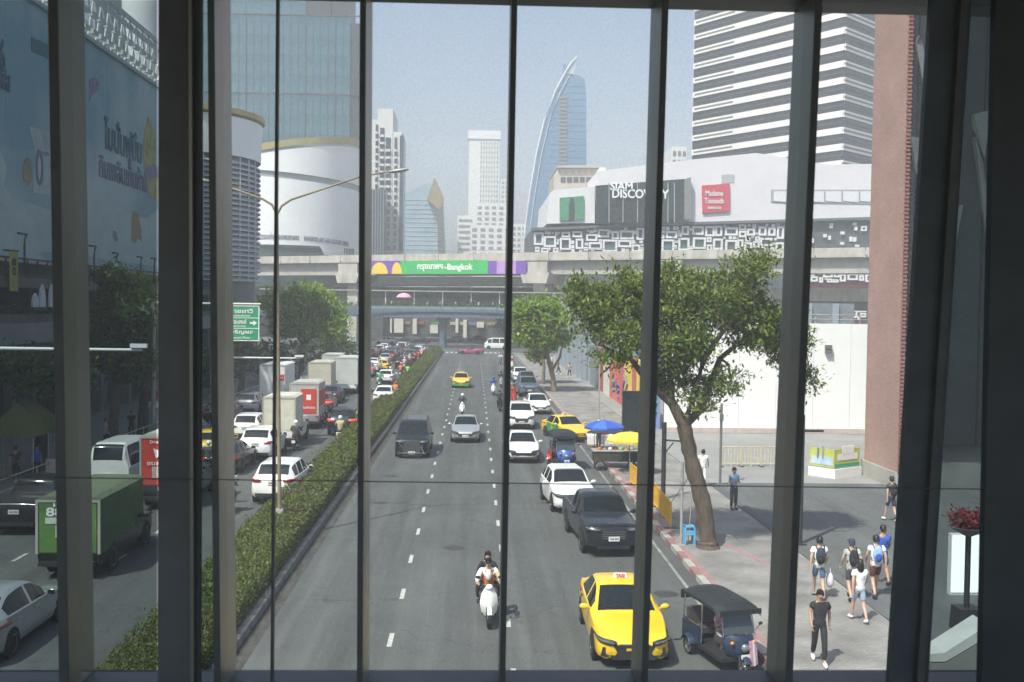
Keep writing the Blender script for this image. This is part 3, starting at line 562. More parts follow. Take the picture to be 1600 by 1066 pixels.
XH0, XH1 = -7.5, -5.85        # hedge
XPL = PG(1320, 918, .13).x; XKR = 6.9                      # right kerb
g = struct('ground', MB().add([(-900, -60, -.16), (900, -60, -.16), (900, 1300, -.16), (-900, 1300, -.16)], [(0, 1, 2, 3)]), CONCD)
def strip(name, x0, x1, y0, y1, z, m, parent=None): return struct(name, MB().bb((x0, y0, z - .15), (x1, y1, z)), m, parent)
road = strip('road', -5.5, XKR - .12, -10, 186, 0, ASPH)
road2 = strip('road', -18.0, XH0 - .25, -10, 186, .0, ASPH)
cross = strip('crossroad', -160, 200, 186.1, 232, 0, ASPH)
roadf = strip('road', -18, 8, 232.1, 700, 0, ASPH)
pavR = strip('pavement', XKR + .13, XPL, -10, 170, .13, PAVEB)
plaza = strip('plaza', XPL + .05, 70, -10, 47, .12, ASPH2)
plazb = strip('plaza', XPL + .05, 70, 47.05, 170, .125, mat('plaza_concrete', (.26, .255, .25), .85, var=.15, scale=.5))
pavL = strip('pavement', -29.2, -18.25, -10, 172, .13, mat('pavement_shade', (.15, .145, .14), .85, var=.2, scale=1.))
med = strip('median_kerb', XH0 - .22, XH1 + .33, 8, 184, .16, KG)
PATCH = asphalt('asphalt_patch', (.085, .09, .09), .12)
for (x_, y_, w_, l_) in ((-3.6, 31, 1.1, 5.5), (2.6, 46, 1.4, 2.2), (-.4, 58, .9, 9), (4.9, 36, 1.2, 3), (-4.4, 75, 1.3, 12), (1.8, 85, 1.5, 6), (2.2, 28.5, .8, 1.6)): put('repair_patch', MB().bb((x_ - w_ / 2, y_ - l_ / 2, 0), (x_ + w_ / 2, y_ + l_ / 2, .0035)), PATCH, road)
IRON = mat('manhole_iron', (.045, .043, .04), .6, var=.4, scale=15)
for (x_, y_) in ((-.6, 34.5), (5.6, 29), (-3.9, 49), (2.4, 62), (-.9, 92), (5.7, 44)): put('manhole_cover', MB().lathe([(.001, .006), (.34, .006), (.36, 0)], 24, Matrix.Translation((x_, y_, 0))).mesh(40), IRON, road)
dash = MB().box((0, 0, 0), (.12, 1.0, .004)).mesh()
def dashes(par, x, y0, y1, step=4.02):
    y = y0
    while y < y1:
        put('lane_dash', dash, LINE, par, (x + random.uniform(-.015, .015), y, .004)); y += step
yd = PG(611, 1000).y
dashes(road, PG(611, 1000).x, yd - 4.02, 150); dashes(road, .98, yd - 2.5, 150); dashes(road, 4.0, yd + 60, 150)
dashes(road2, -11.2, yd, 130); dashes(road2, -14.4, yd, 110)
put('edge_line', MB().bb((XKR - .60, 5, .0), (XKR - .5, 160, .005)), mat('road_paint_worn', (.10, .105, .10), .8, scale=1.3, col2=(.36, .36, .34)), road); pass
put('gutter_grime', MB().bb((-5.5, 5, .0), (-5.12, 180, .003)), mat('grime', (.055, .053, .047), .95, var=.5, scale=2.5, stretch=(2, .6, 1)), road)
put('stop_line', MB().bb((-17.5, 176, 0), (XH0 - .4, 176.6, .005)), LINE, road2)
for i in range(14): put('zebra_bar', MB().bb((-5 + i * .85, 178, 0), (-4.55 + i * .85, 182, .005)), LINE, road)
kst = MB().box((0, 0, .03), (.24, .98, .26), taper=(.9, 1)).mesh()
y = 12.
kerbR = put('pavement_kerb', MB().bb((XKR - .115, 5, -.15), (XKR + .115, 170, -.02)), KG); kerbR['kind'] = 'structure'
for i in range(118):
    put('kerb_stone', kst, (KR if i % 2 else KW) if i < 100 else KG, kerbR, (XKR, 14 + i * 1.0, 0))
kerbL = put('pavement_kerb', MB().bb((-18.24, 5, -.15), (-18.0, 170, -.02)), KG); kerbL['kind'] = 'structure'
for i in range(70): put('kerb_stone', kst, KR if i % 2 else KW, kerbL, (-18.12, 25 + i * 2, 0)).scale = (1, 2, 1)
kerbM = put('planter_kerb', MB().bb((XH1 + .335, 8, -.1), (XH1 + .345, 184, .05)), KG); kerbM['kind'] = 'structure'
for i in range(110): put('kerb_stone', kst, KG, kerbM, (XH1 + .24, 18 + i * 1.5, .05)).scale = (.9, 1.48, 1)
put('sidewalk_stripe', MB().bb((XKR + .14, 20, .13), (XKR + .34, 60, .136)), mat('tactile_pink', (.30, .185, .175), .8, var=.25, scale=4), pavR)
put('chalk_line', MB().add([(9.6, 31.0, .137), (9.66, 31.0, .137), (8.66, 34.8, .137), (8.6, 34.8, .137)], [(0, 1, 2, 3)]), mat('pink_tape', (.65, .12, .18), .7), pavR)

# ---------------------------------------------------------------- foliage
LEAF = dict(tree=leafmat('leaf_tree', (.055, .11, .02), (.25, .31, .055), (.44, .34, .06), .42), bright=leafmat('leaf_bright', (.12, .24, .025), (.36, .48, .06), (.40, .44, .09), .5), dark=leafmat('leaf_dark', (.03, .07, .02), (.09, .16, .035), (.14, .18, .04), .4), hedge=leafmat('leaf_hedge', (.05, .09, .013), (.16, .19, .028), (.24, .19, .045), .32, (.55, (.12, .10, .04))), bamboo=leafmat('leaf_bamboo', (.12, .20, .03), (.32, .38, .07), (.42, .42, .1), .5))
BARK = mat('bark', (.10, .075, .055), .9, var=.35, scale=9, stretch=(1, 1, .25), bump=.8, bscale=14); BARKL = mat('bark_light', (.20, .16, .12), .9, var=.3, scale=9, stretch=(1, 1, .25), bump=.8, bscale=14)
def leaves(C, size, droop=.3, aspect=.42, normal_up=1.3):
    n = len(C); a = rng.normal(size=(n, 3)); a[:, 2] -= droop; a /= np.linalg.norm(a, axis=1)[:, None]
    u = rng.normal(size=(n, 3)); u[:, 2] += normal_up * 2; b = np.cross(a, u); b /= np.linalg.norm(b, axis=1)[:, None] + 1e-9
    L = size * rng.uniform(.6, 1.35, (n, 1)); nn = np.cross(a, b)
    V = np.stack([C, C + a * L * .45 + b * L * aspect * .5 + nn * L * .06, C + a * L, C + a * L * .45 - b * L * aspect * .5 + nn * L * .06], 1).reshape(-1, 3)
    return fastmesh(V, np.arange(n * 4).reshape(-1, 4))
def crown_points(blobs, n, cl=.32, per=60, shell_=.55):
    vol = np.array([b[1][0] * b[1][1] * b[1][2] for b in blobs]) ** .75; vol /= vol.sum(); out = []
    nc = max(4, n // per)
    ids = rng.choice(len(blobs), nc, p=vol); d = rng.normal(size=(nc, 3)); d /= np.linalg.norm(d, axis=1)[:, None]; r = rng.uniform(shell_ ** 3, 1, nc) ** (1 / 3)
    c = np.array([blobs[i][0] for i in ids]) + d * r[:, None] * np.array([blobs[i][1] for i in ids])
    k = rng.integers(0, nc, n); sp = rng.uniform(.4, 1.5, nc)[k]
    return c[k] + rng.normal(size=(n, 3)) * (cl * sp)[:, None] * np.array([1, 1, .7])
def tree(name, label, base, trunk, limbs, blobs, n, size, leaf, bark=BARK, cl=.32, group=None, droop=.3, aspect=.42, cat='tree', shell_=.5):
    t = thing(name, label, cat, base, 0, group); B = Vector(base)
    tp_, tr_ = [], []
    for (p, r), (p2, r2) in zip(trunk[:-1], trunk[1:]):
        for k_ in range(6): tp_.append(Vector(p).lerp(Vector(p2), k_ / 6) - B); tr_.append((r + (r2 - r) * k_ / 6) * random.uniform(.93, 1.07))
    tp_.append(Vector(trunk[-1][0]) - B); tr_.append(trunk[-1][1]); tb_ = MB().tube(tp_, tr_, 14)
    tb_.v = [(x + random.uniform(-.1, .1) * trunk[1][1], y + random.uniform(-.1, .1) * trunk[1][1], z) for x, y, z in tb_.v]; put('trunk', tb_.mesh(60), bark, t)
    for lb in limbs: put('limb', MB().tube([Vector(p) - B for p, r in lb], [r for p, r in lb], 8).mesh(60), bark, t)
    mains = [Vector(p) for lb in limbs for p, r in lb] or [Vector(trunk[-1][0])]
    for c, r in blobs:
        for _ in range(3):
            e_ = Vector(c) + Vector((random.uniform(-.7, .7) * r[0], random.uniform(-.7, .7) * r[1], random.uniform(-.5, .7) * r[2])); s_ = min(mains, key=lambda v: (v - e_).length); m_ = s_.lerp(e_, .5) + Vector((random.uniform(-.1, .1), random.uniform(-.1, .1), .12)) * (e_ - s_).length
            put('twig', MB().tube([s_ - B, m_ - B, e_ - B], [trunk[-1][1] * .22, trunk[-1][1] * .15, trunk[-1][1] * .05], 5).mesh(60), bark, t)
    C = crown_points([(tuple(Vector(c) - B), r) for c, r in blobs], n, cl, shell_=shell_)
    put('crown', leaves(C, size, droop, aspect), LEAF[leaf], t); return t

hd = thing('hedge', 'long clipped green hedge running along the middle of the road', 'hedge', (0, 0, 0))
hb = MB(); ys = np.arange(9, 183.5, .5); prof = [(XH1, .05), (XH1 + .06, .45), (XH1 - .10, .60), (XH1 - .5, .64), (XH0 + .5, .64), (XH0 + .10, .60), (XH0 - .06, .45), (XH0, .05)]
vs = []
for yy in ys:
    for x, z in prof: vs.append((x + random.uniform(-.07, .07), yy + random.uniform(-.1, .1), z + (random.uniform(-.06, .05) if z > .1 else 0)))
k = len(prof); hb.add(vs, [(i * k + j, i * k + j + 1, (i + 1) * k + j + 1, (i + 1) * k + j) for i in range(len(ys) - 1) for j in range(k - 1)] + [tuple(range(k)), tuple(range((len(ys) - 1) * k, len(ys) * k))[::-1]])
put('branches', hb, mat('hedge_core', (.028, .045, .012), .95, var=.4, scale=5), hd)
def hedge_pts(n, y0, y1):
    s = rng.choice(3, n, p=[.60, .26, .14]); yy = rng.uniform(y0, y1, n); P = np.zeros((n, 3)); P[:, 1] = yy
    t = rng.uniform(0, 1, n)
    wv = .05 * np.sin(yy * 1.7) + .04 * np.sin(yy * 4.1 + 1) + .05 * np.sin(yy * .43) - .09 * np.clip(np.sin(yy * .61 + 2) - .82, 0, 1) * 5 + np.where(rng.random(n) < .02, rng.uniform(0, .32, n), 0)
    P[:, 0] = np.where(s == 0, XH0 + t * (XH1 - XH0), np.where(s == 1, XH1 + .05, XH0 - .05)) + rng.normal(0, .04, n)
    P[:, 2] = np.where(s == 0, .82 + wv + rng.normal(0, .045, n), .12 + t * .72)
    return P
C = np.concatenate([hedge_pts(60000, 15, 45), hedge_pts(34000, 43, 90), hedge_pts(20000, 88, 183)])
sz = np.interp(C[:, 1], [20, 45, 90, 183], [.068, .10, .14, .21])
hl = put('foliage', leaves(C, sz[:, None], -.5, .6, .8), LEAF['hedge'], hd); hl['kind'] = 'stuff'

# ---------------------------------------------------------------- viaduct and bridges
VY = 212.
VROT = -.53
def PV(x, y, off=0.):           # pixel -> local (along, up) on the viaduct's skewed front plane
    d = ray(x, y); nx_, ny_ = -math.sin(VROT), math.cos(VROT); t_ = (VY * ny_ + off) / (d.x * nx_ + d.y * ny_); p = Vector((0, 0, CAMZ)) + d * t_
    return Vector((p.x * math.cos(VROT) + (p.y - VY) * math.sin(VROT), 0, p.z))
va = thing('railway_viaduct', 'pale concrete elevated railway viaduct crossing above the junction', 'viaduct', (0, VY, 0))
def vput(name, a, b_, m, par=va, yy=VY): return put(name, MB().bb((a[0], a[1] - yy, a[2]), (b_[0], b_[1] - yy, b_[2])), m, par)
zl = lambda y, Y=VY: PY(741, y, Y).z
zt, zp, zb = zl(396), zl(407), zl(429)
span = 8.6
for i, x in enumerate(np.arange(-112, 150, span)):
    vput('parapet_panel', (x + .06, VY - .25, zp + .05), (x + span - .06, VY, zt), CONCW)
    vput('cable_bracket', (x + .1, VY - .5, zp - .35), (x + .4, VY - .26, zp + .15), CONCD)
    vput('railing_post', (x + .2, VY - .15, zt), (x + .28, VY - .07, zt + .5), CONCD)
vput('deck', (-115, VY + .02, zp - .25), (152, VY + 9, zp + .3), CONCW); vput('box_girder', (-115, VY + .9, zb), (152, VY + 8, zp - .27), CONC)
vput('deck_lip', (-115, VY - .42, zp - .2), (152, VY + .01, zp + .02), CONCW); vput('handrail', (-115, VY - .14, zt + .5), (152, VY - .08, zt + .57), CONCD); vput('far_parapet', (-115, VY + 9.02, zp - .1), (152, VY + 9.3, zt), CONCW)
va.rotation_euler.z = VROT
for px_ in (545, 838, 1045, 1420):
    p = PV(px_, 430)
    put('pier', MB().bb((p.x - 1.3, 1.2, 0), (p.x + 1.3, 5.5, zb - 1.6)), CONCW, va)
    put('pier_head', MB().box((p.x, 3., zb - .75), (5.2, 7.5, 2.1), taper=(1.25, 1)), CONCW, va); put('bearing_block', MB().bb((p.x - 2.6, -.4, zb + .32), (p.x + 2.6, .45, zp - .4)), CONCW, va)
# painted banner hung on the viaduct
def bnx(x, y): return PV(x, y, -.85)
bn = thing('viaduct_banner', 'green and purple city name banner hung on the railway viaduct', 'banner', (.85 * math.sin(VROT), VY - .85 * math.cos(VROT), 0), VROT)
BG = mat('banner_green', (.03, .42, .10), .6, var=.1, scale=.4); BP = mat('banner_purple', (.16, .06, .36), .6); BL = mat('banner_lilac', (.42, .24, .55), .6, var=.2, scale=.6); BYl = mat('banner_yellow', (.75, .52, .06), .6); BM = mat('banner_magenta', (.35, .06, .22), .6)
def bpanel(name, x0, x1, m, y0=408, y1=428, o=0.): 
    a, c = bnx(x0, y0), bnx(x1, y1); return put(name, MB().bb((a.x, -o, c.z), (c.x, .12 - o, a.z)), m, bn)
bpanel('purple_panel', 578, 626, BP); gp = bpanel('green_panel', 626, 762, BG); bpanel('purple_panel', 762.3, 776, BP); bpanel('lilac_panel', 776.3, 806, BL); bpanel('purple_panel', 806.3, 822, BP)
for cx, hw in ((593, 13.), (620, 8.)):
    n = 14; vs = []
    c0 = bnx(cx, 428); 
    for k in range(n + 1):
        q = math.pi * k / n; p = bnx(cx + hw * math.cos(q), 428 - 18 * math.sin(q)); vs.append((p.x, -.02, p.z))
    put('yellow_arch', MB().add(vs, [tuple(range(n + 1))]), BYl, bn)
c = bnx(672, 418.5); put_text('bn1', TEXTW, bn, (c.x, -.05, c.z), (6.4, 1.5), name='banner_word'); c = bnx(719, 418.5); put_text('bn2', TEXTW, bn, (c.x, -.05, c.z), (6.2, 1.7), name='banner_word'); c = bnx(696, 418.5); put('banner_dot', MB().box((c.x, -.05, c.z), (.5, .04, .3)), TEXTW, bn)

# lower track level and station behind, in shade
v2 = thing('lower_viaduct', 'second lower railway deck seen under the front viaduct', 'viaduct', (0, 228, 0), VROT)
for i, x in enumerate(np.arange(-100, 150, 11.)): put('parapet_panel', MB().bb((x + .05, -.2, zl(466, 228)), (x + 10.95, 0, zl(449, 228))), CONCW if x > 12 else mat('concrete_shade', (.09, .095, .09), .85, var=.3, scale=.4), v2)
put('deck', MB().bb((-100, .02, zl(478, 228)), (152, 9, zl(464, 228))), CONCD, v2); put('track_canopy', MB().bb((-34, 2, zl(446, 228)), (14, 10, zl(432, 228))), mat('dark_metal_roof', (.05, .06, .055), .5, var=.2), v2)
for x in (-60, -28, 5, 33, 60, 92): put('pier', MB().bb((x - 1, 3, 0), (x + 1, 6, zl(478, 228))), CONC, v2)
FY = 198.
fb = thing('pedestrian_skywalk', 'blue grey curved pedestrian skywalk over the junction behind the traffic', 'footbridge', (0, FY, 0))
BGM = mat('bluegrey_steel', (.11, .145, .20), .5, var=.12, scale=.5); z0, z1 = zl(497, FY), zl(484, FY); n = 26
def curve_y(x): return -.0016 * (x + 5) ** 2 * -1
xs = np.linspace(-42, 26, n)
for i in range(n - 1):
    xa, xb = xs[i] + .03, xs[i + 1] - .03; ya, yb = curve_y(xa), curve_y(xb)
    b = MB(); b.add([(xa, ya, z0), (xb, yb, z0), (xb, yb + 4, z0), (xa, ya + 4, z0), (xa, ya, z1), (xb, yb, z1), (xb, yb + 4, z1), (xa, ya + 4, z1)], [(0, 3, 2, 1), (4, 5, 6, 7), (0, 1, 5, 4), (1, 2, 6, 5), (2, 3, 7, 6), (3, 0, 4, 7)]); put('deck_panel', b, BGM, fb)
    put('parapet_glass', MB().add([(xa, ya + .1, z1), (xb, yb + .1, z1), (xb, yb + .1, z1 + .5), (xa, ya + .1, z1 + .5)], [(0, 1, 2, 3)]), mat('parapet_glass', (.20, .28, .28), .1, spec=.7), fb)
    put('railing_post', MB().bb((xa, ya + .05, z1), (xa + .1, ya + .15, z1 + 1.2)), BGM, fb)
put('ledge', MB().bb((-42, -.25, z1 - .55), (26, -.02, z1 - .35)), BGM, fb)
for px_ in (480, 692, 905): p = PY(px_, 500, FY); put('column', MB().lathe([(.75, 0), (.75, z0 - 1), (1.5, z0)], 14, Matrix.Translation((p.x, 2, 0))).mesh(40), BGM, fb)
put('canopy_roof', MB().bb((-42, 3.5, z1 + 3.4), (26, 8, z1 + 3.6)), CONC, fb)
for i in range(12): put('canopy_post', MB().bb((-40 + i * 5.6, 4.2, z1), (-39.85 + i * 5.6, 4.35, z1 + 3.4)), WHITEP, fb)
put('hedge_planter', MB().bb((-40, .6, z1), (25, 1.1, z1 + .5)), CONCD, fb)
C = np.stack([rng.uniform(-40, 25, 5000), rng.normal(.85, .2, 5000), z1 + .5 + np.abs(rng.normal(0, .45, 5000))], 1); o = put('planter_foliage', leaves(C, .35), LEAF['dark'], fb); o['kind'] = 'stuff'
for i, (px_, cl_) in enumerate(((600, 'navy'), (612, 'white'), (634, 'pink'), (650, 'darkgrey'), (668, 'white'), (688, 'grey'), (712, 'beige'), (735, 'black'), (748, 'white'), (770, 'skyblue'))):
    p = PY(px_, 480, FY + 3.2); person('%s top pedestrian on the far skywalk, number %s from its left end' % (cl_, ['one', 'two', 'three', 'four', 'five', 'six', 'seven', 'eight', 'nine', 'ten'][i]), (p.x, FY + 3.2, z1), random.uniform(0, 6), 'walk', ('tee', cl_), group='pedestrians on the far skywalk')
p = PY(631, 466, FY + 2); pk = thing('pink_parasol', 'round pink parasol on the far skywalk', 'parasol', (p.x, FY + 2.2, z1)); put('canopy', MB().lathe([(1.5, 2.2), (1.1, 2.75), (.5, 3.0), (.02, 3.1)], 12).mesh(50), CL['pink'], pk); put('pole', MB().tube([(0, 0, 0), (0, 0, 2.9)], .03), CHROME, pk)

# ---------------------------------------------------------------- far buildings
GL = lambda n, c, r=.12: mat('glass_' + n, c, r, spec=.8, var=.12, scale=.12)
def tower_box(t, px0, px1, ytop, Y, depth, m, name='wall', ybot=None):
    a = PY(px0, ytop, Y); c = PY(px1, ytop, Y); zb_ = 0 if ybot is None else PY(px0, ybot, Y).z
    return put(name, MB().bb((a.x, 0, zb_), (c.x, depth, (a.z + c.z) / 2)), m, t), a.x, c.x, (a.z + c.z) / 2
# white residential tower beside the fin
Y = 460; t = thing('white_residential_tower', 'tall stepped white apartment tower with a dark glass flank, left of centre', 'tower', (0, Y, 0))
WT = mat('tower_white', (.72, .71, .69), .7, var=.05, scale=.1); DG = mat('tower_dark_glass', (.04, .07, .10), .2, var=.2, scale=.05)
for (x0, x1, yt_, d) in ((575, 590, 172 + 15, 30), (590.3, 614, 170, 28), (614.3, 628, 206, 26)): tower_box(t, x0, x1, yt_, Y, d, WT)
for (x0, x1, y0_, y1_) in ((594, 599, 200, 395), (603, 609, 215, 395), (616.5, 619, 215, 395), (587, 590, 195, 300)):
    a, c = PY(x0, y0_, Y), PY(x1, y1_, Y); h = a.z - c.z; k = int(h / 3.2)
    put('window_shaft', MB().bb((a.x, -.25, c.z), (c.x, -.02, a.z)), DG, t)
    for j in range(k): put('balcony', MB().bb((a.x + .1, -1.1, c.z + j * 3.2), (c.x - .1, -.26, c.z + j * 3.2 + 1.0)), WT, t)
for x0 in (625,): a, c = PY(x0, 212, Y), PY(629.5, 395, Y); put('corner_glazing', MB().bb((a.x, -.6, c.z), (c.x, 2, a.z)), DG, t)
Y = 445; t = thing('dark_glass_tower', 'dark glass office tower at the foot of the white apartment tower', 'tower', (0, Y, 0)); _, a, c, z = tower_box(t, 578, 603, 296, Y, 12, DG)
for k in range(6): put('mullion', MB().bb((a + (c - a) * k / 6, -.3, 0), (a + (c - a) * k / 6 + .3, -.02, z)), mat('mullion_grey', (.35, .38, .4), .5), t)
# pale glass building with a gold wedge
Y = 600; t = thing('pale_glass_building', 'pale blue glass building with a slanting roof behind the viaduct', 'building', (0, Y, 0)); PGm = GL('pale', (.28, .40, .48))
put('wall', pprism([(628, 305), (672, 285), (684, 300), (684, 470), (628, 470)], Y, 30).mesh(), PGm, t).location.y = -Y
for k, yy in enumerate(range(312, 395, 7)): a, c = PY(629, yy, Y), PY(683, yy + 1.3, Y); put('spandrel', MB().bb((a.x, -.3, c.z), (c.x, -.02, a.z)), mat('spandrel_pale', (.55, .62, .66), .4), t)
Y = 590; t = thing('wedge_tower', 'dark tower with a gold pointed wedge top behind the viaduct', 'tower', (0, 0, 0))
put('shaft', pprism([(683, 325), (692, 318), (698, 470), (686, 470)], Y, 20).mesh(), mat('tower_bronze', (.09, .10, .10), .3, var=.2, scale=.1), t)
put('wedge_top', pprism([(667, 312), (679, 277), (692, 305), (691, 322), (684, 328), (680, 322)], Y, 22, .3).mesh(), mat('gold_cladding', (.32, .24, .10), .45, metal=.3, var=.25, scale=.1), t)
# hotel tower
Y = 720; t = thing('white_hotel_tower', 'pale slab hotel tower with a grid of windows and a crown band', 'tower', (0, Y, 0)); _, a, c, z = tower_box(t, 733, 781, 205, Y, 25, WT); 
put('crown_band', MB().bb((a - .6, -.8, z - 5.5), (c + .6, 25.6, z + .3)), WHITEP, t)
xw = PY(748, 300, Y).x
for r_ in range(24):
    zz = z - 9 - r_ * 3.35
    put('window_band', MB().bb((xw, -.25, zz), (c - 1., -.02, zz + 1.5)), mat('hotel_window', (.22, .22, .24), .3), t)
for k in range(7): x = xw + (c - 1 - xw) * k / 7; put('pier', MB().bb((x, -.5, z - 90), (x + 1.1, -.26, z - 7)), WT, t)
for (x0, x1, yt_, Y, lb, nm) in ((715, 740, 337, 640, 'low white slab building with ribbon windows left of the hotel tower', 'white_slab_building'), (735, 800, 352, 610, 'white apartment block with square windows in front of the hotel tower', 'white_apartment_block'), (744, 800, 318, 660, 'grey office block with a round topped parapet below the hotel tower', 'grey_office_block'), (800, 822, 350, 650, 'hazy white block between the mullion and the blue tower', 'hazy_white_block'), (783, 800, 280, 800, 'faint pale tower just right of the hotel tower', 'faint_tower'), (1050, 1073, 229, 420, 'small pale rooftop tower left of the striped office tower', 'pale_rooftop_tower')):
    t = thing(nm, lb, 'building', (0, Y, 0)); _, a, c, z = tower_box(t, x0, x1, yt_, Y, 22, WT)
    ncol = max(3, int((c - a) / 4.2)); nrow = int(min(z - 6, 75) / 3.6)
    for r_ in range(nrow):
        zz = z - 3.6 - r_ * 3.6
        if nm in ('white_slab_building',): put('ribbon_window', MB().bb((a + .8, -.3, zz), (c - .8, -.02, zz + 1.3)), mat('hotel_window'), t)
        else:
            wb_ = MB()
            for k in range(ncol): x = a + (c - a) * (k + .22) / ncol; wb_.bb((x, -.3, zz), (x + (c - a) / ncol * .55, -.02, zz + 1.7))
            put('window_row', wb_, mat('hotel_window'), t)
# blue sail tower
Y = 600; t = thing('blue_sail_tower', 'blue glass tower curved like a sail with a pointed top', 'tower', (0, 0, 0))
cv = [(816, 470), (819, 395), (823, 350), (830, 300), (840, 240), (853, 185), (868, 145), (884, 115)]; rt = [(905, 118), (914, 124), (916, 150), (917, 470)]
SB = mat('glass_sail', (.07, .20, .36), .15, spec=.8, var=.1, scale=.1)
put('glass_wall', pprism(cv + rt, Y, 35).mesh(), SB, t)
edge = [PY(x, y, Y - .6) for x, y in [(813, 470)] + [(x - 2, y) for x, y in cv[1:]] + [(893, 98), (903, 86)]]
put('white_edge', MB().tube(edge, [.38] * (len(edge) - 1) + [.12], 8).mesh(60), WHITEP, t)
put('inner_edge', MB().tube([PY(x + 6, y + 3, Y - .5) for x, y in cv], .35, 6).mesh(60), mat('sail_trim', (.42, .5, .56), .4), t)
put('spire_frame', pprism([(884, 116), (889, 100), (902, 86), (900, 98), (896, 120)], Y, 3).mesh(), mat('sail_trim'), t)
put('plant_room', pprism([(881, 98), (885, 98), (885, 112), (880, 116)], Y, 6, -2).mesh(), SB, t)
for k in range(24):
    p = PY(874 + .0 * k, 152 + k * 6.0, Y); b = MB().bb((p.x, Y - .9, p.z - .9), (p.x + 4.2, Y - .02, p.z + .25)); put('ladder_rung', b, mat('sail_rung', (.20, .18, .17), .6), t)
p, q = PY(879, 148, Y), PY(874, 300, Y); put('ladder_rail', MB().bb((p.x + 2.0, Y - .5, q.z), (p.x + 2.7, Y - .03, p.z)), mat('sail_rung'), t)
for k in range(26):
    yy = 135 + k * 10; xa = np.interp(yy, [c_[1] for c_ in cv[::-1]], [c_[0] for c_ in cv[::-1]]) + 7; p, q = PY(xa, yy, Y), PY(915, yy, Y); put('floor_line', MB().bb((p.x, Y - .2, p.z), (q.x, Y - .015, p.z + .35)), mat('sail_line', (.10, .22, .36), .4), t)
# ---------------------------------------------------------------- department store beyond the viaduct
SY = 240.
sd_ = thing('department_store', 'white department store with a band of white square frames behind the viaduct', 'building', (0, 0, 0))
WS = mat('store_white', (.70, .67, .70), .6, var=.05, scale=.15); DKP = mat('store_dark_band', (.08, .095, .10), .4, var=.3, scale=.2); BLK = mat('store_black_glass', (.012, .028, .026), .15, spec=.7, var=.5, scale=.12)
put('band_wall', pprism([(832, 356), (1000, 349), (1420, 338), (1420, 560), (836, 560)], SY, 40).mesh(), DKP, sd_)
put('upper_wall', pprism([(934, 268), (1082, 250), (1180, 240), (1290, 258), (1420, 256), (1420, 343), (934, 351)], SY, 42, .8).mesh(), WS, sd_)
put('corner_wall', pprism([(854, 350), (858, 304), (864, 298), (929, 292), (929, 349)], SY, 38, .6).mesh(), WS, sd_)
put('band_cornice', pprism([(832, 357), (1000, 350), (1420, 338), (1420, 342), (1000, 354), (832, 361)], SY, 1., 1.3).mesh(), mat('cornice_dark', (.12, .13, .14), .6), sd_)
bk = put('black_glass_box', pprism([(929, 292), (1073, 281), (1073, 345), (931, 352)], SY, 1, 2.2).mesh(), BLK, sd_)
put('box_return', pprism([(1066, 282), (1076, 279), (1076, 344), (1066, 345)], SY, 1, 2.6).mesh(), mat('store_grey_return', (.22, .22, .21), .6), sd_)
for x in (949, 970.5, 993, 1014, 1040, 1050): put('mullion', pprism([(x, 288), (x + 1, 288), (x + 1, 349), (x, 349)], SY, .1, 2.7).mesh(), mat('mullion_grey'), bk)
c = PY(971, 291, SY - 2.9); put_text('siam', mat('sign_white', (.85, .85, .85), .5), sd_, (c.x, SY - 2.9, c.z), (5.2, 1.9), name='sign_letters')
c = PY(1001, 303, SY - 2.9); put_text('disc', MATS['sign_white'], sd_, (c.x, SY - 2.9, c.z), (13.2, 2.1), name='sign_letters')
RS = mat('sign_red', (.55, .06, .09), .6, var=.12, scale=.5); rs = put('red_sign', pprism([(1095, 291), (1138, 288), (1138, 331), (1096, 334)], SY, .1, 1.3).mesh(), RS, sd_)
c = PY(1116, 308, SY - 1.4); put_text('madame', TEXTW, rs, (c.x, SY - 1.42, c.z), (4.6, 3.0)); c = PY(1117, 325, SY - 1.4); put_text('mbkk', TEXTW, rs, (c.x, SY - 1.42, c.z), (3.2, .6))
gp = put('green_poster', pprism([(874, 310), (911, 307), (911, 343), (874, 346)], SY, .1, 1.1).mesh(), mat('poster_green', (.07, .26, .15), .6, var=.25, scale=.3), sd_)
put('poster_figure', pprism([(888, 346), (888, 322), (890, 312), (893, 310), (896, 313), (897, 322), (897, 345)], SY, .1, 1.16).mesh(), mat('poster_dark', (.03, .05, .045), .6), gp)
put('window_strip', pprism([(1203, 297), (1420, 297), (1420, 321), (1203, 317)], SY, .1, .95).mesh(), mat('strip_grey', (.33, .34, .36), .6), sd_)
for k in range(8): x = 1207 + k * 27; put('window_pane', pprism([(x, 300), (x + 24, 300), (x + 24, 317), (x, 315)], SY, .05, 1.1).mesh(), mat('strip_pane', (.72, .72, .76), .25, spec=.7), sd_)
put('vent_grille', pprism([(1126, 274), (1146, 273), (1146, 286), (1126, 287)], SY, .05, .9).mesh(), mat('vent_grey', (.42, .42, .45), .6), sd_)
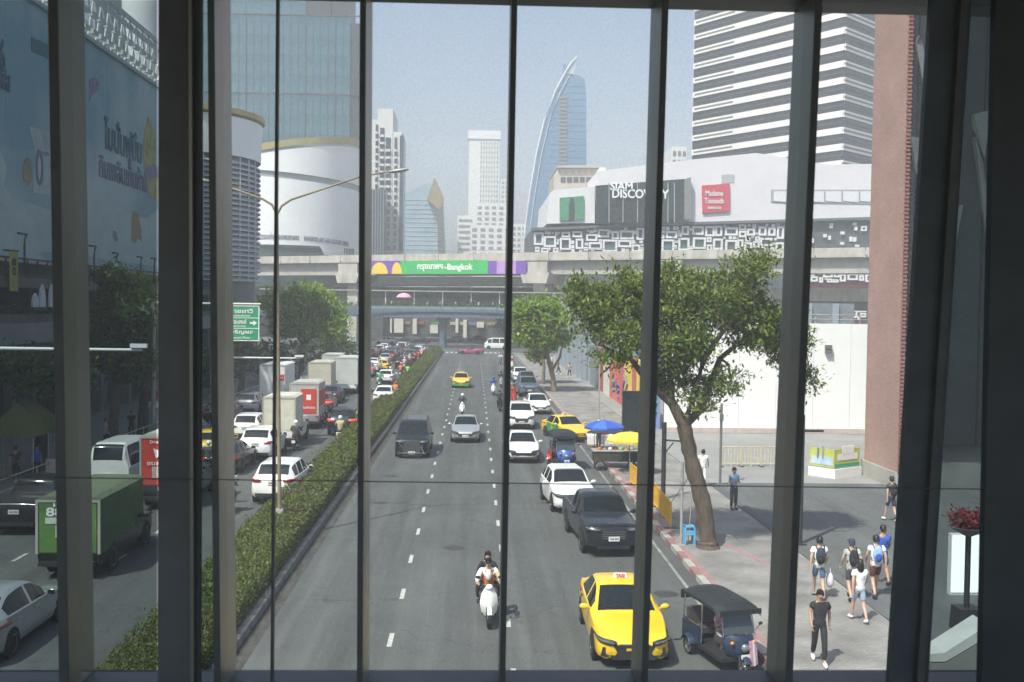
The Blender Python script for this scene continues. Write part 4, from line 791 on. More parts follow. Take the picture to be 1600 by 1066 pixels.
# the white frames of the band: random packing of squares, largest first
def frame_mesh(x0, x1, z0, z1, th, yy):
    b = MB(); d = .5
    b.bb((x0, yy - d, z0), (x1, yy, z0 + th)); b.bb((x0, yy - d, z1 - th), (x1, yy, z1)); b.bb((x0, yy - d + .02, z0 + th), (x0 + th, yy, z1 - th)); b.bb((x1 - th, yy - d + .02, z0 + th), (x1, yy, z1 - th)); return b
rs_ = random.Random(5); placed = []
def pack(px0, px1, yt_, yb_, tries, n, smin, smax):
    k = 0
    for i in range(tries):
        s = smax * (1 - i / tries) ** 1.3 + smin; ww = s * rs_.uniform(.65, 1.4); hh = s * rs_.uniform(.7, 1.3); x = rs_.uniform(px0, px1 - ww); y0 = yt_(x); y1 = yb_(x); y = rs_.uniform(y0, max(y0 + .1, y1 - hh))
        if y + hh > y1 + 1: continue
        if any(x < q[2] + .4 and x + ww > q[0] - .4 and y < q[3] + .4 and y + hh > q[1] - .4 for q in placed): continue
        placed.append((x, y, x + ww, y + hh)); a, c = PY(x, y, SY), PY(x + ww, y + hh, SY); fr = put('facade_frame', frame_mesh(a.x, c.x, c.z, a.z, .26 + .012 * s, SY - .02), WHITEP, sd_); k += 1
        if s > 9 and rs_.random() < .7: put('frame_pane', MB().bb((a.x + .4, SY - .12, c.z + .4), (c.x - .4, SY - .03, a.z - .4)), mat('frame_glass', (.06, .11, .11), .15, spec=.7, var=.5, scale=.2), fr)
        if k >= n: break
pack(834, 1228, lambda x: np.interp(x, [832, 1000, 1420], [362, 355, 343]), lambda x: 395, 9000, 250, 3.2, 13)
pack(1262, 1360, lambda x: 345, lambda x: 388, 60, 12, 2.5, 4); pack(1262, 1365, lambda x: 412, lambda x: 442, 700, 26, 4, 8); pack(1262, 1365, lambda x: 474, lambda x: 500, 700, 24, 4, 8)
put('red_shopfront', pprism([(1262, 408), (1420, 408), (1420, 505), (1262, 505)], SY, .1, .012).mesh(), mat('shopfront_darkred', (.12, .02, .03), .5, var=.6, scale=.3), sd_)
t = thing('beige_annex', 'beige roof annex with square windows behind the department store', 'building', (0, 0, 0)); BE = mat('annex_beige', (.42, .38, .34), .8, var=.12, scale=.3)
put('wall', pprism([(866, 274), (872, 262), (936, 262), (941, 268), (941, 330), (864, 330)], 262, 20).mesh(), BE, t); put('roof_slab', pprism([(870, 259), (940, 259), (940, 263), (870, 263)], 262, 22, 1).mesh(), CONC, t)
for k in range(6): x = 876 + k * 10; put('window', pprism([(x, 277), (x + 7.5, 277), (x + 7.5, 285), (x, 285)], 262, .1, .15).mesh(), mat('annex_window', (.10, .11, .11), .3), t); put('roof_panel', pprism([(x, 264), (x + 7.5, 264), (x + 7.5, 273), (x, 273)], 262, .1, .15).mesh(), mat('annex_panel', (.5, .44, .4), .8), t)
put('white_plant', pprism([(937, 262), (946, 262), (950, 285), (936, 290)], 255, 8).mesh(), WHITEP, t)

# ---------------------------------------------------------------- striped office tower
C0 = Vector((575 / 1600 * 285, 285, 0)); ld = Vector((-.57, .82, 0)); rd = Vector((.74, .67, 0)); LL, LR = 57., 46.
t = thing('striped_office_tower', 'tall office tower striped with white bands and dark windows', 'tower', tuple(C0))
def slab(z0, z1, o, name, m, a=0., b=1., face='L', extra=0.):
    d, L = (ld, LL) if face == 'L' else (rd, LR); nrm = Vector((-d.y, d.x, 0)) if face == 'L' else Vector((d.y, -d.x, 0))
    nrm = nrm if nrm.y < 0 else -nrm
    s0, s1 = d * (L * a), d * (L * b); q = nrm * o
    vs = [s0 + q, s1 + q, s1 - nrm * .5, s0 - nrm * .5]; vs = [(v.x, v.y, z0) for v in vs] + [(v.x, v.y, z1) for v in vs]
    return put(name, MB().add(vs, [(0, 3, 2, 1), (4, 5, 6, 7), (0, 1, 5, 4), (1, 2, 6, 5), (2, 3, 7, 6), (3, 0, 4, 7)]), m, t)
core = [(0, 0), tuple((ld * LL)[:2]), tuple((ld * LL + rd * LR)[:2]), tuple((rd * LR)[:2])]
put('core', MB().prism(core, 150), mat('tower_window_dark', (.030, .036, .042), .25, spec=.6, var=.3, scale=.08), t)
WB = mat('tower_band_white', (.74, .70, .68), .6, var=.04, scale=.1); WB2 = mat('tower_louver', (.16, .16, .17), .7)
fh = 4.62
for k in range(24):
    z = 44 + k * fh
    for face in 'LR':
        slab(z, z + 1.8, .35, 'white_band', WB, 0, 1, face)
        if face == 'L': slab(z + .6, z + 1.2, .37, 'louver_strip', WB2, .70, .985, face)
        else: slab(z + .6, z + 1.2, .37, 'louver_strip', WB2, .0, .42, face)
        slab(z + 3.2, z + 3.35, .12, 'transom', mat('transom_grey', (.10, .11, .12), .5), 0, 1, face)
slab(20, 43.5, .6, 'podium_wall', WHITEP, 0, 1, 'L'); slab(20, 43.5, .6, 'podium_wall', WHITEP, 0, 1, 'R')

# ---------------------------------------------------------------- glass tower on the left
Y = 352.; t = thing('glass_curtain_tower', 'big blue green glass curtain wall tower behind the white arts building', 'tower', (0, Y, 0))
xl, xr = PY(150, 200, Y).x, PY(561, 200, Y).x; zt_ = PY(540, 36, Y).z
put('core', MB().bb((xl, .3, 0), (xr, 40, zt_)), mat('curtain_core', (.03, .05, .055), .5), t)
put('penthouse', MB().bb((PY(518, 0, Y).x, .6, zt_), (PY(545, 0, Y).x, 20, zt_ + 14)), mat('penthouse_dark', (.05, .06, .07), .4), t)
put('upper_core', MB().bb((xl, .3, zt_ + .01), (PY(517, 0, Y).x, 40, zt_ + 16)), MATS['curtain_core'], t)
CW = mat('curtain_glass', (.115, .225, .25), .05, metal=.85, spec=1., var=.45, scale=.04, stretch=(.3, 1, 1)); pw = 5.0; ph = 6.6
pane = MB().box((0, 0, 0), (pw - .1, .1, ph - .02)).mesh(); nx = int((xr - xl) / pw)
for i in range(nx):
    for j in range(4 if i < nx - 11 else 20):
        zz = PY(400, 240, Y).z - 6 + (j if i >= nx - 11 else j + 9) * ph
        if zz > zt_ - 2 and i >= nx - 3: continue
        put('glass_pane', pane, CW, t, (xr - (i + .5) * pw if False else xl + (i + .5) * pw, .2 + random.uniform(-.02, .02), zz + ph / 2), (random.uniform(-.006, .006), 0, random.uniform(-.006, .006)))
MU = mat('mullion_dark', (.05, .06, .065), .5)
for i in range(nx * 2 + 1):
    big = i % 4 == 0; put('mullion', MB().bb((xl + i * pw / 2 - (.18 if big else .07), -.25 if big else -.05, 20), (xl + i * pw / 2 + (.18 if big else .07), .14, zt_)), MU, t)
for j in range(0, 24, 4): put('transom', MB().bb((xl, .02 if j % 4 else -.2, PY(400, 240, Y).z - 6 + j * ph - (.08 if j % 4 else .22)), (xr, .145, PY(400, 240, Y).z - 6 + j * ph + (.08 if j % 4 else .22))), MU, t)

# ---------------------------------------------------------------- white arts centre drum
Y = 288.; cx = PY(440, 300, Y).x; rad = PY(561, 300, Y - 3).x - cx
t = thing('arts_centre', 'white curved arts centre with a golden roof rim behind the viaduct', 'building', (cx, Y, 0))
AW = mat('arts_white', (.84, .84, .84), .6, var=.05, scale=.1)
def drum(z0f, z1f, rr, name, m, a0=-math.pi, a1=0., n=48):
    vs = []; fs = []
    for k in range(n + 1):
        q = a0 + (a1 - a0) * k / n; u = math.cos(q)
        vs += [(rr(u) * math.cos(q), rr(u) * math.sin(q), z0f(u)), (rr(u) * math.cos(q), rr(u) * math.sin(q), z1f(u))]
    fs = [(2 * k, 2 * k + 2, 2 * k + 3, 2 * k + 1) for k in range(n)]
    return put(name, MB().add(vs, fs).mesh(60), m, t)
zA = lambda y: PY(480, y, Y - rad).z
zr = lambda u: zA(240) + (u + .3) * (zA(224) - zA(240)) * 1.9 / 1.2
zb1 = lambda u: zA(270) - (u + .3) * (zA(270) - zA(288)) * .6 / 1.2
drum(lambda u: 0, lambda u: zA(386), lambda u: rad * .97, 'base_wall', mat('arts_window', (.05, .08, .08), .2, var=.4, scale=.3))
drum(lambda u: zA(383) - (2.2 if u > .62 else 0), lambda u: zb1(u) - .7, lambda u: rad, 'lower_wall', AW); drum(lambda u: zb1(u) - .7, lambda u: zb1(u) + .9, lambda u: rad * .975, 'ribbon_recess', mat('arts_recess', (.36, .40, .40), .5)); drum(lambda u: zb1(u) + .9, lambda u: zr(u) - 1.2, lambda u: rad * 1.0, 'upper_wall', AW)
drum(lambda u: zr(u) - 1.2, lambda u: zr(u) - .4, lambda u: rad * .985, 'rim_recess', mat('arts_recess')); drum(lambda u: zr(u) - .4, lambda u: zr(u) + 1.3, lambda u: rad * (1.01 + 0 * u), 'gold_rim', mat('rim_gold', (.42, .34, .14), .5, metal=.2, var=.12, scale=.3))
put('roof', MB().prism([(rad * .98 * math.cos(q), rad * .98 * math.sin(q)) for q in np.linspace(-math.pi, math.pi, 40)[:-1]], .4, Matrix.Translation((0, 0, zA(240) - 3))), AW, t)
for k, (key, a0, a1) in enumerate((('bacc_th', -1.86, -1.18), ('bacc_en', -1.12, -.44))):
    me = TXT[key].copy(); co = np.empty(len(me.vertices) * 3, np.float32); me.vertices.foreach_get('co', co); co = co.reshape(-1, 3); x0, x1 = co[:, 0].min(), co[:, 0].max()
    q = a0 + (co[:, 0] - x0) / (x1 - x0) * (a1 - a0); rr = rad + .06 + co[:, 2]; sc_ = (a1 - a0) * rad / (x1 - x0); zz = zA(371) + co[:, 1] * sc_ * 2.1 - 1.0 * np.clip((q + 1.2) / .8, 0, 1)
    me.vertices.foreach_set('co', np.stack([rr * np.cos(q), rr * np.sin(q), zz], 1).ravel().astype(np.float32)); me.update(); put('facade_lettering', me, mat('letter_grey', (.20, .20, .22), .6), t)
for k in range(7): q = -.52 + k * .035; put('window_slit', MB().box((rad * 1.002 * math.cos(q), rad * 1.002 * math.sin(q), zA(388)), (.25, .25, 1.6)), MATS['arts_window'], t)

# ---------------------------------------------------------------- shopping mall along the left pavement
XM = -29.0
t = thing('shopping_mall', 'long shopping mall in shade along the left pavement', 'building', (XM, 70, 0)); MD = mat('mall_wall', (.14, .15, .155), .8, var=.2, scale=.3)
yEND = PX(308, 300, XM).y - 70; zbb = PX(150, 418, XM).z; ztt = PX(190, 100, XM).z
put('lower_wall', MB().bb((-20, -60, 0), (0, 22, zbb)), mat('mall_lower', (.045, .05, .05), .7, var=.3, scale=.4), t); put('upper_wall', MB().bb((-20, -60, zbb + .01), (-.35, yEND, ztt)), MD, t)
for k in range(20): put('shop_pillar', MB().bb((.02, -58 + k * 4, 0), (.5, -57.3 + k * 4, 5.2)), CONCD, t)
put('shop_canopy', MB().bb((.02, -60, 5.3), (2.2, 22, 5.7)), CONCD, t)
# rooftop lattice with stepped white slats
LT = mat('lattice_white', (.55, .58, .58), .6, var=.1)
for k in range(int((yEND + 22) / 1.6)):
    y0_ = -22 + k * 1.6
    put('lattice_brace', MB().tube([(-.2, y0_, ztt), (-.2, y0_ + 1.6, ztt + 4.2)], .09, 5), LT, t); put('lattice_brace', MB().tube([(-.25, y0_ + 1.6, ztt), (-.25, y0_, ztt + 4.2)], .09, 5), LT, t)
    for j in range(3): put('lattice_slat', MB().bb((-.1, y0_ + .1, ztt + .7 + j * 1.3), (.25, y0_ + 1.15, ztt + 1.05 + j * 1.3)), LT, t)
put('lattice_rail', MB().bb((-.32, -24, ztt + 4.2), (0, yEND, ztt + 4.5)), LT, t); put('lattice_rail', MB().bb((-.32, -24, ztt - .1), (.1, yEND, ztt + .25)), LT, t)
p = PX(235, 60, XM - 1); put('roof_column', MB().lathe([(1.5, ztt), (1.5, ztt + 3.), (2., ztt + 6), (2., ztt + 8.5), (0.01, ztt + 8.5)], 14, Matrix.Translation((-1.5, p.y - 70, 0))).mesh(40), WHITEP, t)
# corner drum of the mall
yD = 118.; xR = PY(405, 300, yD).x; dr = 8.8; t2 = thing('louvred_corner_drum', 'round mall corner drum with grey louvres and a white top', 'building', (xR - dr, yD, 0)); zD = lambda y: PY(390, y, yD - 4).z
put('core', MB().lathe([(dr * .93, 0), (dr * .93, zD(172)), (.01, zD(172))], 40).mesh(40), mat('drum_core', (.13, .16, .18), .4), t2)
put('white_drum', MB().lathe([(dr, zD(246)), (dr * 1.02, zD(186)), (dr * .9, zD(186))], 40).mesh(40), AW, t2); put('gold_rim', MB().lathe([(dr * .95, zD(186)), (dr * 1.05, zD(182)), (dr * 1.05, zD(174)), (.01, zD(174))], 40).mesh(40), MATS['rim_gold'], t2)
nl = 24; LV = mat('louvre_grey', (.52, .55, .58), .5, var=.1)
for k in range(nl): z = zD(440) + (zD(250) - zD(440)) * k / nl; put('louvre', MB().lathe([(dr * .94, z + .35), (dr * 1.0, z), (dr * 1.0, z + .12), (dr * .94, z + .47)], 40).mesh(40), LV, t2)
for k in range(14): q = -2.4 + k * .17; put('louvre_post', MB().tube([(dr * 1.01 * math.cos(q), dr * 1.01 * math.sin(q), zD(440)), (dr * 1.01 * math.cos(q), dr * 1.01 * math.sin(q), zD(248))], .07, 5), LV, t2)
put('white_pylon', MB().bb((-dr - 3.5, -6.5, 0), (-dr + .5, -4.5, zD(45))), AW, t2)

# billboard on the mall
yb0, yb1 = 38., PX(306, 300, XM).y
def bbmat():
    m = bpy.data.materials.new('billboard_print'); m.use_nodes = True; n = m.node_tree; b = n.nodes['Principled BSDF']; b.inputs['Roughness'].default_value = .5
    tc = n.nodes.new('ShaderNodeTexCoord'); nz = n.nodes.new('ShaderNodeTexNoise'); nz.inputs['Scale'].default_value = .11; nz.inputs['Detail'].default_value = 5; n.links.new(tc.outputs['Object'], nz.inputs[0])
    rp = n.nodes.new('ShaderNodeValToRGB'); e = rp.color_ramp.elements; e[0].position = .42; e[0].color = (.20, .37, .46, 1); e[1].position = .62; e[1].color = (.44, .55, .59, 1); n.links.new(nz.outputs['Fac'], rp.inputs[0]); n.links.new(rp.outputs[0], b.inputs['Base Color']); return m
bt = thing('billboard', 'huge pale blue advertising billboard with dessert pictures on the mall', 'billboard', (XM, 70, zbb)); BBM = bbmat()
npan = 8; zb0 = 0.1; zb1_ = ztt - zbb
for k in range(npan): a = yb0 + (yb1 - yb0) * k / npan - 70; put('print_panel', MB().bb((.02, a + .01, zb0), (.2, a + (yb1 - yb0) / npan - .01, zb1_ - .15)), BBM, bt)
put('top_frame', MB().bb((0, yb0 - 70, zb1_ - .14), (.45, yb1 - 70, zb1_ + .15)), mat('frame_pale', (.4, .45, .46), .5), bt); put('bottom_frame', MB().bb((0, yb0 - 70, -.2), (.45, yb1 - 70, .09)), MATS['frame_pale'], bt)
def bbp(x, y): p = PX(x, y, XM + .25); return Vector((.25, p.y - 70, p.z - zbb))
def bbtext(key, x0, y0, x1, y1, m, h):
    a, c = bbp(x0, y0), bbp(x1, y1); put_text(key, m, bt, (.24, (a.y + c.y) / 2, (a.z + c.z) / 2), (abs(c.y - a.y), h), (math.pi / 2, 0, math.pi / 2), 'billboard_text')
BT = mat('bb_text_blue', (.09, .16, .22), .6); BT2 = mat('bb_text_purple', (.16, .16, .27), .6)
bbtext('bb1', 163, 222, 222, 232, BT, 3.3); bbtext('bb2', 155, 262, 230, 278, BT2, 2.0); bbtext('bb3', 0, 85, 8, 88, BT, 2.0); bbtext('bb4', 0, 122, 16, 128, BT, 1.3); bbtext('bb5', 56, 262, 68, 262, BT2, 2.4)
def bbshape(name, poly, m, off):
    v = [bbp(x, y) for x, y in poly]; n = len(v); put(name, MB().add([(.2 + off, p.y, p.z) for p in v] + [(.2, p.y, p.z) for p in v], [tuple(range(n))] + [(i, (i + 1) % n, n + (i + 1) % n, n + i) for i in range(n)]), m, bt)
CRM = mat('bb_cream', (.46, .56, .58), .6, var=.1, scale=.6); TAN = mat('bb_tan', (.34, .24, .14), .6, var=.3, scale=.8); YEL = mat('bb_yellow', (.42, .38, .12), .6, var=.35, scale=1.2); PUR = mat('bb_purple', (.26, .20, .34), .6, var=.3, scale=.9)
bbshape('printed_cream', [(138, 300), (150, 312), (162, 318), (180, 312), (198, 328), (214, 338), (230, 342), (250, 325), (250, 418), (138, 400)], CRM, .01)
bbshape('printed_cream', [(-40, 230), (0, 232), (12, 262), (8, 290), (20, 310), (60, 322), (85, 330), (85, 395), (-40, 385)], CRM, .01)
bbshape('printed_dessert', [(232, 182), (236, 190), (242, 212), (246, 240), (244, 266), (250, 280), (250, 312), (236, 310), (230, 290), (226, 262), (224, 230), (227, 205)], YEL, .03); bbshape('printed_fruit', [(228, 262), (240, 256), (250, 262), (250, 276), (236, 280), (226, 274)], PUR, .05)
bbshape('printed_cone', [(206, 345), (208, 332), (213, 330), (217, 336), (221, 360), (222, 378), (216, 372), (212, 380), (206, 376)], TAN, .03); bbshape('printed_leaf', [(177, 360), (182, 362), (185, 376), (181, 378), (177, 368)], PUR, .03)
bbshape('printed_cup', [(46, 197), (80, 208), (80, 305), (52, 300), (56, 240)], mat('bb_cup', (.48, .52, .54), .6, var=.2, scale=.8), .02); bbshape('printed_ball', [(36, 268), (40, 250), (46, 246), (50, 254), (50, 284), (44, 290), (38, 282)], TAN, .035); bbshape('printed_label', [(58, 235), (76, 238), (78, 244), (60, 242)], PUR, .04)
bbshape('printed_figure', [(140, 125), (150, 122), (156, 130), (154, 140), (146, 148), (140, 158)], PUR, .03); bbshape('printed_panel', [(50, 58), (76, 70), (76, 92), (50, 80)], BT, .03)

# raised walkway in front of the mall
wx = -26.5; t = thing('raised_walkway', 'raised walkway with a dark railing along the mall front', 'walkway', (wx, 70, 0)); zW = PX(120, 432, wx).z
put('deck', MB().bb((-2.1, -45, zW - .9), (0, 40, zW - .3)), CONCD, t); put('deck_edge', MB().bb((.01, -45, PX(0, 540, wx).z), (.25, 40, PX(0, 506, wx).z)), mat('walkway_fascia', (.26, .29, .31), .7, var=.15, scale=.4), t)
DKM = mat('dark_metal', (.03, .032, .032), .5)
zt1 = PX(0, 402, wx).z
for k in range(60): put('railing_post', MB().bb((-.05, -44.6 + k * 1.4, zW - .3), (.01, -44.52 + k * 1.4, zt1)), DKM, t); put('railing_lattice', MB().tube([(-.02, -44.6 + k * 1.4, zW - .2), (-.02, -43.2 + k * 1.4, zt1 - .1)], .03, 4), DKM, t)
put('top_rail', MB().bb((-.08, -45, zt1), (.04, 40, zt1 + .1)), DKM, t); put('bottom_rail', MB().bb((-.08, -45, zW - .25), (.04, 40, zW - .12)), DKM, t)
C = np.stack([rng.normal(-.3, .2, 6000), rng.uniform(-45, 40, 6000), PX(0, 492, wx).z + rng.normal(0, .25, 6000)], 1); o = put('planter_foliage', leaves(C, .22), LEAF['dark'], t); o['kind'] = 'stuff'
put('planter_box', MB().bb((-.9, -45, PX(0, 508, wx).z), (-.01, 40, PX(0, 492, wx).z)), CONCD, t)
for i in range(14): put('walkway_column', MB().bb((-1.4, -42 + i * 6, 0), (-.8, -41.4 + i * 6, zW - .9)), CONCD, t)
for i, (x, yt_) in enumerate(((37, 366), (146, 385), (181, 396), (219, 402), (240, 404))):
    p = PX(x, 410, wx); zz = PX(x, yt_, wx).z; l = thing('hooked_lamp', 'small black hooked lamp on the walkway railing, %s from the left' % ['first', 'second', 'third', 'fourth', 'fifth'][i], 'lamp', (wx + .05, p.y, zW - .1), 0, 'hooked lamps along the walkway'); h = zz - zW + .1
    put('post', MB().tube([(0, 0, 0), (0, 0, h * .75), (0, .1, h * .9), (0, .3, h)], .06, 6), DKM, l); put('lamp_head', MB().box((0, -.25, h), (.14, 1.1, .12)), DKM, l)
p = PX(21, 455, wx + .3); l = thing('yellow_banner', 'narrow yellow vertical banner hanging by the walkway', 'banner', (wx + .3, p.y, p.z)); hh = PX(21, 393, wx + .3).z - p.z; put('banner_cloth', MB().bb((0, -.5, 0), (.04, .5, hh)), mat('banner_olive_yellow', (.45, .40, .08), .7, var=.2, scale=2), l); put_text('bb4', TEXTK, l, (.05, 0, hh * .75), (.5, .5), (math.pi / 2, 0, math.pi / 2), 'banner_text'); put_text('bb5', TEXTK, l, (.05, 0, hh * .5), (.4, .5), (math.pi / 2, 0, math.pi / 2), 'banner_text')
put('bracket', MB().bb((-.3, -.6, hh), (.06, .6, hh + .08)), DKM, l)
for i, (x, yt_) in enumerate(((52, 458), (63, 444), (78, 444))):
    p = PX(x, 480, wx + .25); h = PX(x, yt_, wx + .25).z - p.z; l = thing('white_sail_ornament', 'white pointed sail ornament by the walkway, %s of three' % ['small left one', 'middle one', 'right one'][i], 'ornament', (wx + .3, p.y, p.z), 0, 'white sail ornaments')
    put('sail', MB().add([(0, -.42, 0), (0, .42, 0), (0, .40, h * .4), (0, .26, h * .75), (0, 0, h), (0, -.26, h * .75), (0, -.40, h * .4), (.12, -.42, 0), (.12, .42, 0), (.12, .40, h * .4), (.12, .26, h * .75), (.12, 0, h), (.12, -.26, h * .75), (.12, -.40, h * .4)], [tuple(range(7)), tuple(range(7, 14))[::-1]] + [(i_, (i_ + 1) % 7, 7 + (i_ + 1) % 7, 7 + i_) for i_ in range(7)]), WHITEP, l); put('foot', MB().bb((-.05, -.5, -.2), (.2, .5, 0)), DKM, l)

# ---------------------------------------------------------------- right: brick block, hoarding, mural
def brickmat():
    m = bpy.data.materials.new('terracotta'); m.use_nodes = True; n = m.node_tree; b = n.nodes['Principled BSDF']; b.inputs['Roughness'].default_value = .8
    tc = n.nodes.new('ShaderNodeTexCoord'); mp = n.nodes.new('ShaderNodeMapping'); mp.inputs['Rotation'].default_value = (R(90), 0, R(90)); n.links.new(tc.outputs['Object'], mp.inputs[0]); br = n.nodes.new('ShaderNodeTexBrick'); br.inputs['Scale'].default_value = 4.; br.inputs['Mortar Size'].default_value = .02
    br.inputs['Color1'].default_value = (.46, .255, .205, 1); br.inputs['Color2'].default_value = (.55, .34, .28, 1); br.inputs['Mortar'].default_value = (.50, .42, .39, 1)
    sp = n.nodes.new('ShaderNodeSeparateXYZ'); cb = n.nodes.new('ShaderNodeCombineXYZ'); n.links.new(tc.outputs['Object'], sp.inputs[0]); n.links.new(sp.outputs['Y'], cb.inputs['X']); n.links.new(sp.outputs['Z'], cb.inputs['Y']); n.links.new(cb.outputs[0], br.inputs['Vector']); n.links.new(br.outputs['Color'], b.inputs['Base Color'])
    nz = n.nodes.new('ShaderNodeTexNoise'); nz.inputs['Scale'].default_value = .5; nz.inputs['Detail'].default_value = 6; n.links.new(tc.outputs['Object'], nz.inputs[0]); mx = n.nodes.new('ShaderNodeMix'); mx.data_type = 'RGBA'; mx.blend_type = 'MULTIPLY'; mx.inputs[0].default_value = .45; n.links.new(br.outputs['Color'], mx.inputs[6]); n.links.new(nz.outputs['Fac'], mx.inputs[7]); n.links.new(mx.outputs[2], b.inputs['Base Color'])
    bp = n.nodes.new('ShaderNodeBump'); bp.inputs['Strength'].default_value = .5; bp.inputs['Distance'].default_value = .02; bp.invert = True; n.links.new(br.outputs['Fac'], bp.inputs['Height']); n.links.new(bp.outputs[0], b.inputs['Normal']); return m
p0, p1 = PG(1346, 742, .12), PG(1388, 757, .12); XB = (p0.x + p1.x) / 2; yB1 = p0.y; yB0 = PX(1409, 500, XB).y
t = thing('brick_block', 'pink brick building corner with a dark end wall at the right', 'building', (XB, yB0, 0)); BR = brickmat(); zU = 1.6
put('brick_wall', MB().bb((0, 0, .9), (.18, yB1 - yB0, 32)), BR, t); put('plinth', MB().bb((-.12, -.05, .1), (.45, yB1 - yB0 + .1, .88)), CONC, t)
DP = mat('dark_cladding', (.022, .027, .029), .35, var=.25, scale=.4)
put('end_wall', MB().bb((.19, .02, 2.2), (14, yB1 - yB0 - .05, 32)), DP, t); put('brick_back', MB().bb((.41, .5, 0), (14, yB1 - yB0, 2.19)), CONCD, t)
bm_ = MB()
for k in range(176): bm_.box((.02 + (.03 if k % 2 else 0), -.10, 1.0 + k * .176), (.20, .12, .09))
o = put('toothed_brick_edge', bm_, mat('brick_red', (.30, .13, .10), .75, var=.25, scale=6), t); o['kind'] = 'stuff'
FC = mat('facet_grey', (.13, .14, .14), .35, var=.15, scale=.5)
def facet(pts, o=.25):
    yy = yB0 - .05; v = [PY(x, y, yy) for x, y in pts]; n = len(v)
    b = MB().add([(p.x - XB, -.05 - (o if i == 0 else .03), p.z) for i, p in enumerate(v)] + [(p.x - XB, .02, p.z) for p in v], [tuple(range(n))] + [(i, (i + 1) % n, n + (i + 1) % n, n + i) for i in range(n)]); put('cladding_facet', b, FC, t)
for f_ in ([(1434, 57), (1440, 62), (1449, 110), (1445, 148), (1431, 68)], [(1420, 215), (1444, 216), (1432, 275)], [(1436, 290), (1440, 292), (1440, 330)], [(1518, 180), (1548, 172), (1538, 250), (1520, 200)], [(1520, 215), (1536, 255), (1546, 330), (1544, 400)], [(1470, 120), (1500, 130), (1486, 230)], [(1465, 330), (1505, 320), (1480, 450)]): facet(f_)
for k in range(8): put('cladding_joint', MB().bb((.44 + k * 1.55, -.03, 2.2), (.50 + k * 1.55, .019, 32)), mat('joint_black', (.006, .006, .007), .6), t)

pw0 = PG(1020, 662, .12); Yh = 66.
t = thing('white_hoarding', 'tall plain white site hoarding across the plaza', 'hoarding', (12.4, Yh, .12)); HW = mat('hoarding_white', (.88, .86, .85), .6, var=.04, scale=.4)
xe = PY(1420, 600, Yh).x; hx = np.arange(12.4, xe, 2.44); zH = PY(1200, 508, Yh).z
for i, x in enumerate(hx): put('hoarding_panel', MB().bb((x - 12.4, random.uniform(-.012, .012), .35), (x - 12.4 + 2.42, .12, zH)), HW, t); put('back_post', MB().bb((x - 12.4, .14, 0), (x - 12.3, .3, zH)), DKM, t)
put('skirting', MB().bb((0, -.05, .02), (xe - 12.4, .11, .34)), mat('skirting_pink', (.52, .42, .40), .8, var=.15), t)
for (x, y) in ((1292, 552), (1292, 545)): p = PY(x, y, Yh); put('flood_lamp', MB().bb((p.x - 12.4 - .15, -.3, p.z - .12), (p.x - 12.4 + .25, -.02, p.z + .12)), CONCD, t)
# scaffold strip above the hoarding
t = thing('scaffold_fence', 'pale mesh scaffold fence standing above the hoarding', 'scaffold', (12.6, Yh + 1.2, 0)); z2 = PY(1200, 492, Yh + 1.2).z
for i in range(18): put('scaffold_post', MB().tube([(i * 1.0, 0, 0), (i * 1.0, 0, z2)], .04, 6), CONC, t)
for k in range(3): put('scaffold_rail', MB().tube([(0, -.06, zH + .1 + k * .3), (17, -.06, zH + .1 + k * .3)], .03, 6), CONC, t)
# mural wall along the pavement
Ym0, Ym1 = Yh + 2, 108.
t = thing('mural_wall', 'colourful painted mural wall in red and yellow along the pavement', 'wall', (12.3, Ym0, .12)); cols = [(.40, .10, .06), (.62, .45, .06), (.55, .42, .12), (.60, .44, .05), (.16, .22, .45), (.48, .10, .06), (.45, .09, .06), (.50, .14, .08), (.68, .66, .62), (.68, .66, .62), (.45, .09, .08), (.22, .22, .24), (.24, .24, .26), (.25, .25, .27)]
order = [4, 3, 2, 1, 0, 3, 2, 6, 5, 7, 6, 8, 9, 10, 11, 12, 13, 12]
nw = len(order)
for i, k in enumerate(order):
    m = mat('mural_%d' % k, cols[k], .8, scale=.9, col2=tuple(min(1, c_ * 1.5 + .05) for c_ in cols[k]) if k < 8 else None, var=.1 if k >= 8 else 0, stretch=(1, 1.5, .6))
    a = i * (Ym1 - Ym0) / nw; put('mural_panel', MB().bb((random.uniform(-.02, .02), a, 0), (.2, a + (Ym1 - Ym0) / nw - .02, 4.2)), m, t)
for i in range(14):
    a = random.uniform(0, 24); h = random.uniform(.8, 3); z = random.uniform(.2, 1.3); pts = [(-.05, a + random.uniform(-.6, .6) * 1., z + h * q / 6) for q in range(7)]; put('painted_stroke', MB().tube(pts, .09, 5), mat('mural_stroke_%d' % (i % 4), [(.08, .30, .12), (.30, .10, .22), (.10, .18, .40), (.5, .12, .06)][i % 4], .8), t)
# grey shuttered booth and columns farther along the pavement
t = thing('bluegrey_building', 'blue grey building with tall columns behind the trees at the corner', 'building', (12.0, 112, 0)); put('wall', MB().bb((.4, 0, 0), (30, 40, 9)), mat('bluegrey_wall', (.18, .20, .23), .7, var=.2, scale=.3), t)
for k in range(8): put('column', MB().bb((-.1, k * 5, 0), (.38, k * 5 + 1.2, 9)), mat('bluegrey_col', (.27, .31, .36), .6), t)
for k in range(10): put('front_column', MB().bb((.5 + k * 3, -.3, 0), (1.2 + k * 3, -.02, 9)), MATS['bluegrey_col'], t)
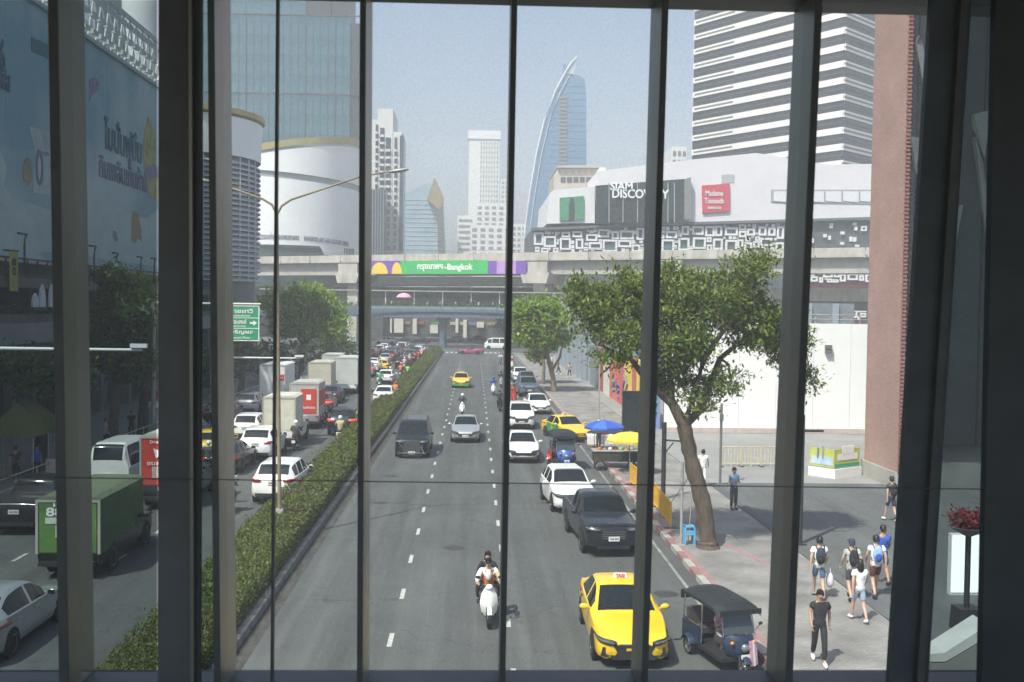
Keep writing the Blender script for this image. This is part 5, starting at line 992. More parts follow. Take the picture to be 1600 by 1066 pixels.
# shops beyond the crossing
t = thing('far_shop_row', 'row of shops and white panels beyond the crossing', 'building', (-30, 268, 0)); put('wall', MB().bb((-60, 0, 0), (140, 20, 9.5)), mat('shop_dark', (.06, .065, .065), .8, var=.5, scale=.25), t)
for (x0, x1, y0_, y1_) in ((596, 612, 498, 520), (616, 630, 498, 520), (645, 651, 498, 522), (712, 716, 498, 520), (724, 729, 500, 528), (672, 684, 508, 521), (745, 756, 503, 512)):
    a, c = PY(x0, y0_, 267), PY(x1, y1_, 267); put('white_panel', MB().bb((a.x + 30, -1.2, c.z), (c.x + 30, -.02, a.z)), mat('panel_cream', (.62, .58, .52), .7), t)
for k in range(40): put('shop_sign', MB().bb((-58 + k * 4.8, -.4, 3.2), (-58 + k * 4.8 + random.uniform(2, 4), -.02, 4.0)), mat('shop_sign_%d' % (k % 5), [(.35, .08, .06), (.08, .2, .1), (.4, .38, .34), (.1, .14, .3), (.3, .22, .1)][k % 5], .6), t)
# ---------------------------------------------------------------- traffic towards the camera (fronts face -Y)
def gp_(x, y): p = PG(x, y); return p
def front_at(x, y, L): p = PG(x, y); return (p.x, p.y + L, 0)
t = car('sedan', 'all yellow taxi sedan nearest the camera in the kerb lane', front_at(992, 1048, 2.28), R(-.5), 'yellow', plate=PLATEY, name='yellow_taxi', cat='taxi', trim=PLAST); taxi_sign(t, 1.5, .3)
for s in (-1, 1): put('bumper_vent', MB().box((s * .62, -2.19, .42), (.26, .12, .20), Matrix.Rotation(0, 4, 'Z'), taper=(.7, 1)), PLAST, t)
put('wide_intake', MB().box((0, -2.275, .36), (1.0, .12, .20), taper=(.72, 1)), PLAST, t); put('chrome_strip', MB().box((0, -2.29, .60), (.7, .06, .02)), CHROME, t)
t = car('pickup', 'black double cab pickup truck behind the yellow taxi', front_at(950, 872, 2.55), R(4), 'black'); put('front_bumper', MB().box((0, -2.55, .52), (1.6, .14, .22), taper=(.95, 1)), PT['black'], t); put('hood_badge', MB().box((0, -2.3, 1.1), (.3, .04, .02)), CHROME, t); put('skid_plate', MB().box((0, -2.5, .36), (1.1, .2, .1)), PLAST, t)
put('roof_rail', MB().tube([(.62, -.1, 1.74), (.62, .8, 1.72)], .03), PLAST, t)
t = car('hatch', 'white small crossover with black glass behind the black pickup', front_at(893, 804, 2.03), R(5), 'white', name='small_crossover'); put('roof_panel', MB().box((0, .45, 1.555), (1.1, 1.3, .025), taper=(.9, .9)), PT['white'], t); 
t = car('sedan', 'white sedan with a black V shaped grille in the second lane', front_at(818, 725, 2.28), 0, 'white'); put('wide_grille', MB().box((0, -2.285, .50), (1.2, .1, .11), taper=(1.15, 1)), PLAST, t)
for s in (-1, 1): put('bumper_vent', MB().box((s * .68, -2.15, .36), (.34, .14, .17), taper=(.8, 1)), PLAST, t)
car('suv', 'white off road car with round lamps behind the white V grille sedan', front_at(815, 672, 2.2), 0, 'white', name='off_road_car')
car('sedan', 'white sedan in the kerb lane beside the white off road car', front_at(841, 648, 2.2), R(4), 'white')
car('pickup', 'blue grey pickup truck ahead of the white kerb lane sedan', front_at(826, 621, 2.5), R(2), 'bluegrey')
car('hatch', 'white hatchback farthest back in the kerb lane queue', front_at(814, 598, 2.0), R(2), 'white', far=True)
car('hatch', 'dark grey hatchback roof showing behind the blue grey pickup', front_at(824, 606, 2.0), R(2), 'grey', far=True)
t = car('sedan', 'yellow and green taxi pulled in at an angle to the kerb', (PG(888, 690).x, PG(888, 690).y + 1.6, 0), R(18), 'yellow', lower='green', plate=PLATEY, name='two_tone_taxi', cat='taxi'); taxi_sign(t, 1.5, .3); put('green_bumper', MB().box((0, -2.16, .36), (1.5, .26, .24), taper=(.95, .9)), PT['green'], t)
t = car('sedan', 'yellow and green taxi alone in the middle lane', front_at(720, 607, 2.28), 0, 'yellow', lower='green', plate=PLATEY, name='two_tone_taxi', cat='taxi'); taxi_sign(t, 1.5, .3); put('green_bumper', MB().box((0, -2.18, .38), (1.6, .3, .26), taper=(.95, .9)), PT['green'], t)
car('sedan', 'silver sedan beside the dark van', front_at(727, 693, 2.28), 0, 'silver')
t = car('mpv', 'dark luxury people carrier van with a big chrome grille next to the hedge', front_at(643, 717, 2.5), 0, 'black'); put('chrome_lower', MB().box((0, -2.49, .30), (1.5, .1, .05)), CHROME, t)
for s in (-1, 1): put('chrome_blade', MB().tube([(s * .72, -2.44, .86), (s * .5, -2.52, .60), (s * .66, -2.47, .30)], .025, 6), CHROME, t)
p = PG(735, 554); car('sports', 'maroon low sports car crossing at the junction', (p.x, p.y + 1, 0), R(-93), 'maroon')
p = PG(772, 546); car('van', 'white passenger van crossing side on at the junction', (p.x + .5, 195.5, 0), R(-90), 'white')

# ---------------------------------------------------------------- traffic going away on the left
def rear_at(x, y, L): p = PG(x, y); return (p.x, p.y + L, 0)
A = math.pi
t = car('sedan', 'silver grey sedan cut off at the bottom left corner', (-11.4, 25.0, 0), A, 'silver', scale=1.0)
# green covered truck
def boxtruck(name, label, loc, rz, cab, box, L=3.2, wd=1.75, h=2.0, z0=.85, roof=None, cabh=1.75, cat='truck', group=None, rear=None):
    t = car('pickup', label, loc, rz, cab, name=name, cat=cat, group=group)
    bx_ = put('cargo_box', MB().box((0, 2.62 - L / 2, z0 + h / 2), (wd, L, h), taper=(.97, 1)), box, t)
    put('box_roof', MB().box((0, 2.62 - L / 2, z0 + h + .05), (wd * .99, L + .04, .1), taper=(.8, 1)), roof or box, t)
    put('corner_trim', MB().bb((-wd / 2 - .015, 2.60, z0), (-wd / 2 + .06, 2.645, z0 + h)).bb((wd / 2 - .06, 2.60, z0), (wd / 2 + .015, 2.645, z0 + h)).bb((-wd / 2 + .06, 2.60, z0 + h - .07), (wd / 2 - .06, 2.645, z0 + h)), CONC, t)
    put('step_bumper', MB().box((0, 2.7, .48), (1.6, .22, .12)), PLAST, t)
    return t
GRC = mat('green_cover', (.055, .12, .03), .7, var=.25, scale=1.2, bump=.3, bscale=6); GRR = mat('green_roof', (.13, .16, .09), .8, var=.2, scale=1.5)
t = boxtruck('green_covered_truck', 'green covered truck with white number lettering on its rear, lower left', rear_at(107, 905, 2.6), A, 'black', GRC, 4.0, 1.85, 1.6, .75, GRR)  # black body colour stands in for shadow on the truck's lower part
put('rear_panel', MB().box((0, 2.635, 1.52), (1.66, .02, 1.45)), mat('green_panel', (.10, .22, .05), .6, var=.3, scale=1.3), t)
put_text('t888', TEXTW, t, (.25, 2.66, 2.0), (.75, .26), (math.pi / 2, 0, math.pi), 'rear_lettering'); put_text('thy', TEXTW, t, (.25, 2.66, 2.2), (.32, .11), (math.pi / 2, 0, math.pi), 'rear_lettering')
put('notice_sheet', MB().box((.2, 2.655, 1.74), (.9, .012, .18)), mat('notice_pale', (.45, .52, .42), .7, scale=9, col2=(.65, .7, .6)), t); put('notice_sheet', MB().box((.1, 2.655, 1.42), (.5, .012, .36)), MATS['notice_pale'], t)
car('pickup', 'black pickup truck in the shade left of the green truck', (-15.9, 38.5, 0), A, 'black')
car('van', 'white passenger van left of the red advert box truck', (-15.4, 46.0, 0), A, 'white')
REDB = mat('box_red', (.55, .05, .03), .55, var=.1, scale=1.5); t = boxtruck('red_box_pickup', 'dark pickup with a red delivery box marked by a white bird', (-12.2, 43.2, 0), A, 'black', REDB, 2.6, 1.75, 1.9, 1.0, mat('box_pale_roof', (.5, .47, .42), .7))
put('white_bird', MB().add([(.10, 2.655, 2.35), (-.28, 2.655, 2.42), (.05, 2.655, 2.2), (.25, 2.655, 2.05), (.35, 2.655, 2.45)], [(0, 1, 2), (0, 2, 3), (0, 3, 4)]), TEXTW, t)
put('code_label', MB().box((0.05, 2.655, 1.5), (.7, .012, .45)), mat('notice_white', (.62, .58, .55), .7, scale=12, col2=(.45, .25, .22)), t); put_text('logistic', TEXTW, t, (0, 2.66, 1.88), (1.2, .2), (A / 2, 0, A), 'rear_lettering'); put_text('phone', TEXTW, t, (0, 2.66, 2.7), (1., .12), (A / 2, 0, A), 'rear_lettering')
t = car('sedan', 'yellow and green taxi between the dark columns on the left', (-13.9, 55.5, 0), A, 'yellow', lower='green', name='two_tone_taxi', cat='taxi'); taxi_sign(t)
car('sedan', 'black sedan ahead of the red box pickup', (-12.0, 51.0, 0), A, 'black')
car('suv', 'white sport utility car nearest the hedge with red tail lamps', rear_at(428, 790, 2.25), A + R(-2), 'white')
car('suv', 'white crossover behind the canvas topped pickup', rear_at(398, 722, 2.25), A, 'white')
car('hatch', 'white hatchback in the far left lane beside the canvas pickup', rear_at(382, 690, 2.0), A, 'white')
CANV = mat('canvas_cream', (.58, .55, .46), .85, var=.15, scale=2, bump=.6, bscale=4)
boxtruck('canvas_pickup', 'white pickup with a tall cream canvas cargo cover', rear_at(436, 699, 2.6), A, 'white', CANV, 2.7, 1.85, 1.9, .95, CANV)
t = boxtruck('red_panel_truck', 'cargo pickup with a red and white advert on its rear', rear_at(475, 671, 2.6), A, 'silver', mat('box_grey', (.45, .43, .40), .7, var=.15, scale=1.5), 3.0, 1.9, 2.1, .9)
put('red_advert', MB().box((-.3, 2.64, 1.85), (1.0, .02, 1.6)), REDB, t); put('white_mark', MB().box((-.3, 2.655, 2.1), (.3, .012, .35)), TEXTW, t); put_text('logistic', TEXTW, t, (-.3, 2.66, 1.45), (.85, .18), (A / 2, 0, A), 'rear_lettering')
put('side_advert', MB().box((-.965, 1.2, 2.0), (.02, 2.6, 1.0)), REDB, t)
WBX = mat('box_white', (.70, .70, .68), .6, var=.06, scale=1.5)
t = boxtruck('white_delivery_truck', 'white delivery truck with a red logo on its box in the outer lane', (-16.3, 86, 0), A, 'white', WBX, 4.4, 2.1, 2.3, .9); put('red_stripe', MB().box((-.5, 2.64, 2.2), (.9, .02, .5)), REDB, t); put_text('phone', TEXTW, t, (-.5, 2.66, 2.2), (.7, .14), (A / 2, 0, A), 'rear_lettering')
boxtruck('beige_box_truck', 'beige box truck ahead of the red advert truck', (-13.4, 92, 0), A, 'beige', mat('box_beige', (.52, .48, .38), .7, var=.12, scale=1.5), 3.2, 2.0, 2.2, .9)
boxtruck('grey_box_truck', 'tall grey box truck behind the two tone far taxi', rear_at(541, 616, 2.6), A, 'white', mat('box_lightgrey', (.52, .53, .52), .6, var=.12, scale=1.), 3.6, 2.1, 2.4, .9)
boxtruck('grey_box_truck', 'small grey box truck in the second lane far ahead', (-14.6, 108, 0), A, 'silver', MATS['box_lightgrey'], 3.2, 2.0, 2.1, .9)
car('suv', 'black sport utility car with lit red tail lamps by the hedge', rear_at(533, 682, 2.25), A, 'black', brake=True)
car('sedan', 'dark red sedan ahead of the red advert truck', (-11.6, 79.5, 0), A, 'darkred', brake=True)
car('sedan', 'dark blue sedan beside the grey box truck', (-11.9, 86.5, 0), A, 'darkblue')
car('sedan', 'white sedan beside the hedge ahead of the motor scooters', rear_at(598, 632, 2.25), A, 'white')
car('hatch', 'white hatchback ahead of the beige box truck', rear_at(508, 618, 2.), A, 'white')
t = car('sedan', 'yellow and green taxi in the far queue on the left', rear_at(596, 581, 2.25), A, 'yellow', lower='green', name='two_tone_taxi', cat='taxi', far=True); taxi_sign(t)
car('sedan', 'grey sedan in the outer left lane ahead of the white van', (-16.9, 61.5, 0), A, 'grey'); car('suv', 'black sport utility car in the outer left lane beside the pavement railing', (-16.8, 69.5, 0), A, 'black'); car('hatch', 'silver hatchback in the outer left lane behind the white delivery truck', (-16.7, 77.5, 0), A, 'silver')
# the far queue, lane by lane
cols_ = ['white', 'grey', 'black', 'silver', 'darkblue', 'bluegrey', 'red', 'white', 'black', 'silver']
kinds = ['sedan', 'hatch', 'suv', 'sedan', 'pickup']; words = ['first', 'second', 'third', 'fourth', 'fifth', 'sixth', 'seventh', 'eighth', 'ninth', 'tenth', 'eleventh', 'twelfth', 'thirteenth', 'fourteenth', 'fifteenth', 'sixteenth']
i = 0
for ln, (X, y0_, nm) in enumerate(((-9.3, 108, 'hedge lane'), (-12.5, 118, 'middle lane'), (-15.8, 98, 'pavement lane'))):
    yy = y0_; k = 0
    while yy < 182:
        if not (ln == 1 and abs(yy - 133) < 7) and not (ln == 0 and 112 < yy < 132):
            kd = kinds[(i * 7 + 3) % 5]; c_ = cols_[(i * 3 + ln) % 10]
            car(kd, '%s %s, %s car back in the %s of the far left queue' % (c_, {'sedan': 'sedan', 'hatch': 'hatchback', 'suv': 'sport utility car', 'pickup': 'pickup'}[kd], words[k], nm), (X + random.uniform(-.2, .2), yy, 0), A + R(random.uniform(-1.5, 1.5)), c_, far=True, group='cars queueing at the far left junction', brake=random.random() < .5); k += 1
        i += 1; yy += 6.3 + random.uniform(-.3, .6)
for i, (x, y, kd, c_) in enumerate(((655, 538, 'sedan', 'black'), (710, 536, 'hatch', 'grey'), (745, 534, 'sedan', 'darkblue'), (815, 538, 'suv', 'black'), (600, 540, 'suv', 'silver'))):
    p = PG(x, y); car(kd, '%s %s crossing the junction side on, %s from the left' % (c_, kd if kd != 'suv' else 'sport utility car', words[[1, 2, 3, 4, 0][i]]), (p.x, p.y + 4, 0), R(-90), c_, far=True, group='cars crossing at the junction')

# ---------------------------------------------------------------- motor scooters and riders
p = PG(763, 984); L0 = (p.x, p.y + .75, 0)
scooter('white rounded motor scooter carrying two people in the middle lane', L0, R(2), 'white')
r1 = person('scooter rider in a white shirt and orange sleeves with dark glasses', L0, R(2), 'rider', ('tee', 'white'), ('trousers', 'darkgrey'), 'short', 'black', SKIN2)
put('vest', TXT[('tee', 'rider')], CL['orange'], r1).scale = (1.06, 1.02, .985)
for s in (-1, 1): put('sleeve', MB().tube([Vector(lerp(POSES['rider']['sh' + 'RL'[s > 0]], POSES['rider']['el' + 'RL'[s > 0]], .35)), Vector(POSES['rider']['el' + 'RL'[s > 0]]), Vector(lerp(POSES['rider']['el' + 'RL'[s > 0]], POSES['rider']['wr' + 'RL'[s > 0]], .8))], [.074, .062, .05], 10).mesh(60), CL['white' if s < 0 else 'beige'], r1)
put('shirt_front', MB().ell((0, -.015, 1.2), (.085, .05, .15), 10, 8).mesh(60), CL['white'], r1)
put('sunglasses', MB().box((0, -.075, 1.53), (.13, .03, .035)), PLAST, r1)
person('scooter passenger in dark clothes with long black hair behind the rider', L0, R(2), 'pillion', ('long', 'black'), ('trousers', 'black'), 'long', 'black', SKIN2)
def bike(x, y, rz, col_, lab, shirt, hat, legs='darkgrey', g=None):
    p = PG(x, y); l = (p.x, p.y + (.7 if rz == 0 else -.1), 0); scooter('%s motor scooter %s' % (col_, lab), l, rz, col_, g)
    person('scooter rider in %s top and %s helmet %s' % (shirt, hat, lab), l, rz, 'rider', ('long', shirt), ('trousers', legs), 'helmet', 'black', hat=hat, group=g)
bike(722, 651, 0, 'white', 'behind the silver sedan', 'darkgrey', 'white')
bike(771, 618, 0, 'white', 'beside the taxi in the middle lane', 'blue', 'blue'); bike(781, 643, 0, 'black', 'left of the white off road car', 'navy', 'black'); bike(783, 606, 0, 'silver', 'left of the far white hatchback', 'darkgrey', 'black'); bike(782, 570, 0, 'grey', 'alone near the junction on the right', 'white', 'black'); bike(803, 632, 0, 'red', 'between the two right hand lanes', 'red', 'black')
bike(800, 577, 0, 'white', 'by the kerb near the corner pavement', 'red', 'white')
bike(532, 693, A, 'white', 'behind the black car by the hedge', 'beige', 'white'); bike(327, 742, A, 'black', 'between the dark columns on the left', 'darkgrey', 'white'); bike(618, 634 - 8, A, 'yellow', 'squeezing past the white sedan by the hedge', 'orange', 'red'); bike(594, 606, A, 'green', 'left of the white sedan by the hedge', 'green', 'green'); bike(610, 597, A, 'white', 'in front of the far two tone taxi', 'white', 'white'); bike(626, 590, A, 'red', 'in the scooter group, middle one', 'orange', 'red'); bike(637, 592, A, 'black', 'in the scooter group, right one', 'lime', 'black'); bike(632, 578, A, 'white', 'in the scooter group, farthest one', 'pink', 'white'); bike(357, 800, A, 'black', 'filtering left of the white hedgeside car', 'navy', 'black'); bike(505, 664, A, 'red', 'filtering behind the dark red sedan', 'grey', 'red'); bike(463, 702, A, 'black', 'filtering beside the canvas pickup', 'darkgrey', 'white'); bike(654, 565, A, 'black', 'close to the far end of the hedge', 'red', 'black'); bike(640, 572, A, 'silver', 'behind the farthest scooter by the hedge', 'beige', 'white')

# ---------------------------------------------------------------- three wheeled taxis
def tuktuk(label, loc, rz, body, side, canopy, near=False):
    t = thing('three_wheel_taxi', label, 'tuk-tuk', loc, rz); ty, rm = wheel2(.25, .14); ty2, rm2 = wheel2(.27, .18)
    for (x, y, a, b_) in ((0, -1.25, ty, rm), (-.62, .85, ty2, rm2), (.62, .85, ty2, rm2)):
        o = put('wheel', a, TYRE, t, (x, y, .26)); put('rim', b_, RIM, o)
    put('floor', MB().box((0, .1, .40), (1.2, 2.3, .1)), PLAST, t)
    fc = MB(); n = 9; vs = []
    for z, y, hw in ((.40, -1.10, .30), (.6, -1.24, .42), (.85, -1.22, .46), (1.05, -1.08, .48)):
        for k in range(n): q = -1 + 2 * k / (n - 1); vs.append((hw * q, y + .28 * q * q, z))
    fc.add(vs, [(i * n + k, i * n + k + 1, (i + 1) * n + k + 1, (i + 1) * n + k) for i in range(3) for k in range(n - 1)]); m_ = len(fc.v); fc.add([(x * .96, y + .06, z) for x, y, z in fc.v], [(i * n + k, (i + 1) * n + k, (i + 1) * n + k + 1, i * n + k + 1) for i in range(3) for k in range(n - 1)]); put('front_cowl', fc.mesh(60), PT[body], t)
    put('front_mudguard', MB().lathe([(.28, -.1), (.32, 0), (.28, .1)], 12, Matrix.Translation((0, -1.25, .26)) @ Matrix.Rotation(A / 2, 4, 'Y'), A / 2 + .5, A / 2 + 2.6).mesh(60), PT[body], t)
    put('headlight', MB().ell((0, -1.28, .78), (.12, .08, .12), 12, 8).mesh(50), LAMP, t)
    for s in (-1, 1): put('fork', MB().tube([(s * .11, -1.25, .26), (s * .11, -1.1, .7)], .03, 6), CHROME, t); put('indicator', MB().ell((s * .33, -1.16, .9), (.06, .05, .05), 8, 6).mesh(50), AMBER, t)
    put('windscreen', MB().add([(-.46, -.93, 1.06), (.46, -.93, 1.06), (.42, -.72, 1.66), (-.42, -.72, 1.66)], [(0, 1, 2, 3)]), mat('tuk_glass', (.05, .06, .065), .08, spec=.8), t)
    put('windscreen_frame', MB().tube([(-.49, -.94, 1.0), (-.45, -.72, 1.7), (.45, -.72, 1.7), (.49, -.94, 1.0)], .025, 6), CHROME, t)
    for s in (-1, 1):
        put('side_panel', MB().box((s * .60, .75, .68), (.07, 1.1, .46)), PT[side], t); put('roof_post', MB().tube([(s * .58, .2, .5), (s * .56, .2, 1.72)], .022, 6), CHROME, t); put('roof_post', MB().tube([(s * .6, 1.3, .6), (s * .58, 1.28, 1.75)], .022, 6), CHROME, t)
        put('grab_rail', MB().tube([(s * .63, .25, .98), (s * .63, 1.25, .98)], .02, 6), CHROME, t); put('mudguard', MB().lathe([(.29, -.13), (.34, 0), (.29, .13)], 12, Matrix.Translation((s * .64, .85, .26)) @ Matrix.Rotation(A / 2, 4, 'Y'), A / 2 + .3, A / 2 + 2.8).mesh(60), PT[side], t)
        put('mirror', MB().tube([(s * .48, -.9, 1.1), (s * .62, -.95, 1.3)], .01, 5).ell((s * .64, -.95, 1.33), (.07, .02, .05), 8, 6).mesh(50), PLAST, t)
    n = 10; m2 = 8; vs = []
    for j in range(m2 + 1):
        yy = -1.0 + 2.5 * j / m2; dz = -.16 * max(0, (abs(j / m2 - .5) - .3) / .2) ** 2
        for k in range(n + 1): q = -1 + 2 * k / n; vs.append((.66 * q, yy, 1.90 + dz - .16 * q ** 4))
    f0 = [(j * (n + 1) + k, j * (n + 1) + k + 1, (j + 1) * (n + 1) + k + 1, (j + 1) * (n + 1) + k) for j in range(m2) for k in range(n)]
    cb = MB().add(vs, f0); cb.add([(x, y, z - .06) for x, y, z in vs], [q[::-1] for q in f0]); put('canopy', cb.mesh(60), canopy, t); put('canopy_fringe', MB().bb((-.68, 1.3, 1.5), (.68, 1.36, 1.75)).bb((-.62, -1.02, 1.62), (.62, -.97, 1.76)), canopy, t)
    put('front_seat', MB().box((0, -.2, .72), (.55, .4, .14)), mat('seat_dark', (.06, .05, .06), .6), t); put('rear_seat', MB().box((0, .85, .70), (1.1, .5, .16)), MATS['seat_dark'], t); put('seat_back', MB().box((0, 1.15, 1.0), (1.1, .14, .55)), MATS['seat_dark'], t); put('handlebar', MB().tube([(-.34, -.62, 1.02), (0, -.78, 1.0), (.34, -.62, 1.02)], .02, 6), PLAST, t); put('number_plate', MB().box((0, -1.31, .55), (.26, .015, .12)), PLATE, t); put('rear_board', MB().box((0, 1.42, .62), (1.15, .06, .5)), PT[side], t)
    return t
BC = mat('canopy_black', (.015, .018, .02), .6, var=.3, scale=3, bump=.4, bscale=4)
p = PG(884, 739); tuktuk('blue fronted tuk-tuk waiting behind the white crossover', (p.x, p.y + 1.5, 0), R(3), 'blue', 'red', BC)
person('tuk-tuk driver in a white shirt behind the white crossover', (p.x - .0, p.y + 1.2, 0), R(3), 'driver', ('tee', 'white'), ('trousers', 'navy'), 'short', 'black')
p = PG(1152, 1066); TT = (p.x, p.y + 1.35, 0); t = tuktuk('tuk-tuk with a black hood and blue body parked at the bottom right', TT, R(14), 'darkblue', 'darkblue', BC); t.scale = (.82,) * 3
put('striped_flap', MB().add([(.12, -1.37, .28), (.44, -1.20, .28), (.44, -1.10, .95), (.12, -1.24, .95)], [(0, 1, 2, 3)]), CL['pink'], t); put('flap_stripe', MB().add([(.24, -1.335, .28), (.33, -1.29, .28), (.33, -1.175, .95), (.24, -1.22, .95)], [(0, 1, 2, 3)]), TEXTW, t)
person('tuk-tuk driver in a pink top leaning under the black hood', TT, R(14), 'driver', ('tee', 'pink'), ('trousers', 'grey'), 'short', 'black', scale=.82)
# ---------------------------------------------------------------- people on the right pavement (facing -Y at rz 0)
def at(x, y, z=.13): return PG(x, y, z)
person('man in a black T-shirt and dark trousers walking towards the camera', at(1279, 1036), R(-8), 'walk', ('tee', 'black'), ('trousers', 'black'), 'short', 'white', SKIN)
q = person('man in a white T-shirt with a dark backpack carrying a plastic bag', PG(1279, 935, .13), A + R(-8), 'walk', ('tee', 'white'), ('shorts', 'denim'), 'short', 'grey', SKIN2, 1.03); backpack(q, 'navy', 'walk', 'black')
p = PG(1279, 935, .13); bg_ = thing('plastic_bag', 'pale carrier bag hanging from the hand of the man with the dark backpack', 'bag', (p.x + .33, p.y + .06, p.z + .28)); put('bag', MB().ell((0, 0, .22), (.10, .16, .22), 10, 8).mesh(60), cloth('bag', (.62, .58, .66)), bg_); put('handle', MB().tube([(0, -.06, .40), (0, 0, .56), (0, .06, .40)], .012, 5), MATS['cloth_bag'], bg_)
q = person('person in a patterned shirt and navy cap with a black bag', PG(1329, 938, .13), A, 'walk2', ('tee', 'pattern'), ('shorts', 'darkgrey'), 'cap', 'black', SKIN2, 1.02); backpack(q, 'black', 'walk2')
person('woman in a white top and pale denim shorts walking away', at(1342, 972), A + R(5), 'walk', ('tee', 'white'), ('shorts', 'lightdenim'), 'long', 'white', SKIN2, .97)
q = person('man in a white T-shirt with a bright blue backpack and maroon shorts', at(1367, 933), A + R(-4), 'walk2', ('tee', 'white'), ('shorts', 'maroon'), 'short', 'darkgrey', SKIN2, 1.04); backpack(q, 'skyblue', 'walk2', 'blue')
person('person in a bright blue shirt at the front of the walking group', at(1378, 913), A, 'walk', ('tee', 'blue'), ('shorts', 'navy'), 'short', 'black', SKIN, 1.04)
q = person('pedestrian in dark shirt and navy shorts near the brick building corner', at(1392, 815), A + R(12), 'walk', ('tee', 'darkgrey'), ('shorts', 'navy'), 'short', 'white', SKIN2, 1.03); backpack(q, 'black', 'walk')
person('man in a pale blue shirt standing right of the tree trunk', at(1146, 797), R(20), 'hold', ('tee', 'skyblue'), ('trousers', 'darkgrey'), 'short', 'black', SKIN, 1.02)
person('person in white half hidden behind the tree trunk', at(1098, 760), R(160), 'walk', ('tee', 'white'), ('trousers', 'white'), 'short', 'grey', SKIN2)
person('street vendor in a navy shirt and white cap beside the yellow parasol', at(999, 757), R(100), 'hold', ('long', 'navy'), ('trousers', 'navy'), 'cap', 'black', SKIN, hat='white')
person('vendor in a red top under the blue parasol', at(935, 703), R(30), 'hold', ('tee', 'red'), ('trousers', 'darkgrey'), 'cap', 'black', SKIN, hat='white')
for i, (x, y, c_) in enumerate(((862, 575, 'white'), (872, 585, 'darkgrey'), (848, 566, 'skyblue'), (890, 590, 'beige'))): person('%s shirted pedestrian under the corner trees' % c_, at(x, y), random.uniform(0, 6), 'walk', ('tee', c_), group='pedestrians at the corner')
for i, (x, y, c_) in enumerate(((1300, 790, 'grey'),)): pass

# ---------------------------------------------------------------- trees
tb = at(1106, 856); tr = [(tb + Vector((0, 0, -.1)), .46), (tb + Vector((0, 0, .25)), .30), (PY(1100, 790, tb.y), .27), (PY(1080, 720, tb.y), .25), (PY(1069, 665, tb.y), .24)]
tip = tr[-1][0]; q = lambda x, y, dy=0: PY(x, y, tb.y + dy)
limbs = [[(tip, .22), (q(1050, 630), .16), (q(1015, 600, .3), .12), (q(970, 540, .5), .07), (q(930, 500, .6), .03)], [(tip, .20), (q(1085, 615, -.3), .15), (q(1100, 560, -.4), .12), (q(1128, 520, -.4), .08), (q(1170, 470, -.3), .03)], [(tip, .16), (q(1095, 640, .4), .13), (q(1125, 560, 1), .10), (q(1175, 520, 1.4), .06), (q(1240, 510, 1.6), .03)], [(q(1050, 630), .12), (q(1045, 560, .9), .09), (q(1050, 480, 1.2), .05), (q(1060, 430, 1.2), .02)], [(q(1015, 600, .3), .09), (q(985, 560, -1), .06), (q(940, 540, -1.2), .03)]]
bl = [(q(930, 480, .4), (.85, 1.3, .8)), (q(985, 460, .6), (1.0, 1.6, .9)), (q(960, 535, -.6), (1.0, 1.3, .75)), (q(1045, 520, .2), (1.2, 1.6, 1.1)), (q(1060, 450, .8), (1.1, 1.6, .9)), (q(1120, 470, .3), (1.2, 1.6, 1.1)), (q(1165, 440, .2), (.8, 1.3, .95)), (q(1180, 510, .6), (1., 1.5, .9)), (q(1225, 530, 1.0), (.7, 1.2, 1.0)), (q(1090, 545, -.4), (.8, 1.2, .6)), (q(1125, 595, -.3), (.85, 1., .45)), (q(1085, 620, -.5), (.7, .9, .35)), (q(1252, 590, 1.0), (.35, .7, .7)), (q(1055, 585, .8), (.8, .9, .6)), (q(1190, 412, .3), (.3, .5, .5)), (q(905, 455, .4), (.45, .8, .45))]
tree('street_tree', 'large leafy street tree with a leaning trunk on the right pavement', tuple(tb), [(p_, r_) for p_, r_ in tr], limbs, bl, 36000, .19, 'tree', BARK, .23, aspect=.40, shell_=.3)
for k, (x, y) in enumerate(((1075, 850), (1045, 790))):
    a, c = at(x, y), q(1084, 735); rp_ = put('guy_rope', MB().tube([a, c], .015, 5), mat('rope_pale', (.45, .42, .34), .8)); tag(rp_, 'pale guy rope from the %s to the leaning street tree' % ('blue stand' if k == 0 else 'yellow railing'), 'rope')
ct = at(866, 612); q2 = lambda x, y, dy=0: PY(x, y, ct.y + dy)
tree('corner_tree', 'round bright green tree with light trunks at the far corner', tuple(ct), [(ct + Vector((0, 0, -.1)), .30), (q2(864, 590), .24), (q2(858, 565), .2), (q2(852, 540), .16)], [[(q2(862, 580), .16), (q2(875, 558, .5), .12), (q2(880, 530, .5), .06)], [(q2(852, 540), .13), (q2(835, 515, .4), .08), (q2(822, 495, .4), .03)], [(q2(852, 540), .12), (q2(855, 505), .07), (q2(850, 480), .03)]], [(q2(835, 495, .3), (2.2, 2.6, 1.9)), (q2(860, 498), (1.7, 2.4, 2.0)), (q2(815, 510, .5), (1.2, 1.8, 1.3)), (q2(842, 525), (2.2, 2.2, 1.1)), (q2(870, 525, .4), (1.0, 1.6, 1.0))], 9000, .42, 'bright', BARKL, .42, aspect=.6)
c2 = at(848, 600); tree('corner_tree', 'slender pale trunk tree left of the round corner tree', tuple(c2), [(c2 + Vector((0, 0, -.1)), .22), (PY(850, 575, c2.y), .17), (PY(847, 545, c2.y), .12), (PY(845, 520, c2.y), .06)], [], [(PY(848, 530, c2.y + 1), (1.8, 1.8, 1.1)), (PY(838, 556, c2.y + 1), (.8, 1, .5))], 2200, .42, 'tree', BARKL, .4, aspect=.6)
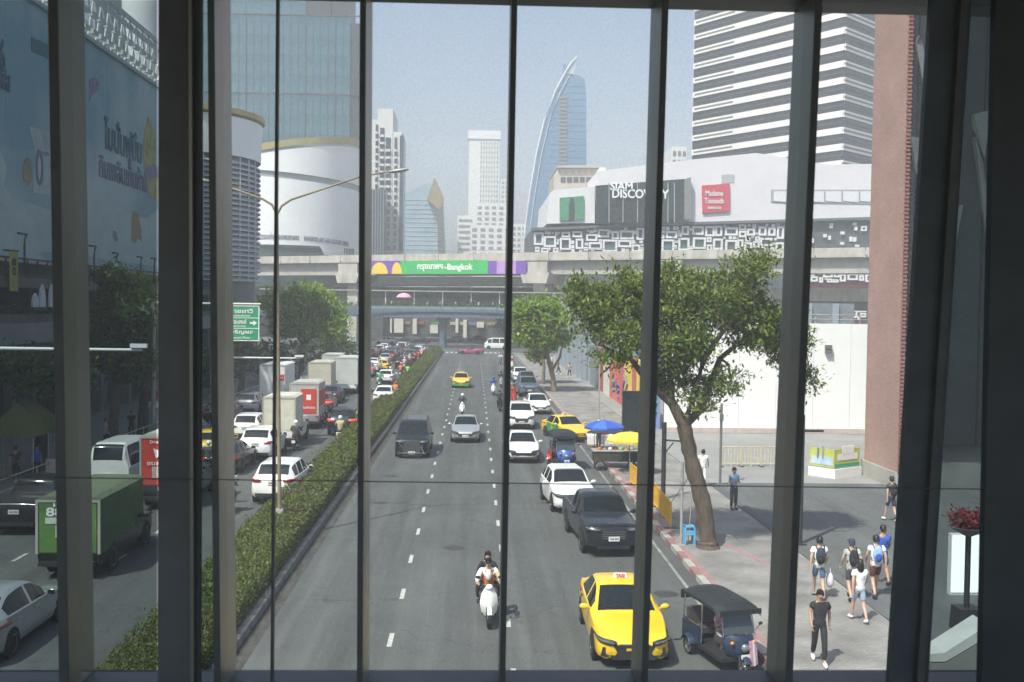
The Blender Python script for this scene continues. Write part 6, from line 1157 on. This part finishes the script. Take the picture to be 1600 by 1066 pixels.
def far_tree(label, px_, base_y, X, blobs, n, size, leaf, cl, name='roadside_tree', aspect=.55, bark=BARK):
    b = Vector((X, PX(px_, 600, X).y, .13)) if X is not None else at(px_, base_y); Yt = b.y; f = lambda x, y, dy=0: PY(x, y, Yt + dy)
    top = f(px_, sum(y for (_, y, *_r) in blobs) / len(blobs)); sc_ = Yt / 1600
    return tree(name, label, tuple(b), [(b + Vector((0, 0, -.1)), .32), ((b + top) / 2 + Vector((.2, .1, 0)), .24), (top, .10)], [[((b + top) / 2 + Vector((.2, .1, 0)), .18), (f(x, y), .05)] for (x, y, *_r) in blobs], [(f(x, y, dy), (rx * sc_, rx * sc_ * 1.1, ry * sc_)) for (x, y, rx, ry, dy) in blobs], n, size, LEAF and leaf, bark, cl, aspect=aspect)
far_tree('wide bright green tree over the queue left of centre', 470, 600, -19.0, [(440, 480, 34, 26, 0), (485, 465, 36, 26, .5), (515, 490, 26, 22, 0), (455, 510, 36, 18, .5), (500, 515, 34, 16, 0)], 12000, .42, 'bright', .5)
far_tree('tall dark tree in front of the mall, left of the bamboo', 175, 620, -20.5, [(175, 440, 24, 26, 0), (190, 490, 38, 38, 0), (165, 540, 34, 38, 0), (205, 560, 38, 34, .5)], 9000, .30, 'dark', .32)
far_tree('yellow green bamboo like tree catching light beside the mall', 222, 620, -19.6, [(212, 440, 10, 12, 0), (220, 470, 16, 16, 0), (235, 500, 16, 18, 0), (240, 530, 16, 18, .3), (222, 455, 12, 10, 0)], 5000, .30, 'bamboo', .25, 'bamboo_tree', .22)
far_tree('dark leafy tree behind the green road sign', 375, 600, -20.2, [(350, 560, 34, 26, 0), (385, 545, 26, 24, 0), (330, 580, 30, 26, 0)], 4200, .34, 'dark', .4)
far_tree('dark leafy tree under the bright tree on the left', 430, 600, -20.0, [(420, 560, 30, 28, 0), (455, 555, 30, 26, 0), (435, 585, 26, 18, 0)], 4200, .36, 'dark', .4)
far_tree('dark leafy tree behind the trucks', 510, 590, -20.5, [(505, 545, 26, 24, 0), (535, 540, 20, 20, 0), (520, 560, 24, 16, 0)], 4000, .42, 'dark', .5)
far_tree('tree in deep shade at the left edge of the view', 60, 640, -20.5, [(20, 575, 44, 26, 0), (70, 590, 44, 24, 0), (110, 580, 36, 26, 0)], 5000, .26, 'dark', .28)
far_tree('shrubby tree beyond the crossing right of the hedge end', 800, 540, 8.5, [(800, 500, 12, 12, 0), (790, 510, 10, 8, 0)], 1500, .6, 'dark', .7)

# ---------------------------------------------------------------- lamps, signs, poles
GM = mat('galvanised', (.42, .41, .37), .5, metal=.3, var=.15, scale=3); RUST = mat('pole_ochre', (.24, .185, .12), .6, var=.35, scale=1.2)
pb = Vector((-6.7, PG(428, 838, .1).y, .16)); t = thing('double_arm_street_lamp', 'tall street lamp with two long curved arms standing in the hedge', 'street lamp', tuple(pb)); f = lambda x, y: PY(x, y, pb.y) - pb
put('pole', MB().tube([(0, 0, 0), (0, 0, .9), (0, 0, 1.0), f(433, 330)], [.085, .085, .07, .045], 10).mesh(60), RUST, t); put('base_box', MB().bb((-.13, -.13, 0), (.13, .13, .9)), CONC, t)
for pts in ([(433, 335), (440, 322), (455, 312), (500, 297), (560, 277), (618, 266)], [(433, 335), (425, 320), (410, 311), (370, 297), (320, 281)]):
    put('arm', MB().tube([f(*p_) for p_ in pts], [.045, .042, .04, .035, .03, .028][:len(pts)], 8).mesh(60), RUST, t)
    e = f(*pts[-1]); s = 1 if e.x > 0 else -1; put('lamp_head', MB().ell(e + Vector((s * .1, 0, -.02)), (.38, .13, .07), 10, 6, Matrix.Rotation(-s * .15, 4, 'Y')).mesh(60), GM, t)
# green direction sign
Ys = 60.; sg = thing('green_direction_sign', 'green road direction sign with white lettering and an arrow', 'road sign', (PY(372, 503, Ys).x, Ys, 0)); ox = PY(372, 503, Ys).x; GS = mat('sign_green', (.02, .30, .13), .5, var=.05)
x0, x1 = PY(345, 503, Ys).x - ox, PY(404, 503, Ys).x - ox
for k, (ya, yb_) in enumerate(((480, 496.5), (497, 513), (513.5, 531))): za, zb_ = PY(385, ya, Ys).z, PY(385, yb_, Ys).z; pn = put('sign_panel', MB().bb((x0, -.03, zb_), (x1, .03, za)), GS, sg); cxx = (x0 + x1) / 2; put_text('g%d' % (k + 1), TEXTW, pn, (cxx - (.25 if k == 1 else -.1), -.05, za - .22), (1.35 if k != 1 else 1.3, .27), name='sign_lettering'); put_text('g%de' % (k + 1), TEXTW, pn, (cxx - (.25 if k == 1 else 0), -.05, zb_ + .12), (1.2, .12), name='sign_lettering')
za, zb_ = PY(385, 479, Ys).z, PY(385, 531.5, Ys).z
put('sign_border', MB().bb((x0 - .04, -.04, zb_ - .05), (x1 + .05, -.0, zb_)).bb((x0 - .04, -.04, za), (x1 + .05, 0, za + .05)).bb((x1, -.042, zb_), (x1 + .05, 0, za)).bb((x0 - .05, -.042, zb_), (x0, 0, za)).bb((x0, -.045, PY(385, 496.9, Ys).z - .02), (x1, -.031, PY(385, 496.9, Ys).z + .02)).bb((x0, -.045, PY(385, 513.2, Ys).z - .02), (x1, -.031, PY(385, 513.2, Ys).z + .02)), TEXTW, sg)
c = PY(396, 505, Ys); cx_ = c.x - ox; put('arrow', MB().add([(cx_ - .2, -.05, c.z - .05), (cx_, -.05, c.z - .05), (cx_, -.05, c.z - .16), (cx_ + .22, -.05, c.z), (cx_, -.05, c.z + .16), (cx_, -.05, c.z + .05), (cx_ - .2, -.05, c.z + .05)], [tuple(range(7))]), TEXTW, sg)
put('gantry_arm', MB().tube([(x1 + .1, .12, za + .14), (-18.6 - ox, .12, za + .14)], .07, 8), GM, sg); put('gantry_post', MB().tube([(-18.6 - ox, .12, .13), (-18.6 - ox, .12, za + .2)], .13, 10), GM, sg)
# traffic cameras on mast arms
for i, (xe, ya, Ym, xs_, lab) in enumerate(((222, 547, 39., -19.2, 'nearest the mall'), (470, 560, 74., -18.8, 'behind the lamp pole'))):
    e = PY(xe, ya, Ym); t = thing('camera_mast', 'white traffic camera on a long horizontal mast arm %s' % lab, 'traffic camera', (xs_, Ym, .13)); dx = e.x - xs_; h = e.z - .13
    put('post', MB().tube([(0, 0, 0), (0, 0, h + .4)], [.12, .08], 10), GM, t); put('arm', MB().tube([(0, 0, h), (dx, 0, h)], [.07, .05], 8), mat('mast_white', (.75, .76, .76), .4), t)
    put('camera_body', MB().box((dx - .1, -.05, h + .16), (.62, .18, .15), Matrix.Rotation(0, 4, 'Y')), MATS['mast_white'], t); put('camera_bracket', MB().tube([(dx - .4, 0, h), (dx - .1, 0, h + .1)], .03, 6), GM, t)
def pole(label, x, yb_, yt_, r, m, name='pole', cat='pole', z=.13): p = PG(x, yb_, z); h = PY(x, yt_, p.y).z - z; t = thing(name, label, cat, tuple(p)); put('shaft', MB().tube([(0, 0, 0), (0, 0, h)], r, 10), m, t); put('base_plate', MB().box((0, 0, .02), (r * 4, r * 4, .04)), m, t); return t, h
t, h = pole('dark post with a side bracket left of the leaning tree', 1036, 780, 660, .10, DKM, 'bracket_post'); put('bracket', MB().tube([(0, 0, h - .75), (.9, 0, h - .8)], .04, 6), DKM, t); put('brace', MB().tube([(0, 0, h - 1.35), (.4, 0, h - .85)], .03, 6), DKM, t)
t, h = pole('slim grey pole in front of the white hoarding', 1125, 758, 632, .06, CONCD); put('fixture', MB().box((0, -.06, h - .6), (.16, .12, .3)), CONCD, t)
t, h = pole('tall black pole with a short arm right of the tree', 1249, 850, 648, .10, DKM); put('arm', MB().bb((0, -.04, PY(1250, 668, 35.5).z - .2), (.75, .04, PY(1250, 668, 35.5).z - .12)), DKM, t)
pole('pale galvanised pole beside the blue newspaper stand', 1064, 852, 722, .05, GM); pole('thin tall pole behind the blue parasol', 935, 690, 560, .05, GM)
p = PG(986, 686, .13); t = thing('black_sign_totem', 'tall black advertising totem behind the parasols', 'sign', tuple(p)); Yp = p.y; a, c = PY(973, 611, Yp), PY(1001, 676, Yp); put('cabinet', MB().bb((a.x - p.x, -.15, .25), (c.x - p.x, .25, a.z - .13)), mat('totem_black', (.015, .018, .018), .35, var=.3), t); put('screen', MB().bb((a.x - p.x + .1, -.17, .6), (c.x - p.x - .1, -.155, a.z - .4)), mat('totem_screen', (.02, .03, .03), .15), t); put('plinth', MB().bb((a.x - p.x - .05, -.2, 0), (c.x - p.x + .05, .3, .25)), CONCD, t)
# parasols and stalls
def parasol(label, x, yc, Yp, r, m, m2, hgt=2.3, z=.13):
    p = PY(x, yc, Yp); t = thing('parasol', label, 'parasol', (p.x, Yp, z)); n = 8
    put('pole', MB().tube([(0, 0, 0), (0, 0, hgt + .1)], .025, 8), CHROME, t); put('base', MB().lathe([(.28, 0), (.28, .08), (.05, .12)], 12).mesh(40), CONCD, t)
    for k in range(n):
        a0, a1 = 2 * A * k / n, 2 * A * (k + 1) / n; vs = [(0, 0, hgt)]
        for rr, zz in ((.5, .93), (.85, .80), (1., .70)):
            for aa in (a0, (a0 + a1) / 2, a1): s_ = .97 if aa == (a0 + a1) / 2 else 1; vs.append((r * rr * s_ * math.cos(aa), r * rr * s_ * math.sin(aa), hgt - (1 - zz) * r * 1.1))
        fs = [(0, 1, 2), (0, 2, 3), (1, 4, 5, 2), (2, 5, 6, 3), (4, 7, 8, 5), (5, 8, 9, 6)]; b = MB().add(vs, fs); o = len(vs); b.add([vs[7], vs[8], vs[9], (vs[7][0], vs[7][1], vs[7][2] - .12), (vs[8][0], vs[8][1], vs[8][2] - .10), (vs[9][0], vs[9][1], vs[9][2] - .12)], [(0, 3, 4, 1), (1, 4, 5, 2)]); put('canopy_panel', b.mesh(40), m if k % 2 == 0 else m2, t)
    return t
parasol('bright blue parasol over a street stall', 944, 672, 55., 1.08, CL['blue'], mat('cloth_blue2', (.05, .14, .52), .8, var=.1), 2.0); parasol('yellow parasol over a street stall', 984, 692, 49.5, 1.15, CL['yellow'], mat('cloth_yellow2', (.72, .48, .06), .8, var=.1), 2.05)
p = PG(962, 732, .13); t = thing('vendor_cart', 'dark street food cart under the yellow parasol', 'cart', (p.x, p.y + .4, .0)); put('cart_body', MB().box((0, 0, .72), (2.2, .9, .5)), mat('cart_dark', (.05, .05, .045), .6, var=.4, scale=4), t); put('cart_top', MB().box((0, 0, 1.0), (2.35, 1.0, .05)), CONC, t); put('cart_roof', MB().box((-.1, 0, 1.9), (2.2, 1.0, .05)), PLAST, t)
for s in (-1, 1):
    o = put('wheel', wheel2(.26, .08)[0], TYRE, t, (s * .8, -.4, .26), (0, 0, A / 2)); put('post', MB().tube([(s * 1.0, .4, 1.0), (s * 1.0, .4, 1.9)], .02, 6), CHROME, t); put('leg', MB().bb((s * 1.0 - .03, .3, 0), (s * 1.0 + .03, .36, .5)), DKM, t)
for k in range(7): put('goods', MB().ell((-.8 + k * .27, -.1 + .1 * (k % 2), 1.08), (.11, .11, .09), 8, 6).mesh(60), CL[['orange', 'beige', 'white', 'red', 'lime', 'yellow', 'beige'][k]], t)
p = PG(938, 702, .13); t = thing('stall_table', 'low white stall table under the blue parasol', 'table', (p.x, p.y + .5, .13)); put('table_top', MB().box((0, 0, .75), (1.5, .8, .05)), WHITEP, t); put('cloth_skirt', MB().box((0, -.41, .5), (1.5, .02, .45)), CL['white'], t)
for sx in (-1, 1):
    for sy in (-1, 1): put('leg', MB().bb((sx * .7 - .02, sy * .35 - .02, 0), (sx * .7 + .02, sy * .35 + .02, .72)), CHROME, t)
put('goods', MB().box((.2, 0, .85), (.6, .4, .16)), CL['red'], t)
# yellow barriers along the kerb
YB = mat('barrier_yellow', (.70, .38, .03), .55, var=.2, scale=4)
def barrier(label, a, c, h=.95, m=YB, grp=None, name='yellow_barrier'):
    a, c = Vector(a), Vector(c); L = (c - a).length; t = thing(name, label, 'barrier', tuple(a), math.atan2((c - a).y, (c - a).x), grp)
    for zz in (.15, h): put('rail', MB().tube([(0, 0, zz), (L, 0, zz)], .03, 6), m, t)
    for k in range(3): put('post', MB().tube([(L * k / 2, 0, 0), (L * k / 2, 0, h + .03)], .03, 6), m, t)
    n = int(L / .16)
    for k in range(1, n): put('bar', MB().bb((L * k / n - .02, -.012, .15), (L * k / n + .02, .012, h)), m, t)
    for k in range(2): put('foot', MB().box((L * k, 0, .02), (.06, .5, .04)), DKM, t)
    return t
barrier('yellow crowd barrier beside the vendor stall', PG(985, 757, .13), PG(1003, 772, .13), grp='yellow barriers along the kerb'); barrier('yellow crowd barrier left of the leaning tree', PG(1022, 792, .13), PG(1048, 826, .13), grp='yellow barriers along the kerb')
barrier('yellow crowd barrier hidden behind the dark mullion', PG(1004, 774, .13), PG(1020, 790, .13), grp='yellow barriers along the kerb')
PB = mat('barrier_pale', (.55, .48, .33), .6, var=.2, scale=4)
for k in range(3): barrier('pale yellow barrier in front of the hoarding, %s from the left' % words[k], PG(1128 + k * 31, 729, .13), PG(1157 + k * 31, 729, .13), 1.0, PB, 'pale barriers before the hoarding', 'pale_barrier')
p = PG(1076, 850, .13); t = thing('blue_stand', 'small blue plastic stool stand by the tree foot', 'stool', tuple(p)); SKB = mat('plastic_skyblue', (.12, .38, .62), .5); put('seat', MB().box((0, 0, .62), (.34, .34, .05)), SKB, t)
for sx in (-1, 1):
    for sy in (-1, 1): put('leg', MB().box((sx * .16, sy * .16, .3), (.07, .07, .6), taper=(.8, .8)), SKB, t)
put('side_panel', MB().box((0, -.17, .42), (.26, .02, .16)), SKB, t)
# pictured planter box
p = PG(1302, 748, .13); t = thing('picture_box_sign', 'cornered green and blue picture sign on a white base', 'sign', tuple(p)); Yp = p.y
def pf(x, y, dy=0): v = PY(x, y, Yp + dy) - p; return v
W3 = WHITEP; a, b_, c = pf(1266, 735, 1.0), pf(1303, 742, 0), pf(1343, 735, 1.0); bs = MB(); lo = [(a.x, a.y + 1.0 * 0, .0), (b_.x, b_.y - .1, .0), (c.x, c.y, .0), (b_.x, 2.0, 0)]; bs.prism([(v[0], v[1]) for v in [(a.x - .1, 1.), (b_.x, -.15), (c.x + .1, 1.), (b_.x, 2.)]], .45); put('white_base', bs, W3, t)
zt_ = pf(1303, 703).z
def side(u, v, m, nm, z0=.5, z1=None, o=0.): 
    z1 = z1 or zt_; d = Vector((v[0] - u[0], v[1] - u[1], 0)).normalized(); nrm = Vector((d.y, -d.x, 0)) * o; return put(nm, MB().add([(u[0] + nrm.x, u[1] + nrm.y, z0), (v[0] + nrm.x, v[1] + nrm.y, z0), (v[0] + nrm.x, v[1] + nrm.y, z1), (u[0] + nrm.x, u[1] + nrm.y, z1), (u[0] - d.y * -.06, u[1] - d.x * -.0 + .06, z0), (v[0], v[1] + .06, z0), (v[0], v[1] + .06, z1), (u[0], u[1] + .06, z1)], [(0, 1, 2, 3), (4, 7, 6, 5), (0, 3, 7, 4), (1, 5, 6, 2), (3, 2, 6, 7)]), m, t)
LIME = mat('pic_lime', (.45, .48, .10), .6, var=.2, scale=2); PICB = mat('pic_blue', (.30, .45, .65), .6, scale=1.5, col2=(.62, .66, .68)); u0, u1, u2 = (a.x, 1.), (b_.x, 0), (c.x, 1.)
side(u0, u1, LIME, 'picture_panel'); side(u1, u2, LIME, 'picture_panel'); m1 = lambda f_: (u0[0] + (u1[0] - u0[0]) * f_, u0[1] + (u1[1] - u0[1]) * f_); m2_ = lambda f_: (u1[0] + (u2[0] - u1[0]) * f_, u1[1] + (u2[1] - u1[1]) * f_)
side(m1(.04), m1(.96), PICB, 'sky_picture', .6, zt_ - .38, .02); side(m1(.30), m1(.36), CL['denim'], 'pictured_tower', .9, 1.4, .035); side(m1(.5), m1(.58), CL['grey'], 'pictured_tower', .9, 1.5, .035); side(m2_(.12), m2_(.9), W3, 'white_label', .85, 1.15, .02); side(m2_(.3), m2_(.75), W3, 'white_label', zt_ - .3, zt_ + .12, .02); side(m2_(.02), m2_(.98), CL['green'], 'leaf_picture', .5, .68, .02)
# bottom right: light box, planter, handrail
p = PG(1508, 930, .12); t = thing('light_box_sign', 'bright white backlit sign box at the right edge', 'sign', tuple(p)); hh = PY(1508, 835, p.y).z - p.z; put('frame', MB().bb((-.44, 0, .0), (.40, .2, hh)), mat('frame_white', (.7, .7, .7), .5), t); put('lit_face', MB().bb((-.42, -.02, .08), (.38, -.003, hh - .03)), mat('lightbox', (.95, .98, .96), .5, emit=.75), t)
p = PG(1509, 985, .12); t = thing('flower_planter', 'tall grey planter post with red flowers in front of the light box', 'planter', tuple(p)); h = PY(1512, 822, p.y).z - .12; put('post', MB().tube([(0, 0, 0), (0, 0, h)], .075, 8), DKM, t); put('base', MB().box((0, 0, .3), (.6, .6, .6), taper=(.9, .9)), DKM, t); put('bowl', MB().lathe([(.1, h - .25), (.55, h), (.5, h), (.05, h - .1)], 16).mesh(40), CONCD, t); C = rng.normal(size=(700, 3)) * np.array([.22, .22, .12]) + np.array([0, 0, h + .15]); put('flowers', leaves(C, .11, -.5, .8), leafmat('petal', (.16, .02, .03), (.30, .05, .05), (.1, .15, .04)), t)
Yr = 12.; p = PY(1455, 1030, Yr); t = thing('stair_handrail', 'pale sloping stair balustrade at the bottom right corner', 'handrail', (p.x, Yr, 0)); g_ = lambda x, y, dy=0: PY(x, y, Yr) - Vector((p.x, Yr, 0)) + Vector((0, dy, 0))
def slab4(pts, m, nm, d=.25): v = [g_(x, y) for x, y in pts]; n = len(v); put(nm, MB().add([tuple(q_) for q_ in v] + [(q_.x, q_.y + d, q_.z) for q_ in v], [tuple(range(n)), tuple(range(n, 2 * n))[::-1]] + [(i, (i + 1) % n, n + (i + 1) % n, n + i) for i in range(n)]), m, t)
slab4([(1454, 1022), (1476, 1020), (1545, 976), (1545, 994), (1478, 1034), (1454, 1034)], mat('balustrade_cap', (.50, .52, .50), .5, var=.1), 'cap_rail', .4); slab4([(1454, 1036), (1478, 1036), (1545, 996), (1545, 1100), (1454, 1100)], mat('balustrade_side', (.20, .21, .20), .5, var=.1), 'side_panel', .3)
put('stair_slab', MB().bb((g_(1454, 1100).x, .05, 0), (g_(1545, 1100).x, .35, g_(1500, 1101).z)), CONCD, t)
# left pavement: stalls, sign, fence in the shade
OLV = mat('tent_olive', (.07, .085, .02), .8, var=.2, scale=2); 
for i, (x, y) in enumerate(((28, 620), (52, 608), (78, 622))):
    p = PX(x, y, -20.3); t = thing('market_tent', 'yellow green peaked stall tent in the shade, %s from the left' % words[i], 'tent', (p.x, p.y, .13), 0, 'peaked stall tents on the left pavement'); put('tent_roof', MB().add([(-1.2, -1.2, 2.1), (1.2, -1.2, 2.1), (1.2, 1.2, 2.1), (-1.2, 1.2, 2.1), (0, 0, 3.5)], [(0, 1, 4), (1, 2, 4), (2, 3, 4), (3, 0, 4)]), OLV, t)
    for sx in (-1, 1):
        for sy in (-1, 1): put('tent_leg', MB().tube([(sx * 1.15, sy * 1.15, 0), (sx * 1.15, sy * 1.15, 2.1)], .025, 6), GM, t)
t = thing('pavement_fence', 'dark pavement railing along the left kerb', 'fence', (-18.5, 20, .13))
for zz in (.5, 1.0): put('rail', MB().tube([(0, 0, zz), (0, 75, zz)], .03, 6), GM, t)
for k in range(38): put('post', MB().tube([(0, k * 2.0, 0), (0, k * 2., 1.05)], .035, 6), GM, t)
p = PX(240, 617, -18.8); t = thing('no_parking_sign', 'round no parking sign on a pole beside the left lane', 'road sign', (-18.8, p.y, .13)); h = p.z - .13; put('pole', MB().tube([(0, .05, 0), (0, .05, h + .5)], .035, 8), GM, t); put('disc', MB().lathe([(.001, 0), (.32, 0), (.32, .03), (.001, .03)], 20, Matrix.Translation((0, 0, h)) @ Matrix.Rotation(A / 2, 4, 'X')).mesh(40), CL['blue'], t); put('red_ring', MB().lathe([(.25, .035), (.34, .035), (.34, -.01)], 20, Matrix.Translation((0, 0, h)) @ Matrix.Rotation(A / 2, 4, 'X')).mesh(40), CL['red'], t); put('plate', MB().bb((-.3, -.02, h - .75), (.3, .01, h - .42)), WHITEP, t)
p = PX(70, 728, -18.7); t = thing('white_notice_sign', 'small white notice on the left kerb railing', 'sign', (-18.3, p.y, .13)); put('board', MB().bb((-.35, -.03, .55), (.35, 0, 1.15)), mat('notice_white', (.6, .6, .6), .7), t); put('stake', MB().tube([(0, .02, 0), (0, .02, .7)], .03, 6), GM, t)
person('person in a blue shirt on the left pavement behind the railing', (-19.3, PX(57, 712, -19.3).y, .13), R(60), 'stand', ('tee', 'blue'), ('trousers', 'black'))
for i, (x, y, c_) in enumerate(((165, 640, 'grey'), (205, 632, 'black'), (25, 690, 'darkgrey'))): p = PX(x, y, -20.0); person('%s clothed pedestrian in the shade by the mall, %s' % (c_, ['near the camera mast', 'beside the bamboo tree', 'at the left edge'][i]), (-20., p.y, .13), random.uniform(0, 6), 'walk', ('tee', c_))

# ---------------------------------------------------------------- the glazed footbridge the camera stands in
FN, FF, GZ = 4.6, 4.92, 4.76
ZF, ZC = PY(800, 1047, FF).z, PY(800, 9, FF).z
t = thing('glazed_footbridge', 'dark framed glazed footbridge window with vertical fins around the view', 'footbridge', (0, FN, ZF))
FS = mat('fin_steel', (.36, .345, .29), .36, metal=.4, var=.18, scale=1.3, stretch=(1, 1, .3)); FD = mat('fin_edge', (.13, .14, .132), .5, var=.2, scale=6); FDK = mat('frame_dark', (.085, .098, .098), .5, var=.2, scale=2)
def rel(p): return Vector((p.x, p.y - FN, p.z - ZF))
def fin(xt, xb, wpx, y0=FN, y1=FF, face=FS, name='fin', edge=True):
    out = []
    wd = wpx / 1600 * y0; a, c = PY(xt, 0, y0), PY(xb, 1046, y0); s = (a.x - c.x) / (a.z - c.z); zb_, zt_ = ZF - .3, ZC + .3; X = lambda z: c.x + s * (z - c.z)
    def sl(x0, x1, ya, yb_): return [(X(zb_) + x0, ya - FN, zb_ - ZF), (X(zb_) + x1, ya - FN, zb_ - ZF), (X(zb_) + x1, yb_ - FN, zb_ - ZF), (X(zb_) + x0, yb_ - FN, zb_ - ZF), (X(zt_) + x0, ya - FN, zt_ - ZF), (X(zt_) + x1, ya - FN, zt_ - ZF), (X(zt_) + x1, yb_ - FN, zt_ - ZF), (X(zt_) + x0, yb_ - FN, zt_ - ZF)]
    F = [(0, 3, 2, 1), (4, 5, 6, 7), (0, 1, 5, 4), (1, 2, 6, 5), (2, 3, 7, 6), (3, 0, 4, 7)]
    if edge:
        o = put(name, MB().add(sl(-wd / 2 + .002, wd / 2 - .002, y0 + .012, y1), F), face, t); put('fin_edge', MB().add(sl(-wd / 2, wd / 2, y0, y0 + .0115), F), FD, o)  # darker edge colour holds the indoor shade on the inward-facing side
    else: put(name, MB().add(sl(-wd / 2, wd / 2, y0, y1), F), face, t)
fin(82, 99, 14); fin(329, 339, 10); fin(567, 562, 9); fin(804, 785.5, 9); fin(1040, 1008, 10); fin(1280, 1234, 11)
fin(281, 279, 64, FN + .05, FN + .09, mat('column_left', (.15, .165, .16), .5, var=.2, scale=2), 'column', False); fin(297, 300, 5, FN - .0, FN + .04, FS, 'column_trim', False)
fin(1487, 1421, 64, FN + .02, FN + .06, mat('column_right', (.11, .13, .135), .5, var=.2), 'column', False)
fin(1640, 1616, 172, FN - .05, FN + .0, FDK, 'end_wall', False); fin(433.5, 424.5, 4.5, GZ - .015, GZ + .015, FD, 'pane_joint', False); fin(1508, 1440, 12, FN - .02, FN + .02, FD, 'column_edge', False)
put('header_beam', MB().bb((-7, -.02, ZC - ZF), (7, FF - FN, ZC - ZF + .35)), FDK, t); put('sill_beam', MB().bb((-7, -.02, -.45), (7, FF - FN, 0)), FDK, t)
put('floor', MB().bb((-12, -7.5, -.6), (9, -.03, -.16)), mat('floor_grey', (.30, .30, .29), .6, var=.15), t); put('ceiling', MB().bb((-12, -7.5, ZC - ZF + .36), (9, FF - FN + .3, ZC - ZF + .6)), mat('ceiling_grey', (.35, .36, .36), .8), t); put('back_parapet', MB().bb((-12, -7.8, -.5), (9, -7.52, 1.0)), mat('back_wall_grey', (.25, .26, .27), .8, var=.2), t)  # unseen back wall kept low so daylight from behind reaches the fins
for k in range(8): put('back_post', MB().bb((-11.5 + k * 2.8, -7.75, 1.01), (-11.38 + k * 2.8, -7.6, ZC - ZF + .36)), FDK, t)
put('side_wall', MB().bb((-12.3, -7.5, -.5), (-12.02, .5, ZC - ZF + .6)), FDK, t); put('side_wall', MB().bb((9.02, -7.5, -.5), (9.3, .5, ZC - ZF + .6)), FDK, t)
a, c = PY(-60, 744.5, FN - .03), PY(1660, 766, FN - .03); put('cable', MB().tube([rel(a), rel(c)], .0026, 6), FD, t)
def glass(name, tint, film, tr=.9):
    m = bpy.data.materials.new(name); m.use_nodes = True; n = m.node_tree; n.nodes.clear(); out = n.nodes.new('ShaderNodeOutputMaterial')
    tp = n.nodes.new('ShaderNodeBsdfTransparent'); df = n.nodes.new('ShaderNodeBsdfTranslucent'); df.inputs[0].default_value = (.90, .90, .88, 1)
    tc = n.nodes.new('ShaderNodeTexCoord'); wv = n.nodes.new('ShaderNodeTexNoise'); wv.inputs['Scale'].default_value = 170; wv.inputs['Detail'].default_value = 1; n.links.new(tc.outputs['Object'], wv.inputs[0])
    mr = n.nodes.new('ShaderNodeMapRange'); mr.inputs[3].default_value = film * .35; mr.inputs[4].default_value = film * 1.65; mr.inputs[1].default_value = .3; mr.inputs[2].default_value = .7; n.links.new(wv.outputs['Fac'], mr.inputs[0])
    rp = n.nodes.new('ShaderNodeValToRGB'); rp.color_ramp.elements[0].position = .3; rp.color_ramp.elements[1].position = .7; rp.color_ramp.elements[0].color = (*[q * .82 for q in tint], 1); rp.color_ramp.elements[1].color = (*tint, 1); n.links.new(wv.outputs['Fac'], rp.inputs[0]); n.links.new(rp.outputs[0], tp.inputs[0])
    mx = n.nodes.new('ShaderNodeMixShader'); n.links.new(mr.outputs[0], mx.inputs[0]); n.links.new(tp.outputs[0], mx.inputs[1]); n.links.new(df.outputs[0], mx.inputs[2])
    gl = n.nodes.new('ShaderNodeBsdfGlossy'); gl.inputs['Roughness'].default_value = .02; lw = n.nodes.new('ShaderNodeFresnel'); lw.inputs[0].default_value = 1.25; m2 = n.nodes.new('ShaderNodeMixShader'); n.links.new(lw.outputs[0], m2.inputs[0]); n.links.new(mx.outputs[0], m2.inputs[1]); n.links.new(gl.outputs[0], m2.inputs[2]); n.links.new(m2.outputs[0], out.inputs[0]); return m
GC = glass('pane_clear', (.93, .99, .965), .068); GT = glass('pane_tinted', (.52, .62, .60), .035); GD = glass('pane_dark', (.40, .48, .48), .035)
bays = [(-200, -190, GD), (80, 97, GD), (248, 248, GT), (329, 339, GC), (433.5, 424.5, GC), (567, 562, GC), (804, 785.5, GC), (1040, 1008, GC), (1280, 1234, GC), (1456, 1391, GD), (1553, 1530, None)]
for (xt, xb, m), (xt2, xb2, _) in zip(bays[:-1], bays[1:]):
    e = 3; P4 = [PY(xb + e, 1050, GZ), PY(xb2 - e, 1050, GZ), PY(xt2 - e, 0, GZ), PY(xt + e, 0, GZ)]; put('glass_pane', MB().add([tuple(rel(v)) for v in P4], [(0, 1, 2, 3)]), m, t)

# ---------------------------------------------------------------- hazy air
hz = put('haze', MB().bb((-870, -55, -1.4), (870, 1290, 205)), None); hz['kind'] = 'stuff'
hm = bpy.data.materials.new('haze'); hm.use_nodes = True; n = hm.node_tree; n.nodes.clear(); o = n.nodes.new('ShaderNodeOutputMaterial'); v = n.nodes.new('ShaderNodeVolumePrincipled'); v.inputs['Color'].default_value = (.95, .95, 1., 1); v.inputs['Density'].default_value = .0010; v.inputs['Anisotropy'].default_value = -.15; n.links.new(v.outputs[0], o.inputs['Volume'])
hz.data.materials.clear(); hz.data.materials.append(hm); hz['label'] = 'pale haze in the air'; hz['category'] = 'haze'

# ---------------------------------------------------------------- set each parent empty at the base of what it carries
bpy.context.view_layer.update()
for o in list(COL.objects):
    if o.parent is None and o.type == 'EMPTY' and o.children and o.name.split('.')[0] not in ('person',):
        lo = Vector((1e9,) * 3); hi = Vector((-1e9,) * 3)
        for c in o.children:
            if c.type != 'MESH': continue
            for q_ in c.bound_box:
                w_ = c.matrix_local @ Vector(q_); lo = Vector(map(min, lo, w_)); hi = Vector(map(max, hi, w_))
        if (lo + hi).xy.length / 2 > 3 and o.rotation_euler.z == 0:
            s = Vector(((lo.x + hi.x) / 2, (lo.y + hi.y) / 2, lo.z)); o.location = o.location + s
            for c in o.children: c.location = c.location - s
